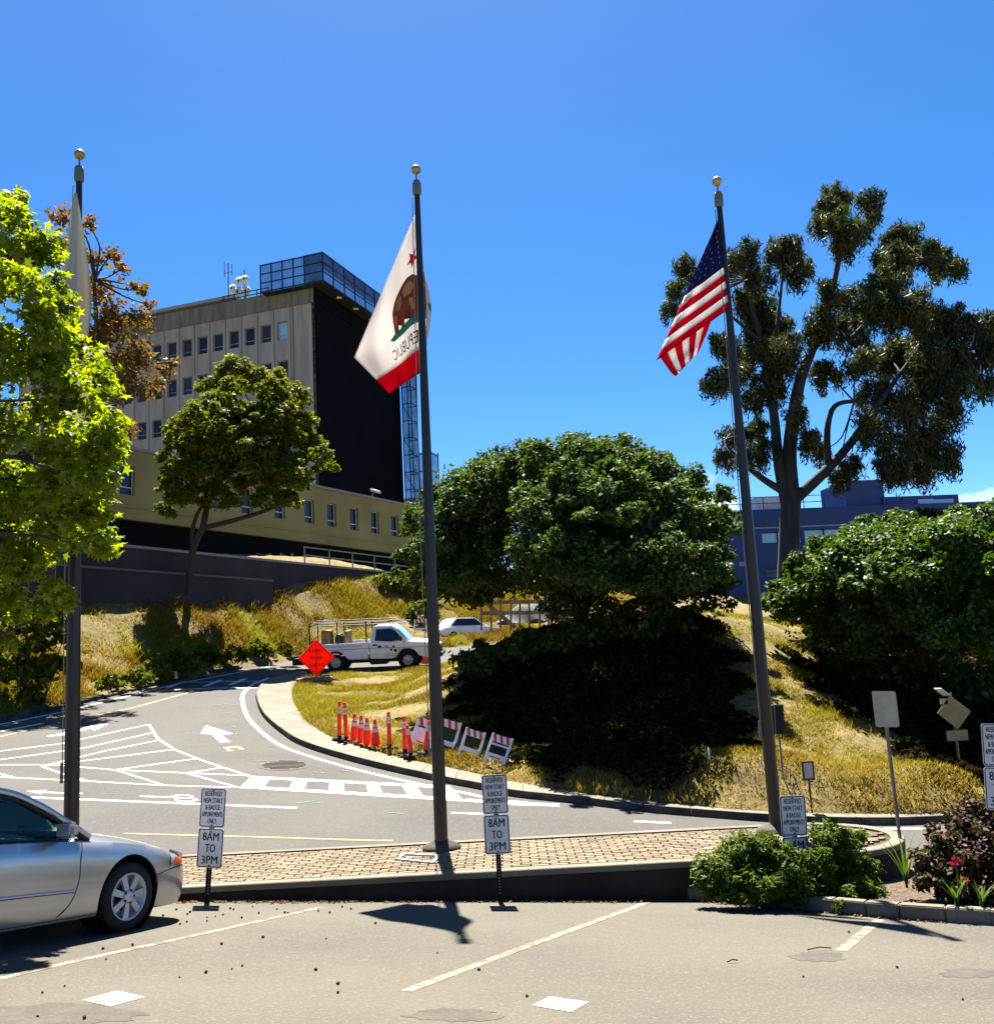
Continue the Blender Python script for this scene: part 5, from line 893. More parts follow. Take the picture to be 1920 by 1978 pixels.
# white flag with bear, seen from behind
fy = pm[1]+.12; cf = thing('bear_flag', at(806, 420, fy), 'white flag with brown bear, red star and red stripe hanging on the middle pole', 'flag', 'flags hanging on the poles')
S = cloth_fn((806, 402, fy), (823, 712, fy+.02), (684, 690, fy+1.15), (752, 760, fy+1.25), fy, .06, pw=1.5)
S_ = S
def S(u, v):        # the cloth bellies out behind the pole before it swings left
    vf = max(v, 0)**(1+1.5*u); px = (1-u)*(806+17*v)+u*(684+68*vf); py = (1-u)*(402+310*v)+u*(690+70*vf); k = math.exp(-((u-.10)/.09)**2)*math.exp(-((v-.55)/.3)**2)
    Yd = fy+(1.05*(1-math.exp(-6*max(u, 0)))+.15*u)*(.3+.7*v)+.10*math.sin(8*u+4*v)*u+.05*math.sin(15*u-6*v)*u
    return at(px+26*k, py, Yd)
patch(S, 0, 1, 0, .83, FM['white'], cf, 'field', 34, 20); patch(S, 0, 1, .83, 1, FM['red'], cf, 'red_stripe', 34, 5)
def sten(cx, cy, r, sx=.66, rot=-.3): return [(cx+sx*rr*math.cos(a), cy-rr*math.sin(a)) for k in range(10) for rr, a in [((r if k % 2 == 0 else r*.4), rot+math.pi/2+k*math.pi/5)]]
emblem(S, [sten(.15, .20, .055, 1.2)], FM['red'], cf, 'star', .012)
# bear in flag uv: faces the hoist (u small), feet down (v large)
bear = [(.275, .36), (.30, .31), (.335, .30), (.36, .285), (.385, .25), (.43, .235), (.50, .24), (.56, .255), (.61, .29), (.645, .35), (.655, .43), (.66, .52), (.665, .585), (.62, .60), (.605, .56), (.60, .53), (.57, .50), (.565, .53), (.57, .585), (.525, .60), (.515, .54), (.50, .505), (.45, .51), (.435, .54), (.44, .585), (.395, .60), (.39, .54), (.37, .50), (.345, .52), (.32, .575), (.285, .58), (.30, .52), (.315, .45), (.30, .42), (.275, .40)]
bx_ = lambda q: [(max(.0, (a-.275)*1.12+.055), .59-(.60-b)*.86) for a, b in q]
emblem(S, [bx_(bear)], FM['brown'], cf, 'bear', .012)
emblem(S, [bx_(q) for q in [[(.40, .29), (.46, .27), (.50, .30), (.48, .36), (.42, .38), (.39, .34)], [(.53, .29), (.58, .31), (.60, .37), (.56, .41), (.52, .38), (.515, .32)], [(.33, .33), (.365, .32), (.36, .40), (.335, .42)], [(.605, .42), (.63, .41), (.64, .50), (.615, .52)], [(.41, .42), (.44, .41), (.425, .52), (.405, .52)]]], FM['tan'], cf, 'bear_highlight', .017)
emblem(S, [bx_([(.24, .585), (.30, .575), (.50, .58), (.68, .575), (.74, .59), (.70, .635), (.55, .65), (.35, .645), (.27, .625)])], FM['teal'], cf, 'ground_strip', .015)
v, f = text_polys('CALIFORNIA REPUBLIC'); f = [q for q in f if min(v[i][0] for i in q) > 0.02*np.ptp(v[:, 0])-.0]; v[:, 0] /= np.ptp(v[:, 0]); v[:, 1] /= np.ptp(v[:, 1])
vv = [S(.02+x*1.16, .735-y*.095)+np.array([0, -.014, 0]) for x, y, _ in v]; me = bpy.data.meshes.new('lettering'); me.from_pydata([tuple(q) for q in vv], [], f); tag(link('lettering', me, FM['ink'], cf, True), kind='stuff')
# striped flag
fy = pr[1]-.06; uf = thing('striped_flag', at(1382, 440, fy), 'red and white striped flag with navy starred corner hanging on the right pole', 'flag', 'flags hanging on the poles')
S = cloth_fn((1386, 423, fy), (1408, 596, fy), (1384, 428, fy-.02), (1270, 694, fy+.5), fy, .06)
hb = 7/13
patch(S, 0, 1, 0, hb, FM['navy'], uf, 'canton', 16, 14)
for k in range(6): patch(S, 0, 1, (7+k)/13, (8+k)/13, FM['white'] if k % 2 == 0 else FM['red'], uf, 'stripe', 20, 3)
sts = []
for j in range(1, 9):
    nr = max(1, int(1+j*.62))
    for i in range(nr): u_, v_ = (i+.5)/nr, j/9*hb*.97+.02*i/nr; sts.append([(u_+.62*.030/max(v_, .1)*.5*rr*math.cos(a), v_-.0135*rr*math.sin(a)) for k in range(10) for rr, a in [((1 if k % 2 == 0 else .4), math.pi/2+k*math.pi/5)]])
emblem(S, sts, FM['star'], uf, 'stars', .01)
S2 = cloth_fn((1271, 685, fy+.56), (1378, 610, fy+.3), (1303, 729, fy+.5), (1352, 676, fy+.35), fy, .02)
for k in range(7): patch(S2, 0, 1, k/7, (k+1)/7, FM['red'] if k % 2 == 0 else FM['white'], uf, 'folded_stripe', 10, 3)
# pale flag at left
fy = 13.2-.14; wf = thing('pale_flag', at(150, 400, fy), 'furled off white flag on the left pole behind the lime tree', 'flag', 'flags hanging on the poles')
def S(u, v):        # v down, u across; deep vertical folds
    L_ = np.interp(v, [0, .3, .6, 1], [146, 128, 112, 98]); R_ = np.interp(v, [0, .3, .6, .8, 1], [151, 165, 178, 182, 178]); p = at(L_+(R_-L_)*u, 375+285*v, fy); w = .16*v
    return p+np.array([0, w*math.sin(u*8.5+1.2*v+.4)-.04, 0])
patch(S, 0, 1, 0, 1, FM['grey'], wf, 'cloth', 40, 24)
emblem(S, [[(.12, .62), (.30, .58), (.36, .70), (.30, .85), (.12, .88), (.04, .75)]], FM['dgreen'], wf, 'dark_emblem', .02)
# ------------------------------------------------------------------ parking signs
def rrect(w, h, r, n=5):
    return [(sx*(w/2-r)+r*math.cos(a), sy*(h/2-r)+r*math.sin(a)) for sx, sy, a0 in ((1, 1, 0), (-1, 1, 90), (-1, -1, 180), (1, -1, 270)) for a in [rad(a0+90*k/n) for k in range(n+1)]]
txt_cache = {}
def letter(parent, lines, w, h, m, fill=.86, sx=None, depth=.0022):
    """lines: (text, y, height, width)"""
    V_, F_ = [], []
    for s, y, hh, ww in lines:
        if s not in txt_cache: txt_cache[s] = text_polys(s)
        v, f = txt_cache[s]; v = v.copy(); v[:, 0] -= (v[:, 0].max()+v[:, 0].min())/2; v[:, 1] -= (v[:, 1].max()+v[:, 1].min())/2; v[:, 0] *= ww/np.ptp(v[:, 0]); v[:, 1] *= hh/np.ptp(v[:, 1]); n = len(V_)
        
        for kk, dxx in enumerate((-.02*hh, 0, .02*hh)): n = len(V_); V_ += [(x+dxx, -depth-.00015*kk, z+y) for x, z, _ in v]; F_ += [tuple(i+n for i in q) for q in f]
    me = bpy.data.meshes.new('lettering'); me.from_pydata(V_, [], F_); return link('lettering', me, m, parent)
def panel(parent, cz, w, h, r, m, lines, border=True, name='sign_panel', y0=0):
    P = rrect(w, h, r); mb = MB(); mb.prism([(x, y0, z+cz) for x, z in P], (0, .003, 0)); o = mb.build(name, m, parent)
    if border:
        A_, B_ = rrect(w-.014, h-.014, r-.005), rrect(w-.034, h-.034, r-.012); mb = MB(); k = len(A_)
        for i in range(k): mb.poly([(A_[i][0], y0-.0012, A_[i][1]+cz), (A_[(i+1) % k][0], y0-.0012, A_[(i+1) % k][1]+cz), (B_[(i+1) % k][0], y0-.0012, B_[(i+1) % k][1]+cz), (B_[i][0], y0-.0012, B_[i][1]+cz)])
        mb.build('border', MT['black'], o)
    if lines: letter(o, [(s, y+cz, hh, ww) for s, y, hh, ww in lines], w, h, MT['black'])
    return o
T1 = [('RESERVED', .165, .058, .20), ('NEW START', .085, .058, .225), ('& BADGE', .005, .058, .175), ('APPOINTMENTS', -.075, .058, .245), ('ONLY', -.155, .058, .11)]
T2 = [('8AM', .135, .095, .19), ('TO', 0, .095, .12), ('3PM', -.135, .095, .19)]
def parking_sign(base, top_px, Y, label, yaw=0, tall=None):
    """stands from base towards the upper panel centre"""
    c1 = at(*top_px, Y); b = np.array(base); d = c1-b; H = np.linalg.norm(d); d /= H
    z = Vector(d); yv = Vector((math.sin(yaw), math.cos(yaw), 0)); x = yv.cross(z).normalized(); yv = z.cross(x); R_ = Matrix((x, yv, z)).transposed()
    t = thing('parking_sign', b, label, 'sign', 'reserved parking signs', rot=R_.to_euler())
    mb = MB(); s0 = .26; mb.cbox((-.03, .004, -.05), (-.012, .03, H+.2)); mb.cbox((.012, .004, -.05), (.03, .03, H+.2)); mb.cbox((-.012, .024, -.05), (.012, .03, H+.2)); post = mb.build('post', MT['post'], t)
    mb = MB()
    for k in range(int((H-.75)/.035)): mb.cbox((-.006, .0225, .1+k*.035), (.006, .0235, .113+k*.035))
    mb.build('post_holes', MT['signw'], post)
    panel(t, H, .305, .457, .03, MT['signw'], T1); panel(t, H-.47, .305, .457, .03, MT['signw'], T2)
    for q in (H+.2, H-.2, H-.28, H-.67): mb = MB(); mb.lathe([(.012, 0), (.011, -.004), (.002, -.006)], (0, -.002, q), 8, 'y'); mb.build('bolt', MT['steel'], t)
    return t
def foot(px, py, Y=12.47): q = at(px, py, Y); return np.array([q[0], Y, pz(LOT, q[0], Y)])
parking_sign(foot(399, 1742), (411, 1561), 12.42, 'first reserved parking sign from the left, leaning beside the silver car')
parking_sign(foot(967, 1742), (956, 1534.6), 12.42, 'reserved parking sign standing alone right of the middle flagpole')
s3 = foot(1545, 1745, 12.3); parking_sign(s3, (1532.7, 1576), s3[1], 'reserved parking sign half buried in the juniper bush')
s4 = at(1945, 1760, 11.4); parking_sign(s4, (1924, 1439), 11.4, 'reserved parking sign cut by the right edge behind the flowering shrub')
# ------------------------------------------------------------------ other signs on posts
def backsign(name, label, base, top, panels, cat='sign', w=.05):
    t = thing(name, base, label, cat); mb = MB(); mb.bar(base, top, w, .03, up=(1, 0, 0)); mb.build('post', MT['steel'], t, True); return t
b = at(1748, 1700, 13.4); tp = at(1704, 1336, 13.4); t = backsign('street_sign', 'blank metal back of a rectangular street sign on a steel post', b, tp, []); c = at(1709.5, 1370, 13.37)
dx = unit(at(1730, 1370, 13.37)-c); dz = unit(tp-b); mb = MB(); mb.prism([c+dx*x+dz*z+np.array([0, -.02, 0]) for x, z in rrect(.31, .46, .035)], (0, -.004, 0)); mb.build('sign_panel', MT['signback'], t, True)
b2 = at(1868, 1590, 22.5); tp2 = at(1836, 1338, 22.5); t = backsign('warning_sign', 'back of a diamond warning sign with a small plate below it on the right slope', b2, tp2, [], w=.07); c = at(1843, 1376, 22.4); h_ = .37
mb = MB(); mb.prism([c+np.array(q) for q in ((-.12*h_, 0, h_), (h_, 0, .0), (.12*h_, 0, -h_), (-h_, 0, 0))], (0, .01, 0)); mb.build('sign_panel', MT['yback'], t, True); c2 = at(1849, 1421, 22.4)
mb = MB(); mb.cbox(c2-np.array([.23, .01, .11]), c2+np.array([.23, 0, .11])); mb.build('sub_plate', MT['yback'], t, True)
c3 = at(1818, 1345, 22.4); mb = MB(); mb.bar(at(1811, 1330, 22.4), at(1829, 1344, 22.5), .2, .02); mb.build('solar_panel', MT['bwhite'], t, True); mb = MB(); mb.box(at(1823, 1355, 22.45), (.13, .1, .12)); mb.build('battery_box', MT['signback'], t, True)
b = onp(1516, 1545, RO2); Yb = b[1]; t = backsign('dark_box_sign', 'narrow dark sign seen edge on just right of the right flagpole', at(1517, 1548, Yb), at(1500, 1366, Yb), [], w=.05)
mb = MB(); c = at(1503, 1390, Yb-.05); mb.obb(c, (.1, .03, -.004), (-.02, .06, 0), (.012, 0, .29)); mb.build('sign_box', MT['rubber'], t, True, bevel=.015); mb = MB(); mb.obb(c+np.array([-.085, -.07, 0]), (.012, 0, 0), (0, .01, 0), (.012, 0, .28)); mb.build('edge_trim', MT['steel'], t, True)
Yb = onp(1568, 1571, RO2)[1]+.2; t = thing('small_notice_sign', at(1569, 1570, Yb), 'small pale notice in a rusty frame on a thin post', 'sign'); mb = MB(); mb.bar(at(1569, 1572, Yb), at(1562, 1505, Yb), .03, up=(1, 0, 0)); mb.build('post', MT['brown'], t, True)
c = at(1561, 1489, Yb); mb = MB()
for q, s_ in (((0, 0, .165), (.23, .04, .03)), ((0, 0, -.165), (.23, .04, .03)), ((.1, 0, 0), (.03, .038, .30)), ((-.1, 0, 0), (.03, .038, .30))): mb.box(c+np.array(q), s_)
mb.build('frame', MT['brown'], t, True); mb = MB(); mb.box(c, (.17, .02, .3)); mb.build('notice', MT['pink'], t, True)
# small white stake in the shade
c = onp(1370, 1475, RO2); c = ong(1370, 1468)+up*.1; t = tag(MB().box(c, (.04, .04, .2)).prism([c+np.array(q) for q in ((-.02, -.02, .1), (.02, -.02, .1), (0, 0, .16))], (0, .02, 0)).build('survey_stake', MT['bwhite']), 'tiny white stake standing in the dark tree shade', 'stake')
# pale pipe running up the right slope
pp = []
for px, py in [(1632, 1313), (1665, 1318), (1700, 1332), (1740, 1350), (1790, 1362), (1830, 1378), (1890, 1396)]: pp.append(ong(px, py)+up*.05)
mb = MB(); mb.tube(smoothpl(pp, 3), .045, 8); tag(mb.build('drain_pipe', MT['bwhite']), 'pale pipe running down the shaded right slope', 'pipe')
# ------------------------------------------------------------------ road work sign and barricades
p0 = onp(611, 1322, RO2); Yr = p0[1]; t = thing('road_work_sign', p0, 'orange diamond sign reading road work ahead beside the pickup truck', 'sign'); c = at(611, 1271, Yr-.05); hd = .69
mb = MB(); mb.prism([c+np.array(q) for q in ((0, 0, hd), (hd, 0, 0), (0, 0, -hd), (-hd, 0, 0))], (0, .01, 0)); pn = mb.build('sign_panel', MT['orange'], t, True, bevel=.003)
mb = MB(); A_ = [(0, hd-.05), (hd-.05, 0), (0, -hd+.05), (-hd+.05, 0)]; B_ = [(0, hd-.085), (hd-.085, 0), (0, -hd+.085), (-hd+.085, 0)]
for i in range(4): j = (i+1) % 4; mb.poly([c+np.array((A_[i][0], -.003, A_[i][1])), c+np.array((A_[j][0], -.003, A_[j][1])), c+np.array((B_[j][0], -.003, B_[j][1])), c+np.array((B_[i][0], -.003, B_[i][1]))])
mb.build('border', MT['black'], pn); lo = letter(pn, [('ROAD', .27, .125, .5), ('WORK', 0, .125, .52), ('AHEAD', -.27, .125, .6)], 1, 1, MT['black']); lo['kind'] = 'stuff'
for v_ in lo.data.vertices: v_.co += Vector(c+np.array([0, -.003, 0]))
mb = MB(); mb.bar(p0+up*.05, c+up*.4+np.array([0, .03, 0]), .04, up=(1, 0, 0)); mb.build('mast', MT['post'], t, True)
for a in (35, 145, 215, 325): mb = MB(); q = np.array([math.cos(rad(a)), math.sin(rad(a)), 0]); mb.bar(p0+up*.25, p0+q*.75+up*.03, .035); mb.build('leg', MT['post'], t, True)
for i, (dx_, dy_, lab) in enumerate([(-.42, -.2, 'left'), (.4, -.22, 'right'), (0, -.35, 'front')]):
    q = p0+np.array([dx_, dy_, .16]); mb = MB(); mb.lathe([(.02, -.3), (.12, -.27), (.17, -.1), (.155, .05), (.16, .18), (.1, .28), (.02, .3)], q, 10, 'x'); o = mb.build('sandbag', MT['sand']); tag(o, lab+' pink sandbag weighing down the road work sign', 'sandbag', 'sandbags on the road work sign')
    for v_ in o.data.vertices: v_.co.z = q[2]+(v_.co.z-q[2])*.7+.02*math.sin(v_.co.x*20)
def delin(px, py, ptop, label, lean=0):
    b = onp(px, py, RO2); b[2] = float(terr(b[0], b[1])); H = (py-ptop)/FPX*b[1]*.92; t = thing('delineator_post', b, label, 'delineator', 'tube delineators on the grass verge', rot=(0, lean, 0))
    mb = MB(); mb.lathe([(.055, .06), (.052, H*.86), (.03, H*.9), (.045, H*.93), (.045, H*.97), (.02, H)], (0, 0, 0), 14); mb.build('tube', MT['cone'], t); mb = MB(); mb.lathe([(.2, 0), (.2, .04), (.1, .06), (.06, .1)], (0, 0, 0), 12); mb.build('base', MT['rubber'], t)
    for z in (.68, .78): mb = MB(); mb.lathe([(.0545, H*z), (.0545, H*z+.07)], (0, 0, 0), 14); mb.build('reflective_band', MT['reflect'], t)
for a in ((656, 1430, 1352, 'left tube delineator of the pair by the sidewalk bend', .02), (670, 1433, 1355, 'right tube delineator of the pair by the sidewalk bend', -.04), (753, 1453, 1378, 'lone tube delineator right of the four cones', 0), (783, 1461, 1386, 'tube delineator standing left of the white barricade board', 0), (796, 1466, 1400, 'tube delineator leaning in front of the white barricade board', -.12), (821, 1466, 1398, 'tube delineator leaning right beside the middle flagpole', .16)): delin(*a)
def cone(px, py, ptop, label):
    b = onp(px, py, RO2); b[2] = float(terr(b[0], b[1])); H = .68*(py-ptop)/48; t = thing('traffic_cone', b, label, 'cone', 'traffic cones on the grass verge')
    mb = MB(); mb.lathe([(.15, .03), (.135, .05), (.035, H-.03), (.03, H), (.012, H)], (0, 0, 0), 16); mb.build('cone_body', MT['cone'], t); mb = MB(); mb.box((0, 0, .015), (.36, .36, .03)); mb.build('base', MT['cone'], t, bevel=.01)
    rr = lambda z: .135+(z-.05)/(H-.08)*(.035-.135)+.003
    for z0_, z1_ in ((H*.52, H*.66), (H*.72, H*.82)): mb = MB(); mb.lathe([(rr(z0_), z0_), (rr(z1_), z1_)], (0, 0, 0), 16); mb.build('reflective_band', MT['reflect'], t)
for a in ((686, 1434, 1387, 'first traffic cone from the left in the row of four'), (699, 1438, 1391, 'second traffic cone from the left in the row of four'), (710, 1442, 1396, 'third traffic cone from the left in the row of four'), (726, 1447, 1400, 'rightmost traffic cone in the row of four')): cone(*a)
def barricade(px, py, Hpx, wpx, label, board=True, light=False, lean=.15, rz=0, text=False, Y=None, tilt=.34):
    b = onp(px, py, RO2) if Y is None else at(px, py, Y)
    if Y is None: b[2] = float(terr(b[0], b[1]))
    k = b[1]/FPX; H, w = Hpx*k, wpx*k; t = thing('folding_barricade', b, label, 'barricade', 'folding barricades on the verge', rot=(-lean, tilt, rz))
    for s_ in (-1, 1):
        mb = MB(); mb.bar((s_*w/2, 0, 0), (s_*w/2, 0, H), .05, .05, up=(1, 0, 0)); mb.build('leg', MT['bwhite'], t); mb = MB(); mb.bar((s_*w/2, .45, .02), (s_*w/2, .06, H*.95), .04, .04, up=(1, 0, 0)); mb.build('rear_leg', MT['bwhite'], t)
    mb = MB(); mb.cbox((-w/2, -.045, H*.74), (w/2, -.027, H*.97)); tb = mb.build('top_board', MT['bwhite'], t)
    n = 3
    for i in range(n):
        x0 = -w/2+w*(i+.05)/n; x1 = x0+w*.48/n; sh = w*.42/n; mb = MB(); mb.poly([(max(-w/2, x0), -.047, H*.97), (min(w/2, x1), -.047, H*.97), (min(w/2, x1+sh), -.047, H*.74), (min(w/2, x0+sh), -.047, H*.74)]); mb.build('red_stripe', MT['bred'], tb)
    mb = MB(); mb.cbox((-w/2, -.045, H*.2), (w/2, -.027, H*.34 if not board else H*.68)); pb = mb.build('lower_board', MT['bwhite'], t)
    if text: mb = MB(); mb.cbox((-w*.3, -.048, H*.235), (w*.25, -.0455, H*.262)); mb.build('print', MT['post'], pb)
    if text == 2: mb = MB(); mb.cbox((-w*.42, -.049, H*.36), (w*.42, -.046, H*.62)); mb.build('dark_panel', MT['rubber'], pb)
    if light:
        mb = MB(); mb.lathe([(.02, 0), (.07, .03), (.08, .12), (.05, .18), (.01, .2)], (w*.2, 0, H), 12); mb.build('warning_lamp', MT['amber'], t)
barricade(812, 1462, 62, 46, 'barricade with large white board and amber lamp left of the middle flagpole', True, True, .3, -.1, 1)
barricade(852, 1466, 62, 40, 'barricade half hidden behind the middle flagpole', False, False, .3, -.1)
barricade(903, 1478, 55, 36, 'folding barricade with open middle right of the flagpole', False, False, .3, -.1)
barricade(953, 1492, 60, 38, 'rightmost folding barricade with a dark panel under its stripes', True, False, .35, -.15, 2)
# construction clutter on the upper road, seen under the round tree
barricade(812, 1222, 26, 22, 'striped barricade with amber lamp behind the pickup hood', False, True, .1, 0, False, 50, .03)
q = at(823, 1290, 46); t = thing('channelizing_drum', q, 'orange and white cone in front of the pickup bumper', 'cone'); mb = MB(); mb.lathe([(.26, 0), (.25, .3), (.22, .6), (.16, .95), (.06, 1.0)], q, 14); mb.build('drum_body', MT['cone'], t, True); mb = MB(); mb.lathe([(.235, .5), (.212, .68)], q+np.array([0, 0, 0.0]), 14); mb.lathe([(.19, .8), (.172, .9)], q, 14); mb.build('reflective_band', MT['reflect'], t, True)
def timber(px0, px1, pyb, pyt, Y, label, nst):
    b = at((px0+px1)/2, pyb, Y); t = thing('timber_barrier', b, label, 'barrier')
    for i in range(nst):
        px = px0+(px1-px0)*i/(nst-1)+random.uniform(-2, 2); mb = MB(); mb.bar(at(px, pyb+6, Y), at(px+random.uniform(-2, 2), pyt+random.uniform(-4, 4), Y), .1, .1, up=(1, 0, 0)); mb.build('stake', MT['wood'], t, True)
    for py in (pyt+6, (pyt+pyb)/2): mb = MB(); mb.bar(at(px0-3, py, Y-.1), at(px1+3, py-2, Y-.1), .04, .18); mb.build('rail', MT['wood'], t, True)
    mb = MB(); mb.bar(at(px0, pyt, Y-.2), at(px0+(px1-px0)*.5, pyb, Y-.2), .06, .2); mb.build('brace', MT['wood'], t, True)
timber(930, 1060, 1212, 1158, 49, 'rough timber fence with diagonal brace under the left of the round tree', 8); timber(1065, 1150, 1214, 1165, 48, 'timber stakes and rails under the middle of the round tree', 6); timber(1185, 1222, 1222, 1180, 46, 'short row of timber stakes under the right of the round tree', 4)
q = at(1040, 1180, 52); t = thing('tarp_heap', q, 'grey tarp covered heap behind the timber fence', 'heap'); mb = MB(); mb.grid(lambda a, b: q+np.array([(a-.5)*4.4, (b-.5)*2, max(0, 1.1*math.sin(math.pi*a)*math.sin(math.pi*b)+.15*math.sin(a*17+b*9))-.6]), 22, 12); mb.build('tarp', MT['tarp'], t, True)
# seed pods on the lot
pod = MB(); pod.lathe([(.0165*math.sin(a)*(1+.12*math.sin(5*a)), .0165-.0165*math.cos(a)) for a in np.linspace(.02, math.pi-.02, 7)], (0, 0, 0), 8); podm = pod.mesh('seed_pod'); podm.materials.append(MT['post'])
pods = [(341, 1759), (362, 1768), (367, 1764), (361, 1783), (315, 1771), (348, 1787), (400, 1774), (400, 1781), (416, 1772), (431, 1769), (445, 1757), (451, 1759), (467, 1775), (488, 1753), (500, 1766), (535, 1758), (550, 1765), (556, 1766), (615, 1762), (637, 1765), (661, 1754), (678, 1758), (615, 1757), (725, 1786), (630, 1815), (508, 1813), (428, 1826), (199, 1835), (205, 1855), (448, 1874), (398, 1881), (610, 1876), (347, 1890), (10, 1880), (125, 1907), (82, 1920), (73, 1966), (163, 1970), (653, 1903), (653, 1920), (611, 1876), (886, 1807), (925, 1876), (845, 1843), (1018, 1927), (468, 1868), (256, 1828), (1640, 1803), (1552, 1889), (1860, 1933), (1733, 1871), (1413, 1760), (1430, 1750), (1470, 1751), (1560, 1760), (1627, 1768)]
for i, (px, py) in enumerate(pods):
    p = onp(px, py, LOT); o = bpy.data.objects.new('seed_pod', podm); COL.objects.link(o); o.location = Vector(p); s_ = random.uniform(.45, .85); o.scale = (s_*1.2, s_*.9, s_*.9); o.rotation_euler = (0, 0, random.random()*6); tag(o, 'small dark round seed pod lying on the parking lot', 'seed pod', 'seed pods scattered on the lot')
# litter along the wall foot
n = 2600; x = rng.uniform(-4.6, 4.4, n); y = 12.6-np.abs(rng.normal(0, .07, n)); y = np.where(x > 1.5, np.interp(x, [q[0] for q in bk], [q[1] for q in bk])-.0-np.abs(rng.normal(0, .06, n)), y); keep = rng.random(n) < (.35+.65*np.abs(np.sin(x*1.7))*np.abs(np.sin(x*.6+1)))
c = np.stack([x, y, pz(LOT, x, y)+.012*rng.random(n)+.006], -1)[keep]; tag(link('leaf_litter', leafmesh('leaf_litter', c, .022, OVAL, 1.2), leafmat('litter_leaf', (.11, .05, .02), (.20, .14, .08), .1, (1, 1, 1), 0, .8, 3)), 'dead leaves gathered along the foot of the island wall', 'leaf litter', kind='stuff')
# twigs on asphalt
for i, (px, py, l_) in enumerate([(1560, 1838, 46), (1405, 1862, 20)]):
    a, b = onp(px, py, LOT)+up*.012, onp(px+l_, py-1.5, LOT)+up*.02; mb = MB(); mb.tube([a, (a+b)/2+up*.015, b], .006, 5); tag(mb.build('twig', bark), ['dark twig lying on the round asphalt patch', 'small twig lying left of the asphalt patch'][i], 'twig')
# ------------------------------------------------------------------ vehicles
def glassmat(name, tint, refl=.12):
    m = bpy.data.materials.new(name); m.use_nodes = True; t = m.node_tree; t.nodes.clear(); l = t.links.new
    tr = t.nodes.new('ShaderNodeBsdfTransparent'); tr.inputs['Color'].default_value = (*tint, 1); gl = t.nodes.new('ShaderNodeBsdfGlossy'); gl.inputs['Roughness'].default_value = .03
    fr = t.nodes.new('ShaderNodeFresnel'); fr.inputs['IOR'].default_value = 1.45; mx = t.nodes.new('ShaderNodeMixShader'); l(fr.outputs[0], mx.inputs[0]); l(tr.outputs[0], mx.inputs[1]); l(gl.outputs[0], mx.inputs[2]); o = t.nodes.new('ShaderNodeOutputMaterial'); l(mx.outputs[0], o.inputs['Surface']); return m
VM = dict(silver=mat_('silver_car_paint', (0.62, 0.63, 0.66), 0.28, (0.56, 0.57, 0.6), 2, 3, metal=0.75, coat=0.7), white=mat_('white_truck_paint', (1.2, 1.2, 1.24), 0.35, (1.05, 1.05, 1.1), 1, 3, coat=0.5), glass=glassmat('green_tinted_glass', (.58, .82, .64)), trim=mat_('black_trim', (0.012, 0.012, 0.013), 0.5), alloy=mat_('alloy_wheel', (0.75, 0.75, 0.78), 0.4, metal=0.5), tyre=mat_('tyre_rubber', (0.012, 0.012, 0.012), 0.85, (0.02, 0.019, 0.018), 12, 4), lens=mat_('clear_lens', (0.8, 0.8, 0.8), 0.1, metal=.5), seat=mat_('dark_interior', (0.02, 0.02, 0.022), 0.9), chrome=mat_('chrome', (.5, .5, .5), .15, metal=1), line=mat_('panel_gap', (0.02, 0.02, 0.022), 0.9))
def wheel(parent, x, y, r, w, side, spokes=7, rim=.68, m='alloy'):
    """side -1: outer face towards -y"""
    o = bpy.data.objects.new('wheel', None)
    mb = MB(); h = w/2; mb.lathe([(r*rim, -h*.9), (r*.86, -h), (r*.97, -h*.8), (r, -h*.5), (r, h*.5), (r*.97, h*.8), (r*.86, h), (r*rim, h*.9)], (x, y, r), 36, 'y'); ty = mb.build('wheel', VM['tyre'], parent)
    f = y+side*h*.82; mb = MB(); mb.lathe([(r*rim*1.0, -h*.0), (r*rim*1.02, side*h*.12), (r*rim*.94, side*h*.10), (r*rim*.92, -side*h*.5), (r*.1, -side*h*.62)], (x, f, r), 36, 'y'); mb.build('rim', VM[m], ty)
    mb = MB(); mb.lathe([(r*rim*.9, 0), (.01, 0)], (x, f-side*h*.55, r), 30, 'y'); mb.build('brake_disc', VM['trim'], ty)
    for k in range(spokes):
        a = 2*math.pi*k/spokes+.15; d = np.array([math.cos(a), 0, math.sin(a)]); q = np.array([-math.sin(a), 0, math.cos(a)]); c = np.array([x, f, r]); n_ = np.array([0, side, 0])
        a0, a1 = c+d*r*.1+n_*h*.05, c+d*r*rim*.97-n_*h*.0; mb = MB(); w0, w1 = r*.075, r*.105
        mb.add([a0-q*w0, a0+q*w0, a1+q*w1, a1-q*w1, a0-q*w0-n_*.03, a0+q*w0-n_*.03, a1+q*w1-n_*.03, a1-q*w1-n_*.03], [(0, 1, 2, 3), (4, 7, 6, 5), (0, 4, 5, 1), (1, 5, 6, 2), (2, 6, 7, 3), (3, 7, 4, 0)]); mb.build('spoke', VM[m], ty)
    mb = MB(); mb.lathe([(r*.2, -side*.02), (r*.2, side*.006), (r*.12, side*.016), (.005, side*.018)], (x, f+side*h*.05, r), 20, 'y'); mb.build('hub_cap', VM[m], ty)
    for k in range(5): a = 2*math.pi*k/5; mb = MB(); mb.lathe([(.011, 0), (.011, side*.012), (.002, side*.014)], (x+r*.15*math.cos(a)*1.25, f+side*h*.08, r+r*.15*math.sin(a)*1.25), 8, 'y'); mb.build('lug_nut', VM['trim'], ty)
    return ty
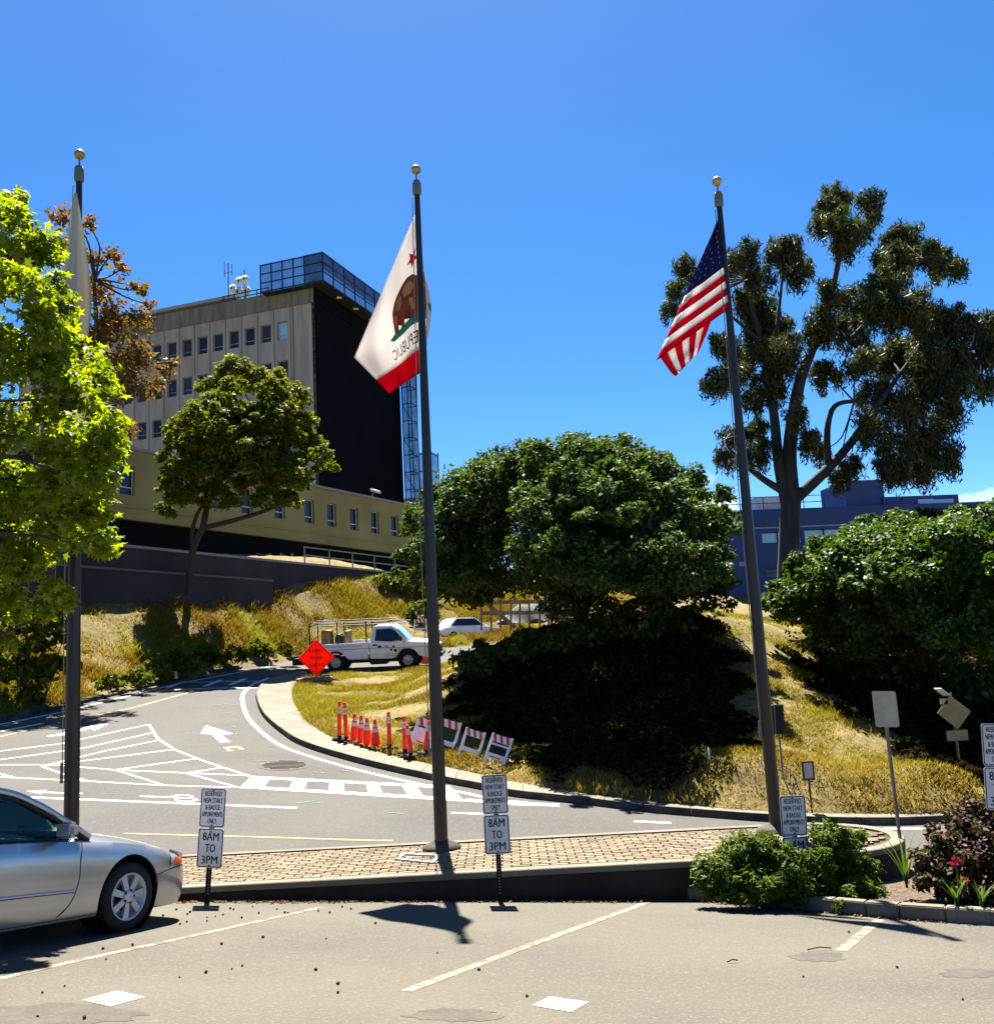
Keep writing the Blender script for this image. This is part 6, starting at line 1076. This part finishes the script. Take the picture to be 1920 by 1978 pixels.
def boolcut(me, cutters):
    o = bpy.data.objects.new('tmp', me); COL.objects.link(o); cs = []
    for c in cutters: co_ = bpy.data.objects.new('cut', c); COL.objects.link(co_); cs.append(co_); md = o.modifiers.new('b', 'BOOLEAN'); md.operation = 'DIFFERENCE'; md.object = co_; md.solver = 'EXACT'
    dg = bpy.context.evaluated_depsgraph_get(); out = bpy.data.meshes.new_from_object(o.evaluated_get(dg))
    for q in [o]+cs: bpy.data.objects.remove(q)
    return out
def frame_on(plane, xy, az, name, label, cat):
    h = Vector((math.sin(az), math.cos(az), 0)); nz = Vector((-plane[1], -plane[2], 1)).normalized(); x = (h-nz*h.dot(nz)).normalized(); y = nz.cross(x); R_ = Matrix((x, y, nz)).transposed()
    return thing(name, (xy[0], xy[1], pz(plane, *xy)), label, cat, rot=R_.to_euler())
# --- silver sedan (x forward from the front axle, y left, z up)
fc = onp(238, 1800, LOT); azc = rad(26.0); lft = np.array([-math.cos(azc), math.sin(azc)]); xy = fc[:2]+lft*.84
car = frame_on(LOT, xy, azc, 'silver_sedan', 'silver sedan parked at the left edge, front wheel and hood in view', 'car')
ST = np.array([(.97, .50, .30, .47, .53), (.95, .64, .22, .52, .58), (.88, .75, .18, .585, .635), (.74, .82, .17, .655, .72), (.5, .865, .17, .735, .815), (.2, .89, .18, .80, .885), (-.2, .905, .19, .855, .95), (-.55, .91, .19, .885, 1.0), (-.9, .912, .19, .905, .985), (-1.5, .915, .19, .925, .97), (-2.3, .915, .19, .945, .98), (-3.0, .905, .2, .955, .99), (-3.4, .88, .22, .95, 1.02), (-3.75, .84, .25, .90, .99), (-3.86, .76, .30, .80, .90), (-3.9, .6, .38, .7, .75)])
STS = smoothpl(ST, 5)
def stn(x): o = np.argsort(STS[:, 0]); return [np.interp(x, STS[o, 0], STS[o, k]) for k in range(1, 5)]
PT = np.array([(0, .93), (.12, .972), (.35, .995), (.55, 1.0), (.78, .99), (.92, .965), (1.0, .925)])
def side_y(x, z): w, zb, zs, zc = stn(x); t = np.clip((z-zb)/(zs-zb), 0, 1); return w*np.interp(t, PT[:, 0], PT[:, 1])
ts = np.linspace(0, 1, 12)
V_, F_ = [], []; rows = []
for s in STS:
    x, w, zb, zs, zc = s; half = [(0, zb), (w*.6, zb)]+[(w*np.interp(t, PT[:, 0], PT[:, 1]), zb+(zs-zb)*t) for t in ts]
    for k in (.97, .9, .75, .5, .25): yy = k*.925*w; half.append((yy, zs+(zc-zs)*(1-k**3.2)))
    half.append((0, zc)); full = half+[(-y, z) for y, z in half[-2:0:-1]]; rows.append([(x, y, z) for y, z in full])
m = len(rows[0])
for r_ in rows: V_ += r_
for i in range(len(rows)-1):
    for k in range(m): F_.append((i*m+k, i*m+(k+1) % m, (i+1)*m+(k+1) % m, (i+1)*m+k))
F_.append(tuple(range(m))); F_.append(tuple(range((len(rows)-1)*m, len(rows)*m))[::-1])
me = bpy.data.meshes.new('body'); me.from_pydata(V_, [], F_); bm = bmesh.new(); bm.from_mesh(me); bmesh.ops.recalc_face_normals(bm, faces=bm.faces[:]); bm.to_mesh(me); bm.free()
cut = []
for xw in (0, -2.72):
    for sy in (-1, 1):
        c = MB(); c.tube([(xw, sy*.58, .335), (xw, sy*1.2, .335)], .395, 48); cm = c.mesh('c'); bm = bmesh.new(); bm.from_mesh(cm); bmesh.ops.remove_doubles(bm, verts=bm.verts[:], dist=1e-5); bmesh.ops.recalc_face_normals(bm, faces=bm.faces[:]); bm.to_mesh(cm); bm.free(); cut.append(cm)
me = boolcut(me, cut); me.polygons.foreach_set('use_smooth', [True]*len(me.polygons)); me.materials.clear(); body = link('body', me, VM['silver'], car)
md = body.modifiers.new('es', 'EDGE_SPLIT'); md.split_angle = rad(38)
for xw in (0, -2.72):
    for sy in (-1, 1):
        mb = MB(); mb.lathe([(.388, sy*.60), (.388, sy*.865), (.30, sy*.865)][:2], (xw, 0, .335), 32, 'y'); mb.lathe([(.39, sy*.60), (.01, sy*.60)], (xw, 0, .335), 32, 'y'); mb.build('wheel_liner', VM['trim'], car)
        wheel(car, xw, sy*.79, .328, .20, sy)
def sline(pts, r, m, name, sgn=-1, parent=None, off=.001):
    mb = MB(); P = [(x, sgn*(side_y(x, z)+off), z) for x, z in smoothpl([(a, b, 0) for a, b in pts], 5)[:, :2]]; mb.tube(P, r, 5); return mb.build(name, m, parent or car)
for sg in (-1, 1):
    sline([(-.62, .89), (-.66, .75), (-.67, .55), (-.73, .36), (-.86, .235)], .0045, VM['line'], 'door_gap', sg); sline([(-1.95, .94), (-1.97, .6), (-1.97, .25)], .0045, VM['line'], 'door_gap', sg); sline([(-.3, .215), (-1.2, .215), (-2.3, .215)], .004, VM['line'], 'sill_gap', sg)
    sline([(-.72, .46), (-1.3, .475), (-1.92, .485)], .016, VM['silver'], 'side_moulding', sg, off=.004); sline([(-.72, .447), (-1.3, .462), (-1.92, .472)], .005, VM['line'], 'moulding_shadow', sg, off=.008)
    sline([(.37, .50), (.55, .535), (.80, .555), (.9, .545)], .0045, VM['line'], 'bumper_gap', sg); sline([(-1.62, .78), (-1.82, .785)], .02, VM['trim'], 'door_handle', sg, off=.012)
    # headlamp on the corner
    mb = MB(); hl = lambda a, b: (lambda x, z: (x+.012, sg*(side_y(x, z)+.010), z))(.555+.325*a+.03*b, (.575+.012*a)+(b)*(np.interp(.555+.325*a, [.5, .9], [.175, .06])))
    mb.grid(hl, 10, 6); lamp = mb.build('headlight', VM['lens'], car)
    mb = MB(); mb.grid(lambda a, b: (lambda q: (q[0]+.003, q[1]+sg*.006, q[2]))(hl(.18+.62*a, .06+.5*b)), 8, 4); mb.build('turn_lens', MT['bred'] if False else mat_('amber_red_lens%d' % sg, (.55, .10, .02), .2), lamp)
    # greenhouse pieces
yb, yt = .80, .585
def gy(z): return np.interp(z, [.93, 1.0, 1.38, 1.44], [.83, .80, .62, .54])
roofpts = [(-1.32, 1.385), (-1.7, 1.435), (-2.2, 1.445), (-2.65, 1.40)]
mb = MB(); rs = smoothpl([(a, b, 0) for a, b in roofpts], 6); mb.grid(lambda a, b: (lambda x, z, q: (x, q*.60*1.0, z-.05*q**2-.02*q**6))(np.interp(a, np.linspace(0, 1, len(rs)), rs[:, 0]), np.interp(a, np.linspace(0, 1, len(rs)), rs[:, 1]), b*2-1), 18, 14); ro = mb.build('roof', VM['silver'], car); md = ro.modifiers.new('s', 'SOLIDIFY'); md.thickness = .03
for sg in (-1, 1):
    A_ = smoothpl([(-.50, sg*.80, .93), (-.78, sg*.765, 1.09), (-1.06, sg*.70, 1.25), (-1.34, sg*.61, 1.365), (-1.75, sg*.585, 1.40), (-2.3, sg*.585, 1.405), (-2.68, sg*.61, 1.345), (-3.05, sg*.70, 1.15), (-3.3, sg*.79, .99)], 5)
    mb = MB(); mb.tube(A_, .034, 8); mb.build('roof_pillar', VM['silver'], car); mb = MB(); mb.tube([p+np.array([-.012, -sg*.0, -.035]) for p in A_], .03, 6); mb.build('door_frame_trim', VM['trim'], car)
    mb = MB(); mb.bar((-1.93, sg*.80, .95), (-1.98, sg*.60, 1.38), .09, .03, up=(0, 1, 0)); mb.build('middle_pillar', VM['trim'], car)
    zt_ = lambda x: np.interp(x, [-3.3, -3.05, -2.68, -2.3, -1.75, -1.34, -1.06, -.78, -.55], [.97, 1.12, 1.32, 1.375, 1.37, 1.335, 1.22, 1.06, .95])
    for x0, x1 in ((-1.9, -.62), (-3.15, -2.0)):
        mb = MB(); mb.grid(lambda a, b: (lambda x: (lambda z: (x, sg*(gy(z)-.012), z))(.945+(zt_(x)-.945)*b))(x0+(x1-x0)*a), 12, 5); mb.build('side_window', VM['glass'], car)
    sline([(-.62, .905), (-1.2, .925), (-2.0, .945), (-3.0, .955)], .012, VM['trim'], 'belt_moulding', sg, off=-.06)
    # mirror
    mb = MB(); mb.box((-.93, sg*1.0, 1.02), (.115, .2, .145)); mi = mb.build('door_mirror', VM['silver'], car, bevel=.035); mb = MB(); mb.bar((-.9, sg*.84, .955), (-.93, sg*.95, .985), .07, .05); mb.build('mirror_arm', VM['trim'], mi); mb = MB(); mb.box((-.991, sg*1.0, 1.02), (.004, .16, .11)); mb.build('mirror_glass', VM['lens'], mi)
    mb = MB(); mb.add([(-.56, sg*.825, .935), (-.82, sg*.79, 1.04), (-.84, sg*.82, .945)], [(0, 1, 2)]); mb.build('mirror_sail', VM['trim'], car)
mb = MB(); mb.grid(lambda a, b: (lambda x, w: (x, (b*2-1)*w, 0))(0, 1) and (-.52-.84*a-.10*(b*2-1)**2*(1-a), (b*2-1)*(.77-.17*a), .965+.425*a-.02*(b*2-1)**2), 10, 12); mb.build('windscreen', VM['glass'], car)
mb = MB(); mb.grid(lambda a, b: (-2.66-.62*a, (b*2-1)*(.6+.16*a), 1.385-.375*a), 8, 10); mb.build('rear_window', VM['glass'], car)
mb = MB(); mb.cbox((-1.05, -.72, .86), (-.62, .72, .985)); mb.build('dashboard', VM['seat'], car, bevel=.03)
for sy in (-.38, .38):
    mb = MB(); mb.cbox((-1.95, sy-.25, .45), (-1.45, sy+.25, .6)); mb.cbox((-2.12, sy-.24, .6), (-1.95, sy+.24, 1.12)); mb.cbox((-2.10, sy-.12, 1.14), (-2.0, sy+.12, 1.30)); mb.build('seat', VM['seat'], car, bevel=.03)
mb = MB(); mb.lathe([(.19, 0), (.175, .02), (.19, .03)], (-1.22, .38, .93), 16, 'x'); mb.build('steering_wheel', VM['seat'], car); mb = MB(); mb.box((-1.06, 0, 1.27), (.03, .2, .06)); mb.build('rear_view_mirror', VM['seat'], car)
mb = MB(); mb.cbox((.945, -.42, .44), (.965, .42, .54)); mb.build('grille', VM['trim'], car); mb = MB(); mb.tube([(-.56, -.5, .98), (-.60, .1, 1.005)], .012, 5); mb.build('wiper', VM['trim'], car)
# --- white pickup
ra_ = onp(650, 1299, ROAD); az = rad(91); WB = 3.12; lf = np.array([-math.cos(az), math.sin(az)]); xy = ra_[:2]+lf*.85; TPL = (ROAD[0]+.06*7.6+.006, ROAD[1]+.06, ROAD[2])
tk = frame_on(TPL, xy, az, 'pickup_truck', 'white pickup truck with black ladder rack on the upper road', 'truck'); hw = .98
def arc(cx, r, z, a0, a1, n=9): return [(cx+r*math.cos(a), z+r*math.sin(a)) for a in np.linspace(a0, a1, n)]
prof_bed = [(1.42, .50), (1.42, 1.22), (-1.15, 1.18), (-1.18, .62), (-.62, .55)]+arc(0, .50, .40, math.pi-.35, .35)[::1]+[(.62, .50)]
def sideprism(P, y0, y1, name, m, parent, bev=.02):
    mb = MB(); mb.prism([(x, y0, z) for x, z in P], (0, y1-y0, 0)); return mb.build(name, m, parent, bevel=bev)
for s_ in (-1, 1): sideprism(prof_bed, s_*hw, s_*(hw-.08), 'bed_side', VM['white'], tk)
mb = MB(); mb.cbox((-1.14, -hw+.08, .62), (1.40, hw-.08, .68)); mb.build('bed_floor', VM['trim'], tk); mb = MB(); mb.cbox((-1.19, -hw+.02, .62), (-1.12, hw-.02, 1.18)); mb.build('tailgate', VM['white'], tk, bevel=.01)
prof_cab = [(1.47, .50), (1.47, 1.24), (2.95, 1.22), (4.15, 1.10), (4.42, 1.0), (4.50, .72), (4.44, .55), (4.15, .50)]+arc(WB, .50, .40, .3, math.pi-.3)+[(WB-.6, .48)]
sideprism(prof_cab, -hw, hw, 'cab_body', VM['white'], tk, .04)
# cab top
cab = [(1.52, 1.235), (1.60, 1.80), (1.75, 1.90), (2.45, 1.885), (2.62, 1.80), (3.15, 1.21)]
mb = MB(); n = len(cab); w_ = [hw-.03, hw-.17, hw-.24, hw-.24, hw-.18, hw-.06]
mb.add([(x, -q, z) for (x, z), q in zip(cab, w_)]+[(x, q, z) for (x, z), q in zip(cab, w_)], [tuple(range(n)), tuple(range(2*n-1, n-1, -1))]+[(i, n+i, n+(i+1) % n, (i+1) % n) for i in range(n)]); mb.build('cab_roof', VM['white'], tk, bevel=.03)
for s_ in (-1, 1):
    yz = lambda z: s_*(np.interp(z, [1.235, 1.8], [hw-.02, hw-.165]))
    mb = MB(); mb.poly([(x, yz(z), z) for x, z in [(1.72, 1.27), (1.78, 1.74), (2.42, 1.76), (2.60, 1.66), (2.86, 1.36), (2.88, 1.27), (2.40, 1.20)]]); mb.build('side_window', MT['glass'], tk)
    mb = MB(); mb.tube([(1.46, s_*(hw+.002), .52), (1.46, s_*(hw+.002), 1.22)], .012, 5); mb.build('cab_gap', VM['line'], tk); mb = MB(); mb.tube([(2.98, s_*(hw+.002), 1.2), (2.98, s_*(hw+.002), .7), (2.9, s_*(hw+.002), .52)], .008, 5); mb.build('door_gap', VM['line'], tk)
    mb = MB(); mb.tube([(-1.1, s_*(hw+.003), .93), (1.4, s_*(hw+.003), .95), (4.2, s_*(hw+.003), .93)], .009, 5); mb.build('body_crease', VM['line'], tk); mb = MB(); mb.box((2.85, s_*(hw+.12), 1.33), (.12, .2, .2)); mb.build('door_mirror', VM['trim'], tk, bevel=.03)
    mb = MB(); mb.box((1.72, s_*(hw+.012), 1.08), (.2, .03, .06)); mb.build('door_handle', VM['trim'], tk)
    for xw in (0, WB): wheel(tk, xw, s_*.84, .385, .24, s_, 8, .55); mb = MB(); mb.lathe([(.5, s_*.5), (.01, s_*.5)], (xw, 0, .42), 24, 'y'); mb.build('wheel_liner', VM['trim'], tk)
    mb = MB(); mb.box((4.44, s_*.78, .86), (.14, .3, .2)); hd_ = mb.build('headlight', VM['lens'], tk, bevel=.02)
    # door emblem, seen side
    mb = MB()
    for dx_, dz_, r_ in ((2.52, .98, .055), (2.42, .86, .055), (2.60, .82, .075)): mb.lathe([(r_, 0), (.004, 0)], (dx_, s_*(hw+.006), dz_), 12, 'y')
    em = mb.build('door_emblem', MT['black'], tk)
    for s, x_, z_, hh, ww in (('CAL', 2.18, 1.0, .12, .30), ('INC', 2.86, .84, .11, .26), ('LICENSED CONTRACTOR', 2.5, .68, .045, .8), ('GENERAL ENGINEERING', 2.5, .60, .045, .8), ('PIPE LINE WELD FABRICATION', .35, 1.075, .06, 1.6)):
        v, f = text_polys(s); v[:, 0] -= (v[:, 0].max()+v[:, 0].min())/2; v[:, 1] -= (v[:, 1].max()+v[:, 1].min())/2; v[:, 0] *= ww/np.ptp(v[:, 0]); v[:, 1] *= hh/np.ptp(v[:, 1])
        me = bpy.data.meshes.new('lettering'); me.from_pydata([(x_-s_*a, s_*(hw+.006), z_+b) for a, b, _ in v], [], f); tag(link('lettering', me, MT['black'], tk), kind='stuff')
    mb = MB(); mb.cbox((1.83, s_*(hw+.006)-.001, .96), (2.0, s_*(hw+.006)+.001, 1.05)); mb.build('door_badge', MT['black'], tk)
mb = MB(); mb.poly([(2.68, -hw+.22, 1.80), (2.68, hw-.22, 1.80), (3.17, hw-.12, 1.245), (3.17, -hw+.12, 1.245)]); mb.build('windscreen', VM['glass'] if False else MT['glasslit'], tk)
mb = MB(); mb.cbox((4.42, -.6, .7), (4.53, .6, .98)); mb.build('grille', VM['trim'], tk, bevel=.02); mb = MB(); mb.cbox((4.36, -hw+.02, .48), (4.62, hw-.02, .66)); mb.build('front_bumper', VM['trim'], tk, bevel=.03); mb = MB(); mb.cbox((-1.32, -hw+.05, .52), (-1.2, hw-.05, .66)); mb.build('rear_bumper', VM['chrome'], tk, bevel=.02)
rk = MB(); 
for s_ in (-1, 1):
    mb = MB(); mb.tube([(-1.15, s_*.9, 1.98), (1.0, s_*.9, 1.98), (3.1, s_*.82, 1.99)], .02, 6); mb.build('rack_rail', VM['trim'], tk); mb = MB(); mb.tube([(-1.15, s_*.9, 2.12), (2.6, s_*.9, 2.12)], .018, 6); mb.build('rack_rail', VM['trim'], tk)
    for x_ in (-1.1, .1, 1.35): mb = MB(); mb.tube([(x_, s_*.92, 1.16), (x_, s_*.9, 2.12)], .03, 6); mb.build('rack_post', VM['trim'], tk)
for x_ in (-1.1, .1, 1.35, 2.4): mb = MB(); mb.tube([(x_, -.9, 1.98), (x_, .9, 1.98)], .028, 6); mb.build('rack_crossbar', VM['trim'], tk)
mb = MB(); mb.cbox((-.7, -.4, .7), (-.3, .4, 1.75)); mb.build('yellow_tool_box', MT['yellow'], tk, bevel=.03); mb = MB(); mb.cbox((.35, -.5, .7), (.5, .5, 1.7)); mb.build('yellow_board', MT['yellow'], tk); mb = MB(); mb.cbox((-.1, -.45, .7), (.2, .45, 1.55)); mb.build('gas_cylinder_rack', VM['trim'], tk, bevel=.05)
mb = MB(); mb.box((.5, 0, .42), (5, .8, .25)); mb.build('chassis', VM['trim'], tk); mb = MB(); mb.box((1.8, 0, .36), (.8, 1.2, .3)); mb.build('fuel_tank', VM['trim'], tk, bevel=.05)
# --- white car up the road under the tree
q = np.array([-2.2, 58.0, upz(-2.2, 58.0)-.1]); wc = thing('distant_white_car', q, 'white car parked up the road, partly hidden under the round tree', 'car', rz=rad(35))
mb = MB(); pr_ = [(-2.1, .3), (-2.15, .75), (-1.7, .9), (1.0, .92), (2.1, .75), (2.2, .35)]; mb.prism([(x, -.85, z) for x, z in pr_], (0, 1.7, 0)); mb.build('body', VM['white'], wc, bevel=.06)
gh = [(-1.6, .9, .78), (-1.0, 1.4, .62), (.3, 1.42, .62), (1.05, .92, .78)]; mb = MB(); mb.add([(x, -w, z) for x, z, w in gh]+[(x, w, z) for x, z, w in gh], [(0, 1, 2, 3), (7, 6, 5, 4), (0, 4, 5, 1), (1, 5, 6, 2), (2, 6, 7, 3)]); mb.build('cabin', VM['white'], wc, bevel=.05)
for s_ in (-1, 1):
    mb = MB(); mb.poly([(x, s_*(w+.012), z) for x, z, w in ((-1.35, .95, .775), (-.9, 1.33, .65), (.25, 1.35, .645), (.8, .95, .775))]); mb.build('side_window', MT['glass'], wc)
    for x_ in (-1.3, 1.3): mb = MB(); mb.lathe([(.2, -.1), (.31, -.1), (.32, 0), (.31, .1), (.2, .1)], (x_, s_*.78, .32), 20, 'y'); mb.build('wheel', VM['tyre'], wc)
mb = MB(); mb.poly([(.36, -.56, 1.39), (.36, .56, 1.39), (1.0, .7, .96), (1.0, -.7, .96)]); mb.build('windscreen', MT['glass'], wc)
